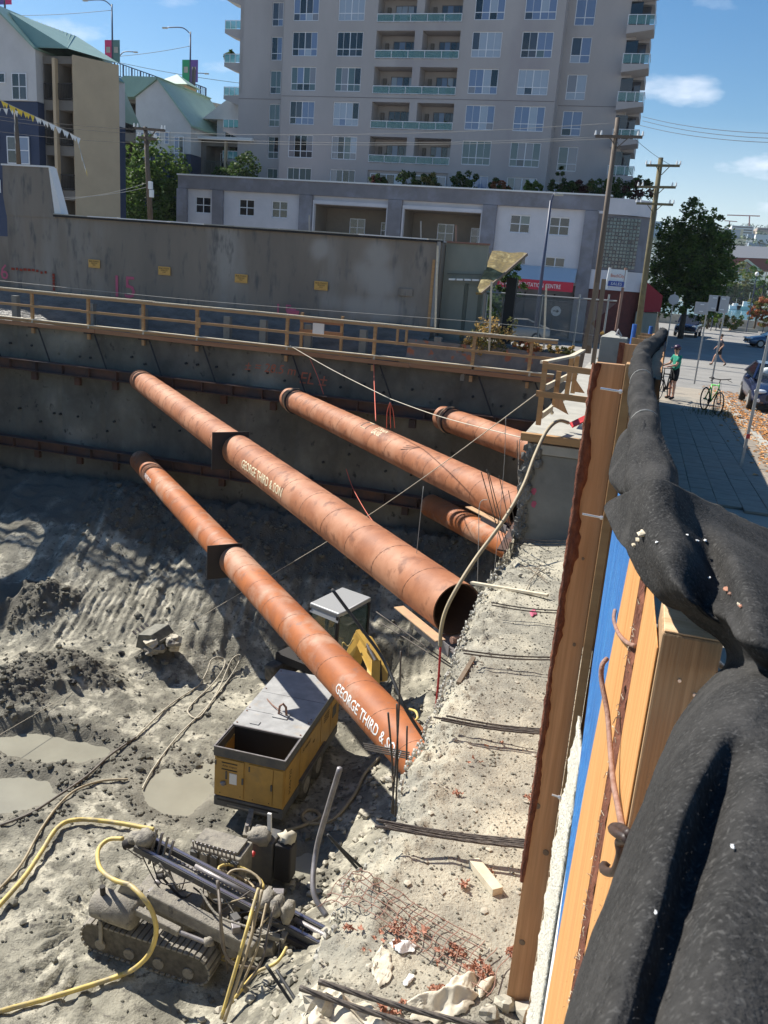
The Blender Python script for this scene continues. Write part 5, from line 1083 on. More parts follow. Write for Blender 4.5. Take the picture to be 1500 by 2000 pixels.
B().beam(rp(734, 1290, 19.5), rp(732, 1345, 19.2), .22, .22).build('dipper_arm', m_exy, exc); B().beam(rp(740, 1290, 19.6), rp(742, 1330, 19.4), .05, .3).build('side_plate', m_black, exc)
hose(exc, [rp(668, 1272, 20.2), rp(670, 1255, 20.1), rp(680, 1262, 20.1), rp(690, 1248, 20.0)], .018, m_hosey, 'hydraulic_hose')
# ================================================================ BITS ON THE PIT FLOOR
q = onG(300, 1268); zq = q.z
sk = thing('old_bucket', 'toothed steel digger bucket lying on its side in the mud', 'bucket', (q.x, q.y, zq))
b = B(); P = [(-.45, 0, .1), (-.35, 0, .55), (.1, 0, .62), (.35, 0, .35), (.2, 0, .05)]
b.prism([Vector((q.x, q.y-.3, zq))+Vector(v) for v in P], (.15, .75, .1)); b.build('bucket_shell', mat('weathered_dark_steel', (.12, .12, .095), (.22, .21, .17), 6, .6), sk, bevel=.02)
for k in range(4): B().beam(Vector((q.x-.42, q.y-.28+k*.22, zq+.52)), Vector((q.x-.55, q.y-.28+k*.22, zq+.62)), .06, .04).build('tooth', m_gsteel, sk)
for k in range(6): B().blob((q.x+.3+random.uniform(-.2, .4), q.y+random.uniform(-.4, .3), zq+random.uniform(.1, .5)), (.22, .18, .14), k, .45, 7, 5).build('mud_lump', m_muddy if k % 2 else m_cloth, sk)
for i, (px, py, s) in enumerate(((425, 1338 if False else 1275, .0), (142, 1335, .14), (237, 1278, .10), (115, 1265, .12), (270, 1205, .13), (20, 1228, .1))):
    if s: g = onG(px, py); B().blob((g.x, g.y, g.z+s*.4), (s, s*.8, s*.7), i+20, .3, 7, 5).build('boulder', m_dark if i in (1, 2) else m_clod, label=['', 'black blocky boulder on the dirt heap, lowest one', 'small black square boulder left of the bucket', 'grey boulder on top of the dirt heap', 'pale grey boulder at the foot of the bank', 'boulder at the far left below the bank'][i], cat='boulder', group='boulders on the pit floor')
# ================================================================ FENCE, CLOSE BY
# upright plank with its bark edge
vp = thing('buttress_plank', 'tall fir plank with a ragged red bark edge standing on the ledge, bolts beside it', 'plank', (-.11, 3.3, -3.28))
xs_, zs_ = np.meshgrid(np.linspace(-.171, -.068, 12), np.linspace(-3.28, -.280, 120), indexing='ij')
b = B(); b.bb(-.172, -.066, 3.31, 3.35, -3.26, -.280); b.build('plank_board', m_woodv, vp, bevel=.002)
b = B(); rg = random.Random(2)
P = []
for z in np.linspace(-.282, -2.6, 110):
    wv = .018+.010*math.sin(z*5)+.008*math.sin(z*17)+rg.uniform(-.004, .006); k = max(.15, 1+(z+1.2)*.5) if z < -1.2 else 1
    P.append([Vector((-.185, 3.325, z)), Vector((-.188+rg.uniform(-.003, .003), 3.308, z)), Vector((-.178, 3.298+rg.uniform(-.004, .004), z)), Vector((-.172+wv*k*.8, 3.300+rg.uniform(-.003, .004), z)), Vector((-.172+wv*k, 3.309, z))])
b.grid(P); b.build('bark_edge', m_bark, vp, True)
for (x, z, r) in ((-.10, -1.42, .007), (-.155, -2.2, .014), (-.09, -2.42, .014), (-.135, -2.92, .014), (-.115, -1.05, .006)):
    B().cyl((x, 3.306, z), (x, 3.3095, z), r, 12).build('knot', m_woodg, vp)
st = thing('fence_stud', 'narrow fence stud beside the tall plank, its left edge catching the light', 'stud', (-.04, 3.2, -3.3))
B().bb(-.060, -.026, 3.16, 3.255, -3.45, -.262).build('stud_board', m_woodx, st, bevel=.002); B().bb(-.024, -.012, 3.22, 3.25, -3.4, -.7).build('brown_batten', m_orange, st)
for z in (-.36, -.83, -2.03):
    bo = thing('bolt', {-.36: 'zinc bolt sticking out near the top of the tall plank', -.83: 'zinc bolt sticking out of the stud at middle height', -2.03: 'lowest zinc bolt on the stud, short'}[z], 'bolt', (-.07, 3.15, z), 'bolts through the stud')
    L = .075 if z > -2 else .035; B().cyl((-.061-L, 3.15, z+.004), (-.058, 3.15, z), .0042, 8).build('shank', m_zinc, bo); B().cyl((-.070, 3.15, z), (-.0605, 3.15, z), .0085, 6).build('nut', m_zinc, bo)
def strip(name, p0, p1, z0, z1, th, m, label, cat, jag=0, parent=None, nm=None):
    p0, p1 = Vector((*p0, 0)), Vector((*p1, 0)); d = (p1-p0).normalized(); nrm = Vector((-d.y, d.x, 0)); nrm = nrm if nrm.x > 0 else -nrm
    b = B(); b.prism([(p0.x, p0.y, z0), (p1.x, p1.y, z0), (p1.x, p1.y, z1), (p0.x, p0.y, z1)], nrm*th); return b.build(nm or name, m, parent, label=label, cat=cat, bevel=.0015)
# blue sheathing, rippled
bs = B(); P = []
for z in np.linspace(-.3, -3.2, 60):
    row = []
    for k in np.linspace(0, 1, 90):
        x = -.008+.040*k; y = 2.55-.95*k
        if z < -1.15: k2 = 1-min(1, (-z-1.15)/1.1)*.97; x = -.008+.040*(1-(1-k)*k2); y = 2.55-.95*(1-(1-k)*k2)
        w_ = max(0, 1-k)**.5; row.append(Vector((x+.006*k+(.0022*math.sin(k*44+z*.9+math.sin(z*2))+.0016*math.sin(k*97+z*.5)+.002*math.sin(k*9+z*3))*w_, y, z)))
    P.append(row)
bs.grid(P); o = bs.build('blue_sheathing', m_bluep, None, True, label='bright blue rippled plastic sheathing between the stud and the orange boards', cat='plastic sheet'); o.modifiers.new('s', 'SOLIDIFY').thickness = .004
f1 = thing('fence_boards', 'two bright orange fir boards with a dark bark seam between them', 'boards', (.05, 1.45, -3.3))
P = []
for z in np.linspace(-.475, -3.3, 24):
    yl = 1.62+.135*min(1, (-z-.47)/.6)+.085*min(1, max(0, (-z-1.07)/.75)); P.append([Vector((.030-.106*(yl-1.62), yl, z)), Vector((.0485, 1.45, z)), Vector((.075, 1.45, z)), Vector((.075, yl, z))])
B().grid(P).build('board', m_orange, f1); strip('board', (.058, 1.36), (.0675, 1.03), -3.3, -.425, .002, m_orange, None, None, parent=f1)
P = []; rg = random.Random(6)
for z in np.linspace(-.48, -3.2, 200): P.append([Vector((.0485, 1.452, z)), Vector((.056+rg.uniform(-.003, .003), 1.425, z)), Vector((.054+rg.uniform(-.004, .004), 1.40, z)), Vector((.0575+rg.uniform(-.002, .002), 1.362, z))])
B().grid(P).build('bark_seam', m_bark, f1)
b = B(); rg = random.Random(16)
for i in range(240):
    z = rg.uniform(-3.1, -.5); p = Vector((.053, 1.41+rg.uniform(-.03, .03), z)); q = p+Vector((rg.uniform(-.012, .0), rg.uniform(-.012, .012), rg.uniform(-.014, .014))); b.tube([p, (p+q)/2+Vector((-.003, 0, .004)), q], .0007, 3)
b.build('bark_fibres', m_woodpale, f1, kind='stuff')
# square post with sawn top
po = thing('fence_post', 'chunky square cedar fence post with a pale sawn top under the felt', 'fence post', (.12, 1.25, -3))
B().bb(.0705, .1415, 1.024, 1.140, -3.0, -.402).build('post_body', m_post, po, bevel=.003); B().bb(.0725, .1395, 1.026, 1.138, -.4018, -.3995).build('sawn_top', m_endg, po, bevel=.0008)
for i, (x, z, r_) in enumerate(((.098, -.62, .006), (.125, -.86, .008), (.087, -1.15, .006))):
    B().cyl((x, 1.0225, z), (x, 1.0245, z), r_, 12).build('knot', m_woodg, po)
for z in (-.46, -.475): B().cyl((.10 if z > -.47 else .12, 1.0215, z), (.10 if z > -.47 else .12, 1.025, z), .0022, 8).build('nail_head', m_zinc, po)
# crusty foam strip
xs_ = np.linspace(0, 1, 8); P = []; rg = random.Random(10)
for z in np.linspace(-1.55, -3.3, 150):
    wv = (.5+.5*min(1, (-1.3-z)*1.3)); P.append([Vector((-.006-.050*wv*k+.003*rg.uniform(-1, 1)+.004*math.sin(z*30)*k, 2.62+.34*k+.006*rg.uniform(-1, 1), z)) for k in xs_])
b = B().grid(P); o = b.build('foam_strip', m_foam, None, True, label='crusty white spray foam strip down the gap beside the blue sheathing', cat='foam'); o.modifiers.new('s', 'SOLIDIFY').thickness = .012
b = B().prism([(.004, 2.53, -3.3), (.043, 1.64, -3.3), (.046, 1.64, -3.3), (.007, 2.53, -3.3)], (0, 0, 2.3)); b.build('white_board_edge', m_wht, None, label='clean white board edge next to the crusty foam', cat='board')
B().bb(-.012, .05, 3.36, 3.40, -3.3, -.32).build('dark_gap_fill', m_black, None, label='black filler standing in for the shade in the gap behind the stud', cat='board')  # black slab put in for the shade of the open gap
# rusty bent bars
hose(None, [onY(1185, 1287, 1.45), onY(1176, 1300, 1.43), onY(1175, 1330, 1.42), onY(1186, 1390, 1.38), onY(1191, 1450, 1.32), onY(1197, 1520, 1.22), onY(1206, 1570, 1.12), onY(1217, 1625, 1.0)], .0045, m_iron, 'bent_rebar', label='long rusty bent bar hooking over the blue sheathing edge', cat='rebar', group='bent bars on the fence')
hose(None, [onY(1201, 1192, 1.75), onY(1199, 1210, 1.70), onY(1207, 1235, 1.6), onY(1222, 1253, 1.45), onY(1240, 1262, 1.36)], .004, m_iron, 'bent_rebar', label='short rusty bar curving out of the bark seam', cat='rebar', group='bent bars on the fence')
hose(None, [onY(1188, 1696, .95), onY(1180, 1690, .95), onY(1180, 1700, .93), onY(1200, 1702, .88), onY(1212, 1670, .86), onY(1210, 1645, .86), onY(1225, 1640, .84), onY(1205, 1628, .86), onY(1196, 1618, .90), onY(1210, 1616, .88), onY(1230, 1630, .84)], .0055, m_dkiron, 'twisted_tie', label='knotted dark iron tie wrapped at the felt edge', cat='wire tie')
hose(None, [onY(1396, 1285, 1.18), onY(1404, 1296, 1.12), onY(1420, 1310, 1.04), onY(1432, 1322, .98)], .004, m_zinc, 'lag_screw', label='galvanised screw poking from the post beneath the felt', cat='screw')
# ---- felt
rolls = [(1294, 652, 7.0, 9), (1284, 668, 5.9, 13), (1268, 680, 5.0, 15), (1256, 690, 4.4, 16), (1252, 700, 3.9, 15), (1251, 712, 3.4, 19), (1250, 730, 2.95, 21), (1253, 748, 2.7, 20), (1253, 765, 2.5, 23), (1256, 790, 2.2, 26), (1258, 812, 2.0, 26), (1259, 835, 1.85, 27), (1260, 860, 1.7, 31), (1264, 895, 1.52, 38), (1270, 935, 1.37, 46), (1275, 965, 1.27, 44), (1279, 992, 1.20, 26), (1281, 1002, 1.17, 3)]
ctr = []; rad = []
for px, py, Yv, r in rolls: ctr.append(onY(px, py, Yv)); rad.append(r*ctr[-1].length/1725)
cc = catmull(ctr, 10); rr2 = [Vector((r, 0, 0)) for r in rad]; rr2 = [v.x for v in catmull(rr2, 10)]
b = B(); P = []; nn = 34
for i, (c, r) in enumerate(zip(cc, rr2)):
    row = []
    for j in range(nn+1):
        a = 2*math.pi*j/nn; k = 1+.10*max(0, 1-4*abs(float(fbm(np.array(c.y*2.2+a*.5), np.array(a*1.1+3), 3))))+.20*float(fbm(np.array(c.y*5.+3), np.array(math.cos(a)*1.3+5+math.sin(a)), 3))+.05*math.sin(a*3+c.y*9)
        row.append(c+Vector((math.cos(a)*r*k, 0, math.sin(a)*r*k*1.15)))
    P.append(row)
b.grid(P)
fr = thing('felt_roll', 'rolled black felt lying along the top of the fence, tied with wire', 'felt', cc[-1])
b.build('roll', m_felt, fr, True)
for Yv, c, r in ((1.86, 0, 0), (2.72, 0, 0)):
    i = min(range(len(cc)), key=lambda k: abs(cc[k].y-Yv)); c, r = cc[i], rr2[i]; B().tube([c+Vector((math.cos(a)*r*1.06, 0, math.sin(a)*r*1.2)) for a in np.linspace(0, 2*math.pi, 20)], .0016, 5).build('tie_wire', m_wire, fr)
# lifted flap
def sheetfrom(rows, n, name, m, parent, amp=.006, sc=14, thick=.004, seed=0, label=None, cat=None):
    G = [[onZ(*p) for p in r] for r in rows]
    up1 = [catmull(r, n) for r in G]; cols = [catmull([r[j] for r in up1], n) for j in range(len(up1[0]))]
    A = np.array([[list(cols[j][i]) for j in range(len(cols))] for i in range(len(cols[0]))])
    N1 = fbm(A[..., 0]*sc+seed, A[..., 1]*sc, 4); A[..., 2] += amp*N1; rdg = np.clip(1-3.2*np.abs(fbm(A[..., 0]*sc*.55+seed+A[..., 1]*sc*.4, A[..., 1]*sc*.45-A[..., 0]*sc*.2, 3)), 0, 1); A[..., 2] += amp*.9*rdg**2; A[..., 0] += amp*.3*fbm(A[..., 1]*sc*2+seed, A[..., 0]*sc*2, 3)
    o = gridmesh(name, A[..., 0], A[..., 1], A[..., 2], m, parent); 
    if thick: md_ = o.modifiers.new('s', 'SOLIDIFY'); md_.thickness = thick; md_.offset = -1
    if label: tag(o, label, cat)
    return o, A
sheetfrom([[(1243, 822, -.27), (1248, 820, -.26), (1256, 818, -.245), (1262, 822, -.245)], [(1212, 850, -.31), (1232, 846, -.275), (1250, 842, -.25), (1262, 845, -.25)], [(1199, 880, -.33), (1212, 884, -.31), (1235, 885, -.275), (1250, 880, -.26)], [(1190, 915, -.34), (1200, 920, -.325), (1215, 922, -.305), (1232, 915, -.285)], [(1190, 942, -.345), (1200, 950, -.33), (1215, 955, -.31), (1235, 945, -.285)], [(1205, 966, -.34), (1215, 968, -.33), (1230, 970, -.31), (1245, 965, -.29)]], 7, 'lifted_flap', m_felt, fr, .004, 20)
rows = [
 [(1200, 968, -.32), (1225, 962, -.29), (1262, 945, -.248), (1306, 945, -.246), (1350, 966, -.268), (1420, 1000, -.31), (1500, 1030, -.36), (1590, 1060, -.46)],
 [(1180, 990, -.34), (1210, 1000, -.32), (1258, 1008, -.275), (1310, 1010, -.268), (1365, 1020, -.285), (1435, 1052, -.295), (1512, 1082, -.33), (1600, 1110, -.42)],
 [(1203, 1048, -.34), (1232, 1055, -.32), (1275, 1060, -.285), (1330, 1075, -.278), (1390, 1090, -.310), (1445, 1105, -.285), (1522, 1135, -.31), (1610, 1160, -.38)],
 [(1238, 1110, -.345), (1265, 1116, -.325), (1305, 1122, -.29), (1355, 1135, -.298), (1405, 1155, -.322), (1455, 1170, -.283), (1530, 1190, -.30), (1620, 1220, -.36)],
 [(1283, 1172, -.355), (1305, 1172, -.335), (1340, 1176, -.30), (1375, 1188, -.325), (1420, 1200, -.31), (1470, 1220, -.283), (1540, 1242, -.30), (1630, 1270, -.35)],
 [(1345, 1214, -.375), (1362, 1212, -.36), (1385, 1214, -.33), (1410, 1222, -.33), (1440, 1240, -.30), (1485, 1256, -.29), (1552, 1272, -.30), (1640, 1300, -.34)],
 [(1408, 1256, -.395), (1416, 1256, -.385), (1426, 1256, -.365), (1440, 1262, -.35), (1460, 1272, -.32), (1498, 1286, -.305), (1560, 1302, -.31), (1650, 1330, -.33)],
 [(1418, 1292, -.42), (1426, 1292, -.405), (1438, 1295, -.39), (1450, 1298, -.37), (1475, 1302, -.34), (1505, 1312, -.33), (1570, 1322, -.32), (1660, 1352, -.33)],
 [(1392, 1326, -.44), (1402, 1322, -.395), (1420, 1320, -.36), (1445, 1322, -.335), (1478, 1330, -.315), (1518, 1342, -.31), (1580, 1352, -.31), (1680, 1382, -.32)],
 [(1335, 1392, -.45), (1348, 1386, -.39), (1372, 1384, -.335), (1412, 1390, -.305), (1460, 1400, -.295), (1512, 1412, -.30), (1590, 1424, -.305), (1700, 1444, -.32)],
 [(1288, 1478, -.45), (1300, 1472, -.39), (1328, 1468, -.325), (1380, 1476, -.290), (1425, 1490, -.302), (1500, 1505, -.285), (1600, 1520, -.30), (1720, 1540, -.31)],
 [(1252, 1570, -.45), (1264, 1566, -.385), (1296, 1562, -.310), (1345, 1570, -.285), (1392, 1582, -.306), (1460, 1595, -.280), (1600, 1620, -.29), (1740, 1650, -.31)],
 [(1206, 1690, -.44), (1222, 1688, -.37), (1258, 1686, -.300), (1310, 1692, -.285), (1358, 1702, -.303), (1440, 1715, -.275), (1600, 1740, -.285), (1760, 1770, -.31)],
 [(1150, 1850, -.43), (1168, 1850, -.36), (1212, 1850, -.295), (1262, 1856, -.285), (1312, 1866, -.300), (1400, 1880, -.270), (1600, 1900, -.28), (1780, 1930, -.31)],
 [(1098, 2010, -.42), (1118, 2012, -.35), (1165, 2015, -.29), (1215, 2022, -.285), (1262, 2034, -.298), (1370, 2050, -.265), (1600, 2070, -.28), (1800, 2100, -.31)],
 [(1040, 2190, -.40), (1062, 2195, -.34), (1115, 2205, -.285), (1170, 2215, -.28), (1220, 2230, -.30), (1350, 2250, -.265), (1600, 2270, -.28), (1820, 2300, -.31)]]
fsheet, FA = sheetfrom(rows, 12, 'felt_sheet', m_felt, None, .006, 9, .003, 4, 'wrinkled black felt sheet draped over the near end of the fence', 'felt')
# pale bits caught in the felt
bits = thing('felt_debris', 'pale wood chips and a rusty leaf caught in the draped felt', 'debris', tuple(onZ(1420, 1160, -.28)))
def onfelt(px, py, up=.003):
    d = np.array(ray(px, py)); d /= np.linalg.norm(d); Q = FA.reshape(-1, 3); t_ = Q@d; dist = np.linalg.norm(Q-t_[:, None]*d, axis=1); return Vector(Q[int(np.argmin(dist))])+Vector((0, 0, up))
for i, (px, py, s, m) in enumerate(((1254, 1048, .007, m_woodpale), (1247, 1057, .0045, m_woodpale), (1240, 1068, .004, m_woodpale), (1281, 1064, .002, m_wht), (1362, 1060, .0022, m_wht), (1379, 1058, .0022, m_wht), (1341, 1047, .0015, m_wht), (1386, 1135, .0022, m_wht), (1418, 1155, .0045, m_leaf), (1428, 1165, .003, m_iron), (1443, 1185, .002, m_woodpale), (1446, 1190, .0022, m_leaf), (1430, 1660, .0012, m_wht), (1280, 1800, .001, m_wht), (1530, 1500, .0014, m_wht))):
    p = onfelt(px, py); B().blob(p, (s, s*1.6, s*.5), i, .5, 6, 4).build('chip', m, bits)
# fuzz standing up from the felt (uncountable fibres)
b = B(); rg = random.Random(31); na, nb = FA.shape[:2]
for i in range(9000):
    a, c = rg.randrange(na), rg.randrange(nb); p = Vector(FA[a, c])+Vector((rg.uniform(-.006, .006), rg.uniform(-.006, .006), 0)); L = rg.uniform(.0006, .0018); q = p+Vector((rg.uniform(-1, 1)*L, rg.uniform(-1, 1)*L, L*rg.uniform(.2, 1))); s = Vector((rg.uniform(-1, 1), rg.uniform(-1, 1), 0)).normalized()*.00016
    b.add([p-s, p+s, q], [(0, 1, 2)])
for i in range(5000):
    k = rg.randrange(30, len(cc)); a = rg.uniform(0, 2*math.pi); r = rr2[k]; p = cc[k]+Vector((math.cos(a)*r, rg.uniform(-.01, .01), math.sin(a)*r*1.13)); L = rg.uniform(.002, .006); q = p+Vector((math.cos(a)*L+rg.uniform(-.5, .5)*L, rg.uniform(-1, 1)*L, math.sin(a)*L)); s = Vector((0, .00018, .00018))
    b.add([p-s, p+s, q], [(0, 1, 2)])
b.build('felt_fuzz', mat('felt_fibre', (.055, .055, .057), rough=.9), kind='stuff', label='short grey fibres standing up all over the black felt', cat='fibres')
# street side cloth of the fence, and the fence carcass
yy, zz = np.meshgrid(np.linspace(1.9, 7.0, 80), np.linspace(-2.75, -.30, 40), indexing='ij')
o = gridmesh('fence_cloth', .005+.0190*yy+.006*fbm(yy*3, zz*2, 3), yy, np.maximum(zz, gz(yy)-.02+zz*0), m_felt2); tag(o, 'dark brown cloth hanging down the street side of the fence', 'cloth')
fc = thing('near_fence', 'hidden plywood and stud frame carrying the near fence', 'fence', (.0, 4.5, -3.3))
B().prism([(-.02, 3.42, -3.3), (.07, 3.42, -3.3), (.125, 6.98, -3.3), (.03, 6.98, -3.3)], (0, 0, 2.97)).build('plywood_wall', m_woodv, fc)
B().prism([(.17, 1.0, -3), (.6, 1.0, -3), (.6, .2, -3), (.12, .2, -3)], (0, 0, 2.5)).build('plywood_wall', m_woodv, fc)
# farther hoarding beyond the felt: stepped plywood panels with blue posts and grey mesh
hb2 = thing('stepped_hoarding', 'stepped plywood hoarding with blue posts continuing along the pavement', 'fence', (.0, 18, -3.3))
for i, (x0, x1, yv, pt) in enumerate(((1214, 1252, 8.0, 671), (1237, 1264, 12, 661), (1247, 1275, 16, 656), (1253, 1290, 20, 651))):
    a, c = onY(x0, pt, yv), onY(x1, pt, yv); B().bb(a.x, max(c.x, .05), yv, yv+.04, -3.5, a.z).build('plywood_panel', m_woodv, hb2)
    B().bb(a.x-.02, a.x+.03, yv-.03, yv, -3.5, a.z+.01).build('panel_edge', m_bark if i == 0 else m_woodx, hb2)
B().prism([(.10, 7.1, -3.3), (.16, 7.1, -3.3), (.22, 28.6, -3.3), (.16, 28.6, -3.3)], (0, 0, 2.45)).build('long_panel', m_felt2, hb2)
for px, yv, pt in ((1240, 22, 633), (1272, 26, 637), (1292, 28, 640)):
    a = onY(px, pt, yv); B().cyl((a.x, yv, -3.5), (a.x, yv, a.z), .055, 10).build('blue_post', m_bluepost, hb2)
yy = 24
xx, zz = np.meshgrid(np.linspace(onY(1182, 640, 24).x, onY(1305, 640, 28).x, 20), np.linspace(-2.6, -1.55, 8), indexing='ij')
gridmesh('grey_mesh', xx, 27.8+.03*fbm(xx*6, zz*4, 3), zz+.06*fbm(xx*5, zz*0, 2), mat('blue_grey_mesh', (.12, .16, .24), (.09, .12, .18), 20, .8), hb2)
# two concrete blocks with pyramid tops and lifting eye
lb = thing('lock_block', 'square precast concrete block with a peaked top next to the felt roll', 'concrete block', (-.72, 20, -2.2))
a = onY(1169, 690, 14); c = onY(1221, 690, 14); zt_ = onY(1172, 657, 14).z
B().bb(a.x, c.x, 14, 14.45, -2.18, zt_).build('block', m_conc, lb, bevel=.01)
xa, xc = a.x, c.x; B().add([(xa+.02, 14, zt_), (xc-.1, 14, zt_), (xc-.1, 14.45, zt_), (xa+.02, 14.45, zt_), ((xa*.55+xc*.45)-.04, 14.22, zt_+.09), ((xa*.45+xc*.55)-.04, 14.22, zt_+.09)], [(0, 1, 5, 4), (1, 2, 5), (2, 3, 4, 5), (3, 0, 4)]).build('peaked_top', m_concl, lb)
B().tube([((xa+xc)/2+.02, 14.1, zt_+.03), ((xa+xc)/2+.04, 14.12, zt_+.12), ((xa+xc)/2+.10, 14.15, zt_+.03)], .018, 6).build('lifting_eye', m_gsteel, lb)
B().bb(xa-.02, xc-.02, 13.8, 14.5, -2.188, -1.72 if False else -2.0).build('base_slab', m_concl, lb)
# ================================================================ DECK GUARD FRAME
dk = thing('deck_guard_frame', 'lumber guard frame with plywood gussets on the concrete cap', 'railing', (-1.1, 13, -2.2))
yy = 12.42
def pj(px, py, Yv=yy): return onY(px, py, Yv)
def mem(p, q, w, h, nm='board', m=m_woodx, up=(0, 0, 1)): return B().beam(p, q, w, h, up).build(nm, m, dk)
mem(pj(1051, 830), pj(1066, 705), .075, .04, 'post', up=(0, 1, 0)); mem(pj(1060, 714, yy-.03), pj(1158, 727, yy-.03), .036, .085); mem(pj(1047, 768, yy-.03), pj(1152, 782, yy-.03), .036, .085)
T0, T1, T2 = pj(1060, 708), pj(1117, 696, 14.2), pj(1139, 684, 16.5); mem(T0, T1, .085, .036, m=m_woodpale); mem(T1, T2, .085, .036, m=m_woodpale)
M0, M1 = pj(1066, 757), pj(1111, 734, 14.8); mem(M0, M1, .036, .085, m=m_woodpale); mem(pj(1058, 812), pj(1078, 797, 13.0), .036, .085, m=m_woodpale); mem(pj(1093, 783, 13.6), pj(1103, 776, 14.2), .036, .085, m=m_woodpale)
for px, py, tpx, tpy, yv in ((1082, 795, 1092, 725, 13.2), (1106, 775, 1117, 700, 14.2), (1118, 768, 1128, 696, 14.9)):
    mem(pj(px, py, yv), pj(tpx, tpy, yv), .075, .04, 'post', up=(0, 1, 0))
for px0, py0, px1, py1, px2, py2, yv in ((1083, 795, 1086, 752, 1110, 810, 13.1), (1118, 765, 1122, 738, 1142, 768, 14.4)):
    B().prism([pj(px0, py0, yv), pj(px1, py1, yv), pj(px2, py2, yv)], (0, .02, 0)).build('gusset', m_woodv, dk)
mem(pj(1150, 770, 14.4), pj(1155, 735, 14.4), .06, .04, 'post', up=(0, 1, 0)); B().blob(pj(1078, 806, 13.0), (.03, .03, .03), 1, .05, 10, 8).build('rope_knob', m_woodpale, dk, True)
B().prism([pj(1112, 828, 12.6), pj(1145, 812, 12.8), pj(1147, 822, 12.7), pj(1118, 836, 12.5)], (0, 0, .02)).build('red_tool', m_red, label='red plastic handled tool lying on the concrete deck', cat='tool')
# two slender studs rising by the guard rail corner
for i, (a, c, yv, m) in enumerate((((1166, 552), (1132, 722), 26.0, m_woodg), ((1180, 545), (1158, 712), 24.5, m_woodg))):
    p, q = onY(*c, yv), onY(*a, yv); B().beam(p, q, .12, .09, up=(0, 1, 0)).build('standing_stud', m, label=['taller weathered stud leaning at the right end of the guard rail', 'second weathered stud just left of the concrete block'][i], cat='stud', group='studs at the rail corner')
# ================================================================ STEEL AND LITTER ON THE LEDGE
def strand(b, p, q, r, tw=14):
    p, q = Vector(p), Vector(q); d = (q-p); L = d.length; d.normalize(); u = d.orthogonal().normalized(); w = d.cross(u)
    n = max(12, int(L*60))
    for k in range(4):
        b.tube([p+d*L*i/n+(u*math.cos(a)+w*math.sin(a))*r*.62+Vector((0, 0, -.02*math.sin(math.pi*i/n))) for i in range(n+1) for a in (i/n*L*tw+k*math.pi/2,)], r*.62, 4)
def bundle(lab, a, c, n, r, sp, up=.15, ov=0, m=m_rebar, seed=0, zoff=None):
    t = thing('cable_bundle', lab, 'steel cables', tuple(onL(*c)), 'steel strands crossing the ledge'); rg = random.Random(seed)
    for k in range(n):
        q = onL(c[0], c[1]+k*sp, up); p = onZ(a[0]+rg.uniform(-14, 14)*(n > 2), a[1]+k*sp*1.1+rg.uniform(-2, 2), q.z+(zoff or 0)+rg.uniform(-.01, .01)); b = B(); strand(b, p, q+(q-p)*.05, r); b.build('strand', m, t, True)
bundle('four long steel strands crossing the middle of the ledge', (745, 1600), (1040, 1641), 5, .007, 3.6, seed=1)
bundle('four steel strands crossing the ledge above the strut foot', (858, 1396), (1066, 1424), 4, .0065, 3, seed=2)
bundle('two steel strands crossing the ledge level with the strut end', (905, 1270), (1082, 1283), 2, .0065, 5, seed=3)
bundle('pair of steel strands crossing the ledge near the pink rag', (960, 1178), (1095, 1192), 2, .006, 5, seed=4)
bundle('three thin strands at the foot of the concrete block', (1010, 1050), (1105, 1056), 3, .005, 5, seed=5, up=.1)
bundle('two thick twisted cables at the very bottom of the ledge', (585, 1928), (905, 2022), 1, .011, 5, seed=6, up=.10); bundle('thick twisted cable above the white cloth', (622, 1918), (985, 2012), 1, .011, 5, seed=7, up=.10)
b = B(); rg = random.Random(5)
for k in range(4): q = onZ(800, 1470+k*4, -6.9); p = onZ(700+rg.uniform(0, 15), 1452+k*4, -6.9); b.cyl(p, q, .012, 6)
b.build('starter_bars', m_rebar, label='dark starter bars reaching across the foot of the lower strut', cat='rebar')
def rod(lab, pts, r=.008, m=m_rebar, zs=None, grp='loose bars at the rim', nm='reinforcing_bar', cat='rebar'):
    return hose(None, [onX(px, py, x) for px, py, x in pts], r, m, nm, label=lab, cat=cat, group=grp, seg=6)
rod('thick dark bar rising from the strut foot over the cab roof', [(832, 1447, -1.9), (790, 1380, -2.2), (750, 1290, -2.6), (700, 1220, -3.0), (648, 1150, -3.4)], .022, m_dwire)
for i, (a, c) in enumerate((((758, 1392), (768, 1590)), ((775, 1375), (772, 1595)), ((783, 1272), (765, 1588)), ((795, 1418), (785, 1590)))):
    rod('upright bar %s in the cluster by the lower strut foot' % ['one from the left', 'two from the left', 'reaching highest', 'farthest right'][i], [(c[0], c[1], -1.75), ((a[0]+c[0])/2+3, (a[1]+c[1])/2, -1.8), (a[0], a[1], -1.85)], .011)
for i, (a, bm2, c) in enumerate((((940, 922), (965, 1010), (985, 1080)), ((951, 918), (970, 1005), (997, 1095)), ((955, 925), (985, 1040), (1003, 1103)), ((975, 930), (992, 1010), (1003, 1065)), ((993, 958), (1003, 1010), (1010, 1060)), ((1010, 860), (1012, 930), (1018, 960)), ((1015, 858), (1013, 915), (1017, 950)))):
    rod('thin wire bar standing off the rim beside the middle strut, number %s from the left' % ['one', 'two', 'three', 'four', 'five', 'six', 'seven'][i], [(a[0], a[1], -1.75), (bm2[0], bm2[1], -1.65), (c[0], c[1], -1.5)], .007)
rod('bundle of taped bars curving up from the rig end', [(638, 1790, -2.2), (612, 1740, -2.4), (618, 1660, -2.5), (640, 1580, -2.4), (664, 1500, -2.3)], .03, m_gsteel, nm='taped_bar_bundle')
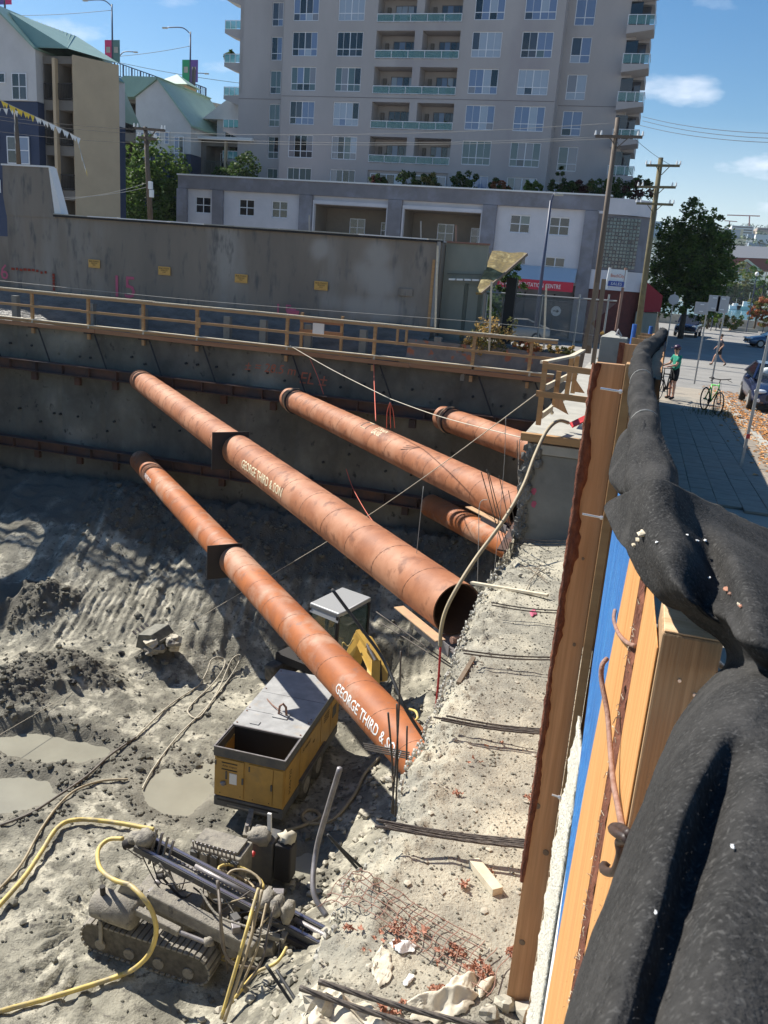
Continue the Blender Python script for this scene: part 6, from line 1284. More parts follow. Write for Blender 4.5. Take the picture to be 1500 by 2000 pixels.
for i, (a, c) in enumerate((((640, 1630), (705, 1705)), ((648, 1640), (712, 1700)), ((540, 1895), (585, 1965)), ((520, 1885), (578, 1972)))):
    rod('dark pin leaning on the spoil slope, %s' % ['upper one', 'upper one nearer the rim', 'lower one', 'lowest one at the white cloth'][i], [(a[0], a[1], -2.2), (c[0], c[1], -1.9)], .014, m_dwire)
for i, (a, c) in enumerate((((735, 1195), (905, 1315)), ((742, 1215), (895, 1312)))): rod('long thin bar slanting from the cab to the rim, %s' % ['upper', 'lower'][i], [(a[0], a[1], -3.5), (c[0], c[1], -1.8)], .010)
# timber offcuts on the ledge
def lplank(lab, a, c, w, h, m, up=.02):
    p, q = onL(*a, up), onL(*c, up); B().beam(p, q, w, h).build('timber_offcut', m, label=lab, cat='timber', bevel=.002)
lplank('short pale timber offcut lying on the ledge', (925, 1683), (972, 1742), .065, .045, m_woodpale); lplank('long thin pale lath poking out over the rim', (921, 1138), (1070, 1163), .05, .03, m_woodpale, .05); lplank('dark weathered lath at the rim above the strands', (895, 1335), (925, 1285), .04, .03, m_woodg)
# wire mesh
mp = [onL(px, py, .015) for px, py in ((645, 1765), (965, 1920), (985, 1880), (672, 1730))]
wm = thing('wire_mesh', 'rusty square wire mesh lying over the ledge with leaves caught in it', 'wire mesh', tuple(mp[0]))
A_, B_, C_, D_ = mp; 
def bil(s, t):
    p = A_.lerp(B_, s).lerp(D_.lerp(C_, s), t); p.z = max(lz(p.x+a, p.y+c) for a in (-.1, -.04, 0, .04, .1) for c in (-.1, -.04, 0, .04, .1))+.022+.006*math.sin(s*6+t*2); return p
def bil0(s, t): p = A_.lerp(B_, s).lerp(D_.lerp(C_, s), t); p.z = zA*(1-s)+zB*s+.022+.010*math.sin(s*6+t*2); return p
zA = lz(A_.x, A_.y); zB = lz(B_.x, B_.y); E1 = onL(640, 1790, .015); E2 = onL(930, 1930, .015)
for k in range(6):
    t_ = k/5*1.9-.6; B().tube([bil(s, t_) for s in np.linspace(-.03+.02*k, 1.0-.03*k, 24)], .0026, 4).build('long_wire', m_iron, wm)
for k in range(15):
    s = k/14; B().tube([bil(s+.012*math.sin(j), t_) for j, t_ in enumerate(np.linspace(-.75, 1.35, 9))], .0026, 4).build('cross_wire', m_iron, wm)
# leaves
def leafmesh(name, m, seed):
    rg = random.Random(seed); pts = [(0, 0)]; n = 11; vs = []
    for i in range(n): a = 2*math.pi*i/n; r = (1.0 if i % 2 == 0 else .45)*rg.uniform(.75, 1.15); vs.append((math.cos(a)*r, math.sin(a)*r, rg.uniform(-.1, .55)))
    vs.append((0, 0, .1)); me = bpy.data.meshes.new(name); me.from_pydata(vs, [], [(i, (i+1) % n, n) for i in range(n)]); me.materials.append(m); return me
lm = [leafmesh('leaf', m_leaf, i) for i in range(4)]
gi = 0
spots = [(335, 1145, 760, 1110, 0)]
for i, (px, py, n, sp) in enumerate(((680, 1812, 7, 9), (780, 1805, 16, 17), (768, 1826, 14, 22), (875, 1865, 14, 18), (890, 1850, 7, 9), (900, 1727, 6, 9), (905, 1730, 4, 7), (995, 1860, 8, 9), (845, 1935, 22, 18), (940, 1890, 14, 16), (950, 1905, 10, 14), (955, 1700, 3, 5), (820, 1818, 4, 6), (720, 1855, 2, 4), (800, 1960, 8, 10), (890, 1550, 4, 6), (980, 1455, 4, 7), (930, 1486, 4, 7), (1035, 1555, 5, 8), (760, 1975, 20, 22), (995, 1640, 3, 6), (925, 1300, 2, 4))):
    c = onL(px, py, .02); cl_ = thing('leaf_cluster', 'reddish dry leaf cluster %s' % ['left of the mesh end', 'at the top of the mesh', 'in the middle of the mesh', 'on the lower mesh', 'just above the lower mesh cluster', 'left of the timber offcut', 'hugging the one left of the offcut', 'at the foot of the tall plank', 'large and pink beside the cloth', 'at the right end of the mesh', 'below the right end of the mesh', 'tiny, beside the timber offcut', 'small, right of the mesh middle', 'tiny, left of the white rag', 'above the thick cables', 'tiny, in the middle of the ledge', 'small, below the upper strands', 'small, level with the strut foot', 'small, against the tall plank', 'spread over the bottom cloth', 'tiny, just over the middle strands', 'tiny, by the pink rag'][i], 'leaves', tuple(c), 'leaf clusters on the ledge')
    for k in range(n):
        p = onL(px+random.gauss(0, sp), py+random.gauss(0, sp*.5), .012+random.random()*.012); s = random.uniform(.013, .034); inst(random.choice(lm), 'leaf', cl_, p, (random.uniform(-.7, .7), random.uniform(-.7, .7), random.uniform(0, 6)), (s, s*.7, s))
# rags
def rag(lab, pts, hgt, m, seed, name='rag', n=30):
    P = [onL(px, py, .0) for px, py in pts]; c = sum(P, Vector())/len(P); N = 48; rgn = random.Random(seed)
    rows_ = []; per = catmull(P+[P[0]], 8)[:-1]; K = len(per)
    for i in range(n+1):
        s = i/n; row = []
        for j in range(K+1):
            e = per[j % K]; e = c.lerp(e, 1+.28*float(fbm(np.array(j*.55+seed*3), np.array(seed*1.), 3))) if j < K else c.lerp(per[0], 1+.28*float(fbm(np.array(0.+seed*3), np.array(seed*1.), 3))); p = c.lerp(e, s); k = float(fbm(np.array(p.x*6+seed), np.array(p.y*5), 3)); r2 = float(fbm(np.array(p.x*20+seed), np.array(p.y*15), 3)); p = p.copy(); uu = p.x*math.cos(seed)+p.y*math.sin(seed)*.8; fo = .5+.5*math.sin(uu*58+5*k+seed); p.z = lz(p.x, p.y)+.010+hgt*max(0, (1-s**5)*(.12+.55*fo*(.5+.5*fo)+.16*r2)); row.append(p)
        rows_.append(row)
    return B().grid(rows_).build(name, m, None, True, label=lab, cat='cloth')
rag('big cream geotextile cloth heaped at the bottom of the ledge', [(590, 2030), (585, 1960), (610, 1932), (660, 1945), (700, 1965), (760, 1990), (800, 2040)], .09, m_cloth, 1, 'cloth_heap')
rag('crumpled cream cloth with a knot, right of the thick cables', [(790, 1985), (800, 1962), (850, 1950), (885, 1915), (925, 1905), (930, 1930), (915, 1965), (890, 1990), (850, 2000)], .09, m_cloth, 2, 'cloth_heap')
rag('small white rag lying on the wire mesh', [(758, 1845), (775, 1838), (812, 1848), (805, 1862), (775, 1862)], .035, m_wht, 3); rag('white netting bag spilled below the mesh', [(725, 1895), (735, 1860), (760, 1862), (765, 1900), (748, 1928), (735, 1920)], .02, m_cloth, 4)
rag('torn white scrap near the netting bag', [(785, 1925), (800, 1905), (808, 1912), (795, 1928)], .015, m_wht, 5); rag('small pale folded cloth under the right end of the mesh', [(930, 1925), (965, 1912), (950, 1940), (935, 1950)], .03, m_cloth, 6); rag('tiny pink rag on the upper ledge', [(1034, 1195), (1044, 1192), (1048, 1200), (1038, 1205)], .02, m_pink, 7)
for i, (px, py, s) in enumerate(((1030, 1985, .06), (985, 1970, .05), (1060, 1985, .03), (955, 1985, .045), (760, 1465+60, .035), (918, 1250, .03), (1015, 1125, .035), (1045, 1110, .03), (1070, 1120, .035), (615, 1975, .08))):
    c = onL(px, py); B().blob(c+Vector((0, 0, s*.4)), (s, s*.8, s*.7), i+3, .35, 7, 5).build('broken_stone', m_pale, label=['largest broken stone below the tall plank', 'squat stone left of the plank foot', 'small stone right under the plank', 'stone beside the thick cable end', 'pale stone at the rim below the strut', 'white stone at the strut end', 'chunk at the foot of the concrete block, left', 'chunk at the foot of the concrete block, middle', 'chunk at the foot of the concrete block, right', 'rounded stone under the cream cloth'][i], cat='stone', group='stones on the ledge')
# twigs by the block
for i in range(8):
    a = onL(1015+i*8, 1105+random.uniform(-5, 5), .03); c = onL(1050+random.uniform(-25, 25), 1120+random.uniform(-15, 35), .02); B().tube([a, (a+c)/2+Vector((0, 0, .02)), c], .004, 5).build('twig', m_woodg, label='brown twig in the tangle by the concrete block, number %s from the left' % ['one', 'two', 'three', 'four', 'five', 'six', 'seven', 'eight'][i], cat='twig', group='twigs by the concrete block')
# ================================================================ LINES AND CABLES
def line(lab, pts, r, m, n=6, grp='lines strung across the pit', nm='line', cat='line'): return hose(None, pts, r, m, nm, n, label=lab, cat=cat, group=grp, seg=5)
line('cream grout hose hanging from the deck over the rim', [onY(1110, 826, 12.6), onY(1090, 822, 12.4), onY(1068, 842, 12.1), onY(1045, 890, 11.7), onY(1022, 950, 11.3), onY(985, 1015, 10.9), onY(930, 1090, 10.5), onY(892, 1150, 10.2), onY(870, 1195, 10.1), onY(861, 1235, 10.1), onY(860, 1262, 10.1)], .028, m_hosep, 8, nm='grout_hose', cat='hose')
line('red hose end hanging below the cream grout hose', [onY(860, 1264, 10.1), onY(856, 1330, 10.1), onY(849, 1400, 10.1)], .016, m_red, nm='red_hose', cat='hose')
w1 = onY(566, 675, 26.7); w2 = onY(762, 779, 20); w3 = onY(1028, 857, 12.4)
line('white rope strung from the guard rail toward the concrete cap', [w1, w1.lerp(w2, .5)-Vector((0, 0, .05)), w2], .011, m_rope); line('white rope, its right half down to the cap', [w2, w2.lerp(w3, .5)-Vector((0, 0, .06)), w3], .009, m_rope)
e1 = onY(1052, 766, 12.4); e2 = onZ(605, 1078, -7.4); e3 = onZ(265, 1280, FL+.6); e4 = onZ(-60, 1470, FL+.4)
line('long pale string running diagonally over the pit to the left edge', [e1, e1.lerp(e2, .33)-Vector((0, 0, .1)), e1.lerp(e2, .66)-Vector((0, 0, .1)), e2, e2.lerp(e3, .5), e3, e4], .007, m_rope)
line('taut wire across the grey wall above the rail', [onY(-80, 540, 27.6), onY(400, 588, 27.6), onY(950, 630, 27.6), onY(1160, 655, 27.6)], .009, m_wire)
line('orange red cord dangling from the toe board', [onY(605, 700, 26.6), onY(620, 735, 26.4), onY(632, 770, 26.2)], .012, m_redcord); line('red and white cord hanging down to the middle strut', [onY(730, 712, 26.6), onY(731, 750, 26.0), onY(734, 822, 22.6)], .016, m_redcord)
for k in (-1, 0, 1): line('looped red cord tying the rope to the middle strut, strand %s' % ['left', 'centre', 'right'][k+1], [onY(762, 786, 20.1), onY(762+k*6, 805, 20.1), onY(763+k*8, 836, 20.2)], .01, m_redcord)
line('short red cord below the long strut, against the dark wall', [onY(676, 916, 24.5), onY(690, 955, 24), onY(722, 1010, 22.5), onY(752, 1040, 21.5)], .013, m_redcord)
line('thin steel wire hanging straight down past the open strut end', [onY(827, 950, 12), onY(812, 1100, 11.9), onY(797, 1280, 11.8)], .005, m_wire); line('second thin wire hanging near the short lower strut', [onY(952, 976, 12.5), onY(937, 985, 12.5), onY(935, 1050, 12.4), onY(932, 1160, 12.3)], .006, m_wire)
line('faint wire hanging from the far rope', [onY(988, 815, 12.4), onY(983, 930, 12.3), onY(962, 1150, 12)], .004, m_wire)
# ================================================================ TREES AND PLANTS
def leaves(b, c, r, n, s, rg, flat=.5):
    c = Vector(c)
    for i in range(n):
        while True:
            v = Vector((rg.uniform(-1, 1), rg.uniform(-1, 1), rg.uniform(-1, 1)))
            if .12 < v.length < 1: break
        v = v*(v.length**-.35)*.9
        p = c+Vector((v.x*r[0], v.y*r[1], v.z*r[2])); k = s*rg.uniform(.6, 1.3); a = Vector((rg.gauss(0, 1), rg.gauss(0, 1), rg.gauss(0, flat))).normalized()*k; q = a.cross(Vector((rg.gauss(0, 1), rg.gauss(0, 1), rg.gauss(0, 1)))).normalized()*k*.55
        b.add([p-a, p-q, p+a, p+q], [(0, 1, 2, 3)])
def tree(name, label, base, H, trunk_h, lobes, nleaf, s, mats, cat='tree', group=None, seed=1, tr=.16):
    rg = random.Random(seed); base = Vector(base); t = thing(name, label, cat, base, group)
    tp = base+Vector((rg.uniform(-.1, .1)*H*.1, 0, trunk_h)); b = B(); b.tube([base-Vector((0, 0, .2)), base.lerp(tp, .5)+Vector((.04, 0, 0)), tp, base+Vector((0, 0, H*.8))], [tr, tr*.8, tr*.6, tr*.15], 8)
    for (dx, dy, dz, rx, ry, rz_) in lobes:
        e = base+Vector((dx, dy, dz)); mid = tp.lerp(e, .5)+Vector((rg.uniform(-.2, .2), 0, .15)); b.tube([tp-Vector((0, 0, .2)), mid, e], [tr*.4, tr*.25, tr*.07], 5)
    b.build('trunk', m_bark2, t, True)
    tot = sum(l[3]*l[4]*l[5] for l in lobes)**1
    B2 = [B() for _ in mats]
    for i, (dx, dy, dz, rx, ry, rz_) in enumerate(lobes):
        n = int(nleaf*(rx*ry*rz_)/tot); m = max(3, n//36)
        for k in range(m):   # clumps within the lobe
            while True:
                v = Vector((rg.uniform(-1, 1), rg.uniform(-1, 1), rg.uniform(-1, 1)))
                if .3 < v.length < 1: break
            cc_ = base+Vector((dx+v.x*rx, dy+v.y*ry, dz+v.z*rz_)); cr = min(rx, rz_)*rg.uniform(.2, .62)
            leaves(B2[rg.randrange(len(mats))], cc_, (cr, cr, cr*.75), n//m, s, rg)
    for bb2, m in zip(B2, mats): bb2.build('crown', m, t)
    return t
def lobeset(rg, w, h, z0, n, d=None):
    d = d or w; return [(rg.uniform(-.55, .55)*w, rg.uniform(-.5, .5)*d, z0+h*(i+.5)/n*.95, w*rg.uniform(.38, .6)*(1-.45*abs((i+.5)/n-.4)), d*.5, h/n*1.1) for i in range(n)]
rg = random.Random(21)
p = onY(288, 440, 62.6)
LB = [(-2.3, 0, 3.6, 1.5, 1.4, 1.6), (-1.9, 0, 6.0, 1.1, 1.2, 1.3), (-.4, 0, 5.0, 1.6, 1.4, 1.8), (-.1, .2, 7.6, .8, 1, 1.1), (1.0, 0, 6.6, 1.4, 1.3, 1.3), (1.9, 0, 4.8, 1.4, 1.3, 1.8), (.6, 0, 3.2, 1.8, 1.4, 1.6), (-1.2, .2, 7.2, .5, .6, .9)]
tree('leafy_tree', 'bright leafy tree between the tan end wall and the podium', (p.x, 62.6, -3), 10, 4, [tuple(v*1.36 for v in l_) for l_ in LB], 16000, .16, [l_mid, l_lite, l_lite, l_mid], seed=3, tr=.25)
p = onY(428, 340, 61.0); tree('bushy_tree', 'darker bushy tree tucked behind the left balconies of the tower', (p.x, 64.5, -.5), 8, 3, [(-1.2, 0, 6.2, 1.2, 1, 1.2), (.2, 0, 7.2, 1.1, 1, 1.1), (1.0, 0, 6.0, 1, 1, 1.1), (0, 0, 4.8, 1.6, 1, 1.3)], 5000, .13, [l_dark, l_mid], seed=4)
p = onY(1330, 650, 78)
mt_ = tree('maple_tree', 'big dark green street tree at the corner right of the utility pole', (p.x, 78, -3.75), 13, 4, [(-2.4, 0, 5.2, 1.6, 1.5, 1.9), (-1.9, 0, 8.2, 1.5, 1.5, 1.7), (0, 0, 6.4, 2.1, 1.8, 2.0), (.0, 0, 8.8, 1.8, 1.6, 1.5), (-.6, 0, 10.6, .9, 1.1, 1.2), (1.2, 0, 9.9, .8, 1, 1.0), (2.0, 0, 7.6, 1.3, 1.5, 1.7), (2.2, 0, 5.4, 1.5, 1.5, 1.9), (.6, 0, 4.2, 2.2, 1.8, 1.4), (-2.6, 0, 3.2, .9, 1, 1.2), (-1.2, -.5, 2.9, 1.5, 1, 1.1), (1.2, -.5, 2.6, 1.5, 1, 1.0)], 26000, .15, [l_dark, l_mid, l_lite, l_mid, l_lite], seed=8, tr=.28); mt_.scale = (.93, .93, .95)
for i, (px, py, yv, w, h, ms, lab) in enumerate(((1395, 560, 105, 2.6, 6, [l_mid, l_olive], 'medium green tree behind the big street tree'), (1235+55, 590, 95, 1.8, 7, [l_dark], 'dark tree half hidden by the left side of the street tree'), (1478, 610, 108, 1.9, 3.4, [l_red, l_red, l_olive], 'small red leaved tree by the sea wall'), (1492, 560, 200, 7, 11, [l_mid, l_olive], 'green trees across the water at the right edge'), (1440, 520, 420, 9, 9, [l_olive, l_mid], 'olive tree clump left of the pavilion roof'), (1408, 505, 420, 8, 16, [l_mid], 'round green trees by the far warehouse'), (1485, 512, 430, 13, 10, [l_dark, l_olive], 'green clump right of the pavilion gable'))):
    p = onY(px, py, yv); z0 = -3.75 if yv < 120 else -4; rr3 = random.Random(50+i); tree('street_tree', lab, (p.x, yv, z0), h+1, h*.35, lobeset(rr3, w, h*.8, h*.25, 5), 2600, .16 if yv < 120 else (.3 if yv < 250 else .7), ms, seed=60+i, tr=.15 if yv < 120 else .3)
def bush(lab, c, r, n, s, ms, name='shrub', seed=0, cat='shrub', group=None, cone=False):
    rg = random.Random(seed); t = thing(name, lab, cat, tuple(c), group); Bs = [B() for _ in ms]; c = Vector(c)
    st = B()
    for k in range(7):
        e = c+Vector((rg.uniform(-.6, .6)*r[0], rg.uniform(-.5, .5)*r[1], r[2]*rg.uniform(.8, 1.6))); st.tube([c, (c+e)/2+Vector((.02, 0, .03)), e], [.03*r[0], .015*r[0], .008*r[0]], 4)
    st.build('stems', m_bark2, t)
    for k in range(max(5, n//45)):
        if cone: h = rg.random()**1.4; a = rg.uniform(0, 6.28); q = c+Vector((math.cos(a)*r[0]*(1-h)*.8, math.sin(a)*r[1]*(1-h)*.8, h*r[2]*2)); cr = .22*r[0]*(1.3-h)
        else: q = c+Vector((rg.uniform(-.8, .8)*r[0], rg.uniform(-.8, .8)*r[1], r[2]*rg.uniform(.3, 1.7))); cr = .32*min(r[0], r[2])
        leaves(Bs[rg.randrange(len(ms))], q, (cr, cr, cr), 45, s, rg)
    for b_, m in zip(Bs, ms):
        if b_.v: b_.build('foliage', m, t)
    return t
for i, (px, py, r, ms, cone, lab) in enumerate(((735, 350, .9, [l_maroon, l_dark], 0, 'bare reddish shrub on the podium roof before the glazed doors'), (800, 352, 1.1, [l_dark], 0, 'dark potted shrub near the middle of the podium roof'), (845, 357, 1.0, [l_dark, l_olive], 0, 'shrub right of the glazed doors on the podium roof'), (908, 360, 1.2, [l_dark], 0, 'wide dark shrub under the third window column'), (975, 365, .9, [l_dark, l_red], 0, 'flowering shrub with red tips on the podium roof'), (1042, 362, .8, [l_lite, l_mid], 0, 'bright lime shrub on the podium roof'), (1090, 370, 1.15, [l_dark], 1, 'dark conical evergreen on the podium roof'), (1110, 370, .9, [l_dark], 0, 'low dark shrub beside the conical evergreen'), (1138, 372, 1.0, [l_maroon, l_olive], 0, 'brownish dome shrub on the podium roof'), (1175, 378, 1.3, [l_dark, l_mid], 0, 'long low hedge at the right end of the podium roof'), (1215, 380, 1.3, [l_dark], 0, 'dark shrub by the curved podium corner'), (1250, 375, 1.4, [l_maroon, l_dark], 0, 'maroon leaved shrub at the very corner of the podium'), (448, 112, .6, [l_mid], 0, 'potted plant on an upper left balcony of the tower'), (445, 300, .7, [l_lite], 0, 'leafy plant on the lowest left balcony of the tower'))):
    yv = 62.2 if i < 12 else 68.2; p = onY(px, py, yv); bush(lab, (p.x, yv, 5.5 if i < 12 else p.z-.2), (r*.85, r*.7, r*.62*(1.5 if cone else 1)), 1000, .11, ms, seed=i+3, group='plants on the podium roof', cone=cone)
# dry weeds and yellow bush by the rail
p = onY(968, 660, 27.85); bush('golden dried bush standing behind the right part of the guard rail', (p.x, 27.85, -2.6), (.75, .3, .72), 1700, .05, [l_dry, l_dry, l_olive], seed=31)
p = onY(930, 650, 27.95); bush('brown dry shrub at the left of the golden bush', (p.x-.2, 27.95, -2.6), (.45, .3, .5), 900, .04, [l_olive, l_dry], seed=32)
for i, (px, w, ms) in enumerate(((1060, .7, [l_dry]), (1030, .5, [l_dry, l_red]), (1100, .5, [l_dry, l_olive]))): p = onY(px, 668, 27.9); bush('heap of yellow dead leaves and weeds %s' % ['in the middle of the bank', 'with a red tuft', 'at the right of the bank'][i], (p.x, 27.9, -2.3), (w, .25, .2), 900, .04, ms, seed=40+i)
for i, px in enumerate((1006, 1036, 1085, 1120, 1182, 1192)): p = onY(px, 640, 30); bush('tall wispy dry weed on the lot edge, number %s from the left' % ['one', 'two', 'three', 'four', 'five', 'six'][i], (p.x, 30, -3), (.22, .2, .5 if i < 4 else .95), 120, .035, [l_dry, l_olive], name='weed', cat='weed', seed=70+i, group='weeds along the lot edge')
sheet(-9, 0, 29.1, 33.5, 60, 30, lambda x, y: -2.95+.15*fbm(x*2, y*2, 4)-.1*(y-29), 'overgrown_verge', mat('dark_scrub', (.04, .045, .02), (.10, .09, .04), 4, .95, .8, 20))
p = onY(985, 560, 40); tree('small_tree', 'small leafy tree behind the mossy canopy', (p.x, 40, -3.6), 5, 2, [(-.5, 0, 2.6, .7, .6, .9), (.5, 0, 3.4, .7, .6, .9), (0, 0, 4.1, .5, .5, .6)], 1600, .1, [l_mid, l_dark], seed=5, tr=.08)
p = onY(1300+25, 690, 34); 
for i, (px, py, yv, r) in enumerate(((1385, 640, 103, 1.5), (1405, 645, 103, 1.7), (1432, 645, 103, 1.5))):
    p = onY(px, py, yv); bush('sunlit planter shrub in the island beyond the pickup, %s' % ['left', 'middle', 'right'][i], (p.x, yv, -3.7), (r, 1, .9), 500, .14, [l_lite, l_olive], seed=80+i, group='planter shrubs')
# ================================================================ POLES, FENCE, SIGNS
def upole(lab, top, bot, yv, r, arms, m=m_pole, wires=()):
    p, q = onY(*bot, yv), onY(*top, yv); t = thing('utility_pole', lab, 'utility pole', tuple(p), 'utility poles'); B().cyl(p, q, r, 10, r*.7).build('pole', m, t, True)
    for (x0, y0, x1, y1) in arms:
        a, c = onY(x0, y0, yv-.15), onY(x1, y1, yv-.15); B().beam(a, c, .10, .12).build('cross_arm', m, t); cx_ = p.lerp(q, .9)
        for k in (0, .12, .9, 1):
            s = a.lerp(c, k); B().cyl(s+Vector((0, 0, .05)), s+Vector((0, 0, .24)), .055, 8, .03).build('insulator', m_wht, t)
        mdl = a.lerp(c, .5); B().beam(a.lerp(c, .28), mdl-Vector((0, 0, .45)), .04, .04).build('brace', m, t); B().beam(a.lerp(c, .72), mdl-Vector((0, 0, .45)), .04, .04).build('brace', m, t)
    return t
upole('tall timber utility pole in front of the tower with one cross arm', (1207, 230), (1148, 690), 42, .15, [(1163, 266, 1255, 268)])
upole('olive brown utility pole with three cross arms at the street corner', (1291, 308), (1240, 690), 50, .18, [(1262, 323, 1328, 324), (1246, 365, 1320, 366), (1243, 397, 1315, 400)], m=mat('olive_pole_wood', (.17, .145, .075), (.12, .10, .06), 4, .9))
upole('utility pole with a double cross arm and white boxes before the leafy tree', (284, 248), (294, 432), 42, .15, [(262, 250, 322, 255), (270, 268, 305, 272)])
upole('thin pole at the left carrying the pennant strings', (30, 212), (37, 322), 40, .12, [])
for i, (px, py) in enumerate(((294, 362), (296, 378))): p = onY(px, py, 41.8); B().box(p, (.22, .15, .38)).build('meter_box', m_wht, label=['upper white box on the pole before the leafy tree', 'lower white box on the pole before the leafy tree'][i], cat='box', bevel=.02)
wires = [((-20, 232, 40), (290, 262, 42)), ((-20, 225, 40), (290, 254, 42)), ((-20, 255, 40), (290, 280, 42)), ((100, 392, 31), (285, 358, 42)), ((100, 386, 31), (285, 366, 42)), ((290, 258, 42), (1207, 240, 42)), ((290, 266, 42), (1170, 268, 42)), ((290, 272, 42), (1250, 268, 42)), ((1255, 228, 42), (1560, 262, 30)), ((1255, 236, 42), (1560, 272, 30)), ((1250, 245, 42), (1560, 280, 30)), ((232, 110, 78), (371, 90, 78)), ((232, 122, 78), (520, 168, 78)), ((-20, 30, 78), (218, 20, 78)), ((1248, 370, 50), (1200, 262, 42)), ((1315, 325, 50), (1230, 262, 42))]
WL = ['highest of the three at the left edge', 'at the left edge, meeting the upper cross arm', 'lowest of the three at the left edge', 'from the sloped trim up to the white boxes', 'from the sloped trim, just under its twin', 'highest across the tower front', 'middle one across the tower front', 'lowest across the tower front', 'uppermost to the right edge of the sky', 'middle one to the right edge of the sky', 'lowest to the right edge of the sky', 'between the two bannered lamps', 'from the bridge lamp toward the tower', 'leaving the tall bridge lamp to the left', 'linking the two utility poles, left side', 'linking the two utility poles, right side', 'spare']
for i, (a, c) in enumerate(wires):
    p, q = onY(*a), onY(*c); L = (q-p).length; m = (p+q)/2-Vector((0, 0, L*.012)); line('overhead wire %s' % WL[i], [p, p.lerp(q, .25)-Vector((0, 0, L*.009)), m, p.lerp(q, .75)-Vector((0, 0, L*.009)), q], .010 if a[2] < 70 else .022, m_dwire if i not in (5, 6, 7, 3, 4) else m_wire, 5, 'overhead wires', 'overhead_wire', 'wire')
for i, pts in enumerate(([(-20, 212), (60, 206+2), (110, 238), (158, 270)], [(28, 214), (28, 260), (32, 310)], [(150, 270), (158, 300), (166, 328)], [(-20, 186), (30, 205), (66, 224)])):
    pass
flag = []
def bunting(lab, pts, n, mcol):
    P = [onY(x, y, 34) for x, y in pts]; t = thing('pennant_string', lab, 'bunting', tuple(P[0]), 'pennant strings'); C_ = catmull(P, 10); B().tube(C_, .012, 4).build('cord', m_wire, t)
    for i in range(n):
        p = C_[int(i/n*(len(C_)-1))]; q = C_[min(len(C_)-1, int(i/n*(len(C_)-1))+1)]; d = (q-p).normalized(); a = p+d*.05; c = p+d*.30; e = (a+c)/2+Vector((.03, random.uniform(-.05, .05), -.24-random.random()*.05))
        B().prism([a, c, e], (0, .006, 0)).build('pennant', mcol[i % len(mcol)] if not callable(mcol) else mcol(i), t)
pyl = mat('pennant_yellow', (.85, .60, .05), rough=.6)
bunting('yellow then white pennants sagging across the left houses', [(-25, 182), (20, 205), (66, 226), (110, 246), (152, 268)], 26, lambda i: pyl if i < 13 else m_wht)
bunting('white pennants dropping to a single yellow one', [(152, 268), (156, 290), (163, 315), (167, 328)], 7, lambda i: m_wht if i < 6 else pyl); bunting('short row of white pennants at the left pole', [(-20, 212), (10, 212), (28, 216), (28, 255), (31, 300)], 9, [m_wht])
# chain link fence
cf = thing('chain_link_fence', 'galvanised chain link fence in front of the shop front', 'fence', (-5, 33, -3.2))
f0, f1_ = onY(946, 570, 33), onY(1205, 588, 33)
B().cyl(f0, f1_, .03, 6).build('top_rail', m_gpole, cf)
for px in (952, 1005, 1060-50+50, 1133, 1190): p = onY(px, 575, 33); B().cyl((p.x, 33, -3.5), (p.x, 33, p.z), .035, 6).build('post', m_gpole, cf)
b = B(); zt2 = (f0.z+f1_.z)/2-.05
for k in range(150):
    x = f0.x+(f1_.x-f0.x)*k/150
    for s in (-1, 1): b.beam((x, 33, zt2), (x+s*1.6, 33, zt2-1.6), .006, .006) if f0.x < x+s*1.6 < f1_.x else None
b.build('wire_netting', m_wire, cf, kind='stuff')
for i, (px, t0, b0) in enumerate(((955, 550, 690), (1062, 557, 680), (850, 480, 640))): p = onY(px, b0, 27.3); q = onY(px+5, t0, 27.3); B().beam(p, q, .06, .04, up=(0, 1, 0)).build('marker_stake', m_woodpale, label=['tall pale stake by the golden bush', 'tall pale stake in front of the shop fence', 'tall pale stake at the corner of the grey wall'][i], cat='stake', group='pale stakes behind the rail')
# auto centre sign
sg = thing('shop_sign', 'small white shop sign with orange lettering on a rusty post', 'sign', tuple(onY(1204, 640, 36)))
a, c = onY(1190, 525, 36), onY(1221, 562, 36); B().bb(a.x, c.x, 35.95, 36.05, c.z, a.z).build('sign_panel', m_wht, sg); B().cyl((a.x-.02, 35.95, c.z-.1), (a.x+.03, 35.95, a.z+.05), .05, 8).build('white_edge_tube', m_wht, sg)
B().cyl(onY(1203, 645, 36), onY(1223, 523, 36), .055, 8).build('post', m_iron, sg); w_ = c.x-a.x
so_ = mat('sign_orange', (.65, .13, .04), rough=.6)
text('BeachCity', w_*.72, so_, sg, ((a.x+c.x)/2, 35.94, a.z-.26), (1, 0, 0), (0, 0, 1), center=True, height=.17); text('Auto Centre', w_*.82, so_, sg, ((a.x+c.x)/2, 35.94, a.z-.52), (1, 0, 0), (0, 0, 1), center=True, height=.17)
B().bb(a.x+.03, c.x-.06, 35.92, 35.948, c.z+.02, c.z+.22).build('blue_strip', mat('sign_blue', (.06, .10, .35), rough=.5), sg); text('SALES', w_*.6, m_wht, sg, ((a.x+c.x)/2, 35.915, c.z+.12), (1, 0, 0), (0, 0, 1), center=True, height=.11)
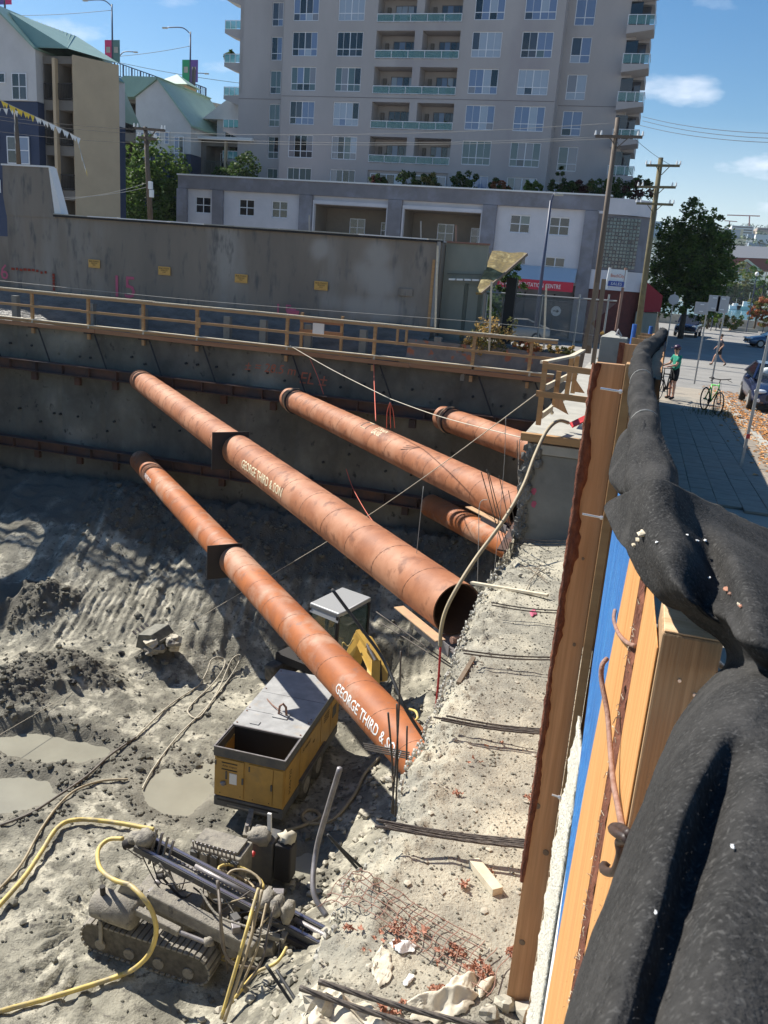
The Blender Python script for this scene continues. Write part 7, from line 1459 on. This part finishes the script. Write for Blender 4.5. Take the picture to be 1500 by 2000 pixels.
# parking sign posts seen from the back
def psign(lab, base, top, yv, sg_, extra=()):
    p, q = onY(*base, yv), onY(*top, yv); t = thing('parking_sign', lab, 'street sign', tuple(p), 'sign posts along the kerb'); B().beam(p, q, .05, .05, up=(0, 1, 0)).build('post', m_gpole, t)
    for (x0, y0, x1, y1) in sg_:
        a, c = onY(x0, y0, yv-.04), onY(x1, y1, yv-.04); f = B().bb(a.x, c.x, yv-.05, yv-.04, c.z, a.z).build('sign_plate', m_signb, t, bevel=.004)
        for zz_ in (a.z-.08, c.z+.1): B().bb((a.x+c.x)/2-.06, (a.x+c.x)/2+.06, yv-.066, yv-.051, zz_-.015, zz_+.015).build('clip', m_wht, f)
    for (x, y, m, h) in extra: s = onY(x, y, yv); B().box(s, (.065, .065, h)).build('collar', m, t)
    return t
psign('left kerb sign post, sign back facing us', (1356, 750), (1384, 590), 31.5, [(1359, 589, 1382, 615)], [(1373, 656, m_gpole, .08)])
psign('middle kerb sign post behind the parked bike, wide sign back', (1390, 745), (1421, 578), 29.8, [(1386, 576, 1403, 609), (1403, 578, 1420, 612)])
psign('nearest kerb sign post with a red band, cut by the right edge', (1447, 911), (1506, 640), 16.5, [], [(1461, 852, m_red, .08), (1478, 765, m_gpole, .06)])
ss_ = thing('stop_sign', 'back of an octagonal stop sign in the shade of the street tree', 'street sign', tuple(onY(1311, 650, 62))); p = onY(1316, 585, 62)
B().cyl((p.x, 62, -3.7), (p.x, 62, p.z+.5), .04, 8).build('post', m_gpole, ss_); B().cyl(p+Vector((0, -.04, 0)), p+Vector((0, -.02, 0)), .36, 8).build('octagon', m_signb, ss_)
# ================================================================ VEHICLES
def car(name, lab, loc, rz, L, Wd, Ht, paint, kind='sedan', cat='car', group=None, shade=False):
    t = thing(name, lab, cat, loc, group); c, s = math.cos(rz), math.sin(rz); lo = Vector(loc)
    def w(x, y, z): return Vector((lo.x+c*x-s*y, lo.y+s*x+c*y, lo.z+z))   # x across, y length: front is -y
    hw = Wd/2; h = Ht
    if kind == 'sedan': st = [(-.5, .35, .62, .74), (-.47, .28, .72, .90), (-.40, .24, .80, .97), (-.24, .22, .96, 1.0), (0, .22, 1.0, 1.0), (.28, .22, 1.02, 1.0), (.42, .24, 1.02, .96), (.485, .30, .95, .88), (.5, .38, .85, .80)]; belt = .66
    else: st = [(-.5, .42, .86, .88), (-.48, .34, 1.02, .96), (-.40, .32, 1.10, 1.0), (-.22, .32, 1.16, 1.0), (.0, .32, 1.17, 1.0), (.10, .32, 1.17, 1.0), (.4, .32, 1.17, 1.0), (.49, .34, 1.15, .98), (.5, .4, 1.1, .95)]; belt = .7
    P = []
    for (yy_, zl, zh, kw) in st:
        a = hw*kw; prof = [(0, zl), (a*.8, zl), (a*.97, zl+.08), (a, zl+(zh-zl)*.45), (a*.97, zl+(zh-zl)*.78), (a*.86, zh), (a*.5, zh+.035), (0, zh+.05)]
        full = [(-x, z) for x, z in prof[:0:-1]][::-1][::-1]
        ring = [(x, z) for x, z in prof]+[(-x, z) for x, z in prof[-2:0:-1]]
        P.append([w(x, yy_*L, z) for x, z in ring]+[w(ring[0][0], yy_*L, ring[0][1])])
    b = B().grid(P); b.quad(*P[0][:-1][::-1]); b.quad(*P[-1][:-1]); body = b.build('body', paint, t, True, sub=1)
    if kind == 'sedan': g = [(-.23, .99), (-.05, h-.03), (.16, h), (.40, 1.03)]; tw_ = .64
    else: g = [(-.20, 1.17), (-.10, h-.03), (.12, h), (.15, 1.17)]; tw_ = .72
    gp = []
    for (yy_, z) in g: k = .90 if z < 1.2 else tw_+.04; gp.append([w(-hw*k, yy_*L, z), w(hw*k, yy_*L, z)])
    a0_, a1_, a2_, a3_ = gp; b = B(); b.quad(a0_[0], a0_[1], a1_[1], a1_[0]); b.build('windscreen', glass('windscreen_glass', (.04, .05, .06), .05, al=.45) if shade else g_mid, t); b = B(); b.quad(a2_[0], a2_[1], a3_[1], a3_[0]); b.build('rear_window', g_dark, t)
    for sd_ in (0, 1): b = B(); b.quad(a0_[sd_], a1_[sd_], a2_[sd_], a3_[sd_]); b.build('side_window', g_dark, t)
    up_ = Vector((0, 0, .03)); b = B(); b.add([a1_[0], a1_[1], a2_[1], a2_[0], a1_[0]+up_, a1_[1]+up_, a2_[1]+up_, a2_[0]+up_], [(0, 1, 2, 3), (4, 5, 6, 7), (0, 1, 5, 4), (1, 2, 6, 5), (2, 3, 7, 6), (3, 0, 4, 7)]); b.build('roof', paint, t, bevel=.02)
    for A__, B__ in ((a0_, a1_), (a2_, a3_)):
        for sd_ in (0, 1): B().beam(A__[sd_], B__[sd_], .06, .05).build('window_pillar', paint, t)
    if shade:
        for sd_ in (-1, 1): B().blob(w(sd_*hw*.36, -.135*L, 1.22), (hw*.30, .12, .16), 3, .05, 10, 6).build('sunshade', m_shade, t, True)
    rw = .33 if kind == 'sedan' else .40
    for fy in (-.31, .30):
        for sd_ in (-1, 1):
            wh = thing('wheel', None, None, w(sd_*hw*.9, fy*L, rw)); wh.parent = t; o_ = wh.location.copy(); wh.location = o_-lo; ORG[wh] = o_
            B().cyl(w(sd_*hw*.78, fy*L, rw), w(sd_*hw*.995, fy*L, rw), rw, 22).build('tyre', m_tyre, wh, True); B().cyl(w(sd_*hw*.99, fy*L, rw), w(sd_*hw*1.01, fy*L, rw), rw*.62, 14).build('rim', m_gpole, wh)
    for sd_ in (-1, 1):
        B().blob(w(sd_*hw*.72, -.475*L, .70 if kind == 'sedan' else .95), (.2, .10, .07 if kind == 'sedan' else .11), 3, .05, 10, 6).build('headlight', mat('headlight_lens', (.75, .78, .8), rough=.1), t, True); B().blob(w(sd_*hw*1.08, -.19*L, 1.02 if kind == 'sedan' else 1.25), (.1, .07, .07), 2, .05, 8, 5).build('wing_mirror', paint, t, True)
        B().cyl(w(sd_*hw*.75, -.497*L, .42), w(sd_*hw*.75, -.505*L, .42), .05, 10).build('fog_lamp', m_wht, t)
    B().box(w(0, -.498*L, .52 if kind == 'sedan' else .72), (hw*1.0, .04, .16 if kind == 'sedan' else .32), rz).build('grille', m_black, t); B().box(w(0, -.507*L, .36 if kind == 'sedan' else .5), (.5 if kind == 'sedan' else hw*1.7, .03, .12), rz).build('number_plate' if kind == 'sedan' else 'bumper', m_wht if kind == 'sedan' else m_gpole, t)
    return t
zc = gzf(31)-.16
car('parked_car', 'dark blue parked car with pale sunshades in its windscreen', (4.35, 31.9, zc), 0, 4.5, 1.8, 1.46, m_carb, shade=True)
p = onY(1340, 643, 84); car('pickup_truck', 'dark blue pickup truck waiting in the shade of the street tree', (p.x+.2, 84, -3.92), R_(-8), 5.6, 2.0, 1.9, m_carb, 'pickup', 'pickup truck')
p = onY(1490, 655, 78); car('silver_car', 'silver blue car driving past near the sea wall, cut by the right edge', (p.x+.8, 76, -3.92), R_(-78), 4.6, 1.8, 1.45, m_cars)
p = onY(1015, 615, 57); car('parked_white_car', 'pale grey car standing behind the chain link fence by the shop', (p.x, 56.5, -3.9), R_(-80), 4.2, 1.7, 1.4, m_gpole)
# ================================================================ BICYCLES
def bike(lab, base, rz, frame_m, H=1.0, group=None):
    t = thing('bicycle', lab, 'bicycle', base, group); c, s = math.cos(rz), math.sin(rz); bo = Vector(base)
    def w(x, z, y=0): return Vector((bo.x+c*x-s*y, bo.y+s*x+c*y, bo.z+z))
    for x in (-.52, .52):
        wh = thing('wheel', None, None, w(x, .34)); wh.parent = t; o_ = wh.location.copy(); wh.location = o_-bo; ORG[wh] = o_
        B().tube([w(x+.33*math.cos(a), .345+.33*math.sin(a)) for a in np.linspace(0, 2*math.pi, 30)], .02, 6).build('tyre', m_tyre, wh, True); B().tube([w(x+.305*math.cos(a), .345+.305*math.sin(a)) for a in np.linspace(0, 2*math.pi, 26)], .008, 4).build('rim', m_gsteel, wh)
        b = B(); [b.cyl(w(x, .345), w(x+.3*math.cos(a), .345+.3*math.sin(a)), .002, 3) for a in np.linspace(0, 2*math.pi, 17)]; b.cyl(w(x, .345, -.05), w(x, .345, .05), .025, 8); b.build('spokes', m_gsteel, wh)
    fr_ = [(-.52, .345, -.08, .32), (-.08, .32, -.2, .82), (-.52, .345, -.2, .78), (-.2, .8, .32, .84), (-.08, .32, .35, .74), (.35, .72, .32, .90)]
    for a in fr_: B().cyl(w(a[0], a[1]), w(a[2], a[3]), .02, 8).build('frame_tube', frame_m, t, True)
    for y in (-.05, .05): B().tube([w(.35, .74, y*.4), w(.40, .62, y), w(.52, .345, y)], .014, 6).build('fork', m_black, t)
    B().cyl(w(-.2, .8), w(-.23, .98), .014, 6).build('seat_post', m_gsteel, t); B().blob(w(-.25, 1.0), (.06, .12, .03), 2, .05, 10, 6).build('saddle', m_black, t, True)
    B().cyl(w(.32, .88), w(.34, 1.02), .014, 6).build('stem', m_black, t); B().tube([w(.30, 1.05, -.32), w(.36, 1.03, -.15), w(.37, 1.02, 0), w(.36, 1.03, .15), w(.30, 1.05, .32)], .014, 7).build('handlebar', m_black, t, True)
    for sd_ in (-1, 1): B().cyl(w(.36, 1.02, sd_*.2), w(.42, .97, sd_*.32), .008, 5).build('brake_lever', m_black, t)
    B().cyl(w(-.08, .32, -.06), w(-.08, .32, -.05), .09, 14).build('chainring', m_black, t); B().beam(w(-.08, .32, -.07), w(.02, .2, -.07), .02, .02).build('crank', m_black, t); B().tube([w(.42, .95), w(.5, .75), w(.38, .6)], .005, 4).build('brake_cable', m_black, t)
    return t
p = onY(1385, 790, 26.3); zb = gzf(26.3)
bike('green and black bicycle leaning on the middle sign post', (2.05, 26.6, zb), R_(-72), m_greenb)
bike('dark bicycle held by the helmeted person at the fence end', (.78, 29.2, gzf(29.2)), R_(-112), m_blk2)
# ================================================================ PEOPLE
def person(lab, base, rz, H, J, shirt, shorts, skin=m_skin, hair=m_hair, hat=None, shoes=m_blk2, sleeve=.45):
    t = thing('person', lab, 'person', base); c, s = math.cos(rz), math.sin(rz); bo = Vector(base); k = H/1.75
    def w(p): x, y, z = p; return Vector((c*x-s*y, s*x+c*y, z))*k
    # J: pelvis, chest, neck, head, shL, elL, haL, shR, elR, haR, hipL, knL, anL, toL, hipR, knR, anR, toR
    names = list(J); idx = {n: i for i, n in enumerate(names)}
    E_ = [('pel', 'waist'), ('waist', 'chest'), ('chest', 'neck'), ('neck', 'jaw'), ('jaw', 'head')]
    for q in 'LR': E_ += [('chest', 'sh'+q), ('sh'+q, 'el'+q), ('el'+q, 'wr'+q), ('wr'+q, 'ha'+q), ('pel', 'hip'+q), ('hip'+q, 'kn'+q), ('kn'+q, 'an'+q), ('an'+q, 'to'+q)]
    RAD = dict(pel=(.15, .11), waist=(.13, .10), chest=(.16, .11), neck=(.055, .055), jaw=(.07, .075), head=(.088, .10), sh=(.06, .06), el=(.042, .042), wr=(.03, .03), ha=(.035, .025), hip=(.088, .09), kn=(.055, .058), an=(.038, .04), to=(.038, .03))
    def skinmesh(edges, grow, nm, m, cut=None):
        me = bpy.data.meshes.new(nm); used = []; 
        for a, b_ in edges:
            for n in (a, b_):
                if n not in used: used.append(n)
        me.from_pydata([w(J[n]) for n in used], [(used.index(a), used.index(b_)) for a, b_ in edges], [])
        o = bpy.data.objects.new(nm, me); COL.objects.link(o); md_ = o.modifiers.new('skin', 'SKIN'); md_.use_smooth_shade = True
        for i, n in enumerate(used):
            r = RAD.get(n, RAD.get(n[:-1], (.04, .04))); me.skin_vertices[0].data[i].radius = ((r[0]+grow)*k, (r[1]+grow)*k)
        me.skin_vertices[0].data[0].use_root = True; sbd = o.modifiers.new('sub', 'SUBSURF'); sbd.levels = sbd.render_levels = 2
        me.materials.append(m); o.parent = t; ORG[o] = bo; return o
    skinmesh(E_, 0, 'body', skin)
    J2 = dict(J)
    def lerp(a, b_, f): return tuple(J[a][i]+(J[b_][i]-J[a][i])*f for i in range(3))
    for q in 'LR': J['sl'+q] = lerp('sh'+q, 'el'+q, sleeve*1.6 if sleeve < .6 else 1); J['hm'+q] = lerp('hip'+q, 'kn'+q, .8); J['nk'] = lerp('chest', 'neck', .55); J['lap'] = lerp('pel', 'waist', .0)
    RAD['slL'] = RAD['slR'] = RAD['sl'] = (.058, .058); RAD['hm'] = (.075, .08); RAD['nk'] = (.08, .075); RAD['lap'] = (.15, .11)
    skinmesh([('waist', 'lap'), ('waist', 'chest'), ('chest', 'nk'), ('chest', 'shL'), ('chest', 'shR'), ('shL', 'slL'), ('shR', 'slR')], .02, 'shirt', shirt)
    skinmesh([('pel', 'hipL'), ('pel', 'hipR'), ('hipL', 'hmL'), ('hipR', 'hmR'), ('pel', 'waist')], .014, 'shorts', shorts)
    hd = bo+w(J['head']); f = w((0, 1, 0)).normalized()
    B().blob(hd+Vector((0, 0, .035))*k-f*.02, (.095*k, .105*k, .09*k), 4, .04, 12, 8).build('hair', hair, t, True)
    B().blob(hd+f*.10*k-Vector((0, 0, .03)), (.014, .018, .022), 4, .03, 8, 5).build('nose', skin, t, True)
    for sd_ in (-1, 1): B().blob(hd+f*.085*k+w((sd_*.033, 0, -.01)), (.011, .008, .008), 1, 0, 6, 4).build('eye', m_blk2, t); B().blob(hd+w((sd_*.092, 0, -.03)), (.012, .022, .03), 1, 0, 6, 4).build('ear', skin, t, True)
    if hat: B().blob(hd+Vector((0, 0, .06))*k, (.115*k, .13*k, .085*k), 4, .02, 14, 8).build('helmet', hat, t, True); B().blob(hd+f*.15*k+Vector((0, 0, .035)), (.07, .06, .012), 2, .03, 10, 5).build('helmet_visor', hat, t, True)
    for q in 'LR':
        a = bo+w(J['an'+q]); e = bo+w(J['to'+q]); d_ = (e-a); B().tube([a-Vector((0, 0, .02))-d_*.2, a+d_*.4-Vector((0, 0, .03)), e-Vector((0, 0, .01))], [.045*k, .05*k, .035*k], 8).build('shoe', shoes, t, True)
        h0 = bo+w(J['ha'+q]); hv = (w(J['ha'+q])-w(J['wr'+q])).normalized(); sv = hv.cross(Vector((0, 0, 1))).normalized()
        for i_ in range(4): o_ = sv*(i_-1.5)*.018; B().tube([h0+o_, h0+o_+hv*.05, h0+o_+hv*.075-Vector((0, 0, .02))], [.009, .008, .006], 5).build('finger', skin, t, True)
        B().tube([h0-hv*.03+sv*.03, h0+sv*.05+hv*.01, h0+sv*.05+hv*.035], [.011, .009, .007], 5).build('thumb', skin, t, True)
    return t
Js = dict(pel=(0, 0, .95), waist=(0, .01, 1.12), chest=(0, .03, 1.33), neck=(0, .05, 1.48), jaw=(0, .07, 1.56), head=(0, .07, 1.65), shL=(-.18, .03, 1.40), elL=(-.24, .12, 1.15), wrL=(-.2, .36, 1.08), haL=(-.19, .43, 1.07), shR=(.18, .03, 1.40), elR=(.25, .12, 1.15), wrR=(.2, .36, 1.08), haR=(.19, .43, 1.07), hipL=(-.1, 0, .9), knL=(-.1, .03, .5), anL=(-.1, 0, .09), toL=(-.11, .14, .04), hipR=(.1, 0, .9), knR=(.12, .05, .5), anR=(.12, .02, .09), toR=(.14, .16, .04))
person('person in teal shirt, black shorts and helmet holding a bicycle by the fence', (1.02, 29.55, gzf(29.5)), R_(115), 1.72, dict(Js), m_teal, m_blk2, hat=mat('dark_helmet', (.05, .02, .05), rough=.4))
Jw = dict(Js); Jw.update(elL=(-.25, -.1, 1.17), wrL=(-.24, .05, .98), haL=(-.24, .08, .9), elR=(.25, .05, 1.15), wrR=(.24, .22, 1.0), haR=(.24, .27, .94), knL=(-.1, .25, .52), anL=(-.1, .33, .12), toL=(-.1, .47, .08), knR=(.1, -.08, .5), anR=(.1, -.42, .16), toR=(.1, -.32, .05))
p = onY(1404, 700, 52); person('person in dark clothes walking across the sunny street', (p.x, 52, -3.91), R_(95), 1.75, Jw, m_greyc, m_blk2)
Jt = dict(Js); Jt.update(hipL=(-.1, 0, .5), hipR=(.1, 0, .5), pel=(0, 0, .5), waist=(0, .03, .68), chest=(0, .06, .9), neck=(0, .1, 1.05), jaw=(0, .12, 1.12), head=(0, .12, 1.2), shL=(-.18, .06, .95), shR=(.18, .06, .95), elL=(-.2, .25, .8), elR=(.2, .25, .8), wrL=(-.05, .3, 1.0), haL=(-.03, .28, 1.06), wrR=(.05, .35, .95), haR=(.03, .32, 1.0), knL=(-.12, .42, .5), knR=(.12, .42, .5), anL=(-.12, .45, .09), anR=(.12, .45, .09), toL=(-.12, .6, .05), toR=(.12, .6, .05))
p = onY(1437, 632, 106); person('person sitting on the low wall by the water', (p.x, 106, -3.9), R_(100), 1.75, Jt, m_greyc, mat('blue_jeans', (.05, .09, .2), rough=.8))
B().bb(p.x-.6, p.x+2.5, 106.1, 106.5, -3.92, -3.5).build('low_wall', m_concl, label='low wall that the sitting person rests on', cat='wall')
p = onY(138, 170, 78) if False else onY(378, 172, 76); B().tube([p, p+Vector((0, 0, .9)), p+Vector((0, 0, 1.5)), p+Vector((0, 0, 1.75))], [.16, .2, .2, .08], 8).build('person', m_greyc, label='tiny dark figure standing on the bridge right of the hut', cat='person')
# leaves along the kerb (uncountable)
b = B(); rg = random.Random(91)
for i in range(3200):
    y = rg.uniform(12, 36); x = (3.05+abs(rg.gauss(0, .55)) if rg.random() < .7 else 2.9-abs(rg.gauss(0, .28))); 
    if y > 30 and rg.random() < .5: continue
    if 19.5 < y < 22 and rg.random() < .6: continue
    z = (gzf(y)-.15 if x > 2.95 else gzf(y)+.01)+rg.random()*.02; s = rg.uniform(.03, .08); a = rg.uniform(0, 6.28); dx, dy = math.cos(a)*s, math.sin(a)*s
    b.add([(x-dx, y-dy, z), (x-dy*.6, y+dx*.6, z+.02), (x+dx, y+dy, z+.004), (x+dy*.6, y-dx*.6, z+.025)], [(0, 1, 2), (0, 2, 3)])
b.build('kerb_leaves', m_leafy, kind='stuff', label='orange fallen leaves drifted along the kerb and gutter', cat='leaves')
b = B()
for i in range(90): y = 26.2+rg.gauss(0, .5); x = 2.0+rg.gauss(0, .25); b.tube([(x, y, gzf(y)), (x+rg.uniform(-.1, .1), y+rg.uniform(-.1, .1), gzf(y)+rg.uniform(.1, .35))], [.008, .002], 3)
b.build('kerb_weeds', l_olive, kind='stuff', label='weeds sprouting at the foot of the sign post under the bicycle', cat='weeds')
# shaded patch ... far side structures across the water
def fbox(x0, y0, x1, y1, yv, dep, nm, m, lab, cat='building', wins=0, mw_=None, roof=None):
    a, c = onY(x0, y0, yv), onY(x1, y1, yv); t = thing(nm, lab, cat, (a.x, yv, c.z)); B().bb(a.x, c.x, yv, yv+dep, min(c.z, a.z)-2, a.z).build('wall', m, t)
    for r in range(wins): z = a.z-(a.z-c.z)*(r+.5)/wins; f = B().bb(a.x+1, c.x-1, yv-.3, yv-.05, z-(a.z-c.z)*.18/wins*1.2, z+(a.z-c.z)*.18/wins*1.2).build('window', mw_ or g_mid, t)
    if roof: w2_ = (c.x-a.x); B().prism([(a.x-1, yv-1, a.z), (c.x+1, yv-1, a.z), (c.x-w2_*.12, yv+dep/2, a.z+roof), (a.x+w2_*.12, yv+dep/2, a.z+roof)], (0, .5, 0)).build('roof', m_slated, t)
    return t
m_fc = mat('far_cream', (.62, .55, .40), rough=.9); m_fg = mat('far_grey_roof', (.16, .17, .19), rough=.9); m_fr = mat('far_red_wall', (.25, .06, .05), rough=.9); m_fw = mat('far_white', (.60, .62, .62), rough=.9); m_fb = mat('far_blue_grey', (.26, .32, .38), rough=.9)
fbox(1415, 500, 1520, 520, 470, 40, 'warehouse', m_fr, 'long dark red warehouse with a grey roof across the water')
wp = [onY(1412, 502, 468), onY(1530, 506, 468), onY(1500, 482, 480), onY(1418, 479, 480)]; B().prism(wp, (0, 2, 0)).build('warehouse_roof', m_fg, label='broad grey roof of the warehouse across the water', cat='roof')
pvl = thing('market_pavilion', 'cream pavilion with a glazed gable on the far shore', 'building', tuple(onY(1465, 585, 452))); a, c = onY(1424, 533, 452), onY(1484, 551, 452)
B().bb(a.x, c.x, 452, 470, c.z, a.z).build('cream_wall', m_fc, pvl); ga_ = [onY(1428, 532, 451.5), onY(1484, 536, 451.5), onY(1458, 512, 451.5)]; B().prism(ga_, (0, 14, 0)).build('glazed_gable', g_dark, pvl)
B().beam(onY(1420, 530, 451), onY(1459, 508, 451), 2, .9).build('verge_board', m_fc, pvl); B().beam(onY(1459, 508, 451), onY(1492, 534, 451), 2, .9).build('verge_board', m_fc, pvl)
for k in range(7): B().beam(onY(1431+k*8, 520+abs(k-3.5)*3, 451.2), onY(1431+k*8, 534, 451.2), .3, .3).build('mullion', m_fb, pvl)
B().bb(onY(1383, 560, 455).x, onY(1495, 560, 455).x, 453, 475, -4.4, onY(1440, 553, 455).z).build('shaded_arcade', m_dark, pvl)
ya = thing('striped_awning', 'yellow and white striped awning left of the far pavilion', 'awning', tuple(onY(1408, 546, 450)))
for k in range(8): a, c = onY(1391+k*4.2, 537.5, 450), onY(1395.2+k*4.2, 547, 450); B().bb(a.x, c.x-.01, 449, 450.5, c.z, a.z).build('awning_stripe', pyl if k % 2 == 0 else m_wht, ya)
fbox(1432, 466, 1468, 480, 640, 30, 'cream_block', m_fc, 'cream blank warehouse on the far slope'); fbox(1472, 468, 1510, 482, 660, 30, 'blue_block', m_fb, 'blue grey block at the right edge of the far slope', wins=2)
fbox(1430, 440, 1470, 458, 900, 60, 'white_terrace_block', m_fw, 'white terraced block high on the far hill', wins=3); fbox(1480, 444, 1520, 460, 950, 60, 'brown_block', mat('far_brown', (.36, .30, .26), rough=.9), 'brownish block at the right on the far hill', wins=2); fbox(1278, 432, 1292, 456, 500, 20, 'glass_tower', m_fb, 'small blue grey tower seen left of the street tree', wins=6, mw_=m_fw)
rg = random.Random(14); cols_ = [m_fw, m_fc, m_fb, m_fg]
for i in range(46):
    yv = rg.uniform(560, 1300); px = rg.uniform(1395, 1515); a = onY(px, rg.uniform(446, 476), yv); s = rg.uniform(6, 14); b = B().bb(a.x-s/2, a.x+s/2, yv, yv+10, a.z-6, a.z); b.build('far_house', cols_[i % 4], label='tiny %s house %s, %s' % (('white', 'cream', 'blue grey', 'grey')[i % 4], ('left of the terraced block', 'under the tower crane', 'toward the right edge')[0 if px < 1432 else (1 if px < 1475 else 2)], 'low on the far hill' if yv < 800 else ('halfway up the far hill' if yv < 1050 else 'near its crest')), cat='house', group='houses on the far hillside')
Bs = [B(), B(), B()]
for i in range(170):
    yv = rg.uniform(480, 1250); px = rg.uniform(1270, 1520); py = 478-(yv-480)/770*36+rg.uniform(-6, 6); a = onY(px, py, yv); r = rg.uniform(4, 9); leaves(Bs[i % 3], (a.x, yv, a.z-r*.6), (r, r, r), 70, r*.17, rg)
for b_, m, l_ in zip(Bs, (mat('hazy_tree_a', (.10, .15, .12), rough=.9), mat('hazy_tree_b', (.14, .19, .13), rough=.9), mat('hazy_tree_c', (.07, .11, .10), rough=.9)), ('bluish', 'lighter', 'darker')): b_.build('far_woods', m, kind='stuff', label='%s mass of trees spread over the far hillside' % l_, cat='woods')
for i, (px, py, x0, x1, yv) in enumerate(((1463, 440, 1420, 1484, 1000), (1424, 440, 1415, 1440, 1200))):
    t = thing('tower_crane', ['red and white tower crane on the skyline', 'fainter second crane on the skyline to its left'][i], 'crane', tuple(onY(px, py+8, yv))); top_ = 421 if i == 0 else 432; b = B().beam(onY(px, py+8, yv), onY(px+1, top_, yv), 1.2, 1.2); b.build('mast', mat('crane_red', (.45, .22, .20), rough=.8), t); B().beam(onY(x0, top_-1, yv), onY(x1, top_+1, yv), 1, 1).build('jib', MATS['crane_red'], t)
for i, (px, py, w__, hh) in enumerate(((1440, 582, 14, 5), (1465, 578, 26, 10), (1405, 580, 12, 4))):
    a = onY(px, py, 300); t = thing('moored_boat', ['small white boat moored left of the fish hook masts', 'larger green and white boat at the far dock', 'tiny white boat near the striped awning'][i], 'boat', (a.x, 300, -4.5)); s = w__*.12
    B().prism([(a.x-s, 300, -4.4), (a.x+s*.8, 300, -4.4), (a.x+s, 300, -3.3), (a.x-s*1.1, 300, -3.3)], (0, 3, 0)).build('hull', m_wht if i != 1 else mat('pale_green_hull', (.35, .55, .5), rough=.5), t); B().bb(a.x-s*.5, a.x+s*.4, 300.5, 302.5, -3.3, -3.3+hh*.16).build('cabin', m_wht, t); B().cyl((a.x, 301, -3.3), (a.x, 301, -3.3+hh*.45), .08, 5).build('mast', m_gpole, t)
for i, (px, py, yv) in enumerate(((1404, 555, 100), (1413, 560, 104), (1478, 538, 105), (1493, 630, 108))):
    a = onY(px, py, yv); t = thing('globe_lamp', ['globe lamp beside the far awning', 'second globe lamp beside the far awning', 'globe lamp in front of the pavilion', 'globe lamp on the sea wall at the right edge'][i], 'street lamp', (a.x, yv, -3.9), 'globe lamps by the water'); B().cyl((a.x, yv, -3.9), (a.x, yv, a.z), .05, 6).build('post', m_ltpole, t); B().blob(a+Vector((0, 0, .15)), (.22, .22, .24), 1, 0, 10, 7).build('globe', m_wht, t, True)
# thin summer haze over the water
hm = bpy.data.materials.new('summer_haze'); hm.use_nodes = True; hn = hm.node_tree; hn.nodes.clear(); ho = hn.nodes.new('ShaderNodeOutputMaterial'); hv = hn.nodes.new('ShaderNodeVolumePrincipled'); hv.inputs['Density'].default_value = .00011; hv.inputs['Color'].default_value = (.86, .93, 1, 1); hv.inputs['Anisotropy'].default_value = .2; hn.links.new(hv.outputs[0], ho.inputs['Volume'])
B().bb(-2600, 3100, -65, 3050, -15, 175).build('haze', hm, kind='stuff', label='thin bluish summer haze softening the far hillside', cat='haze')
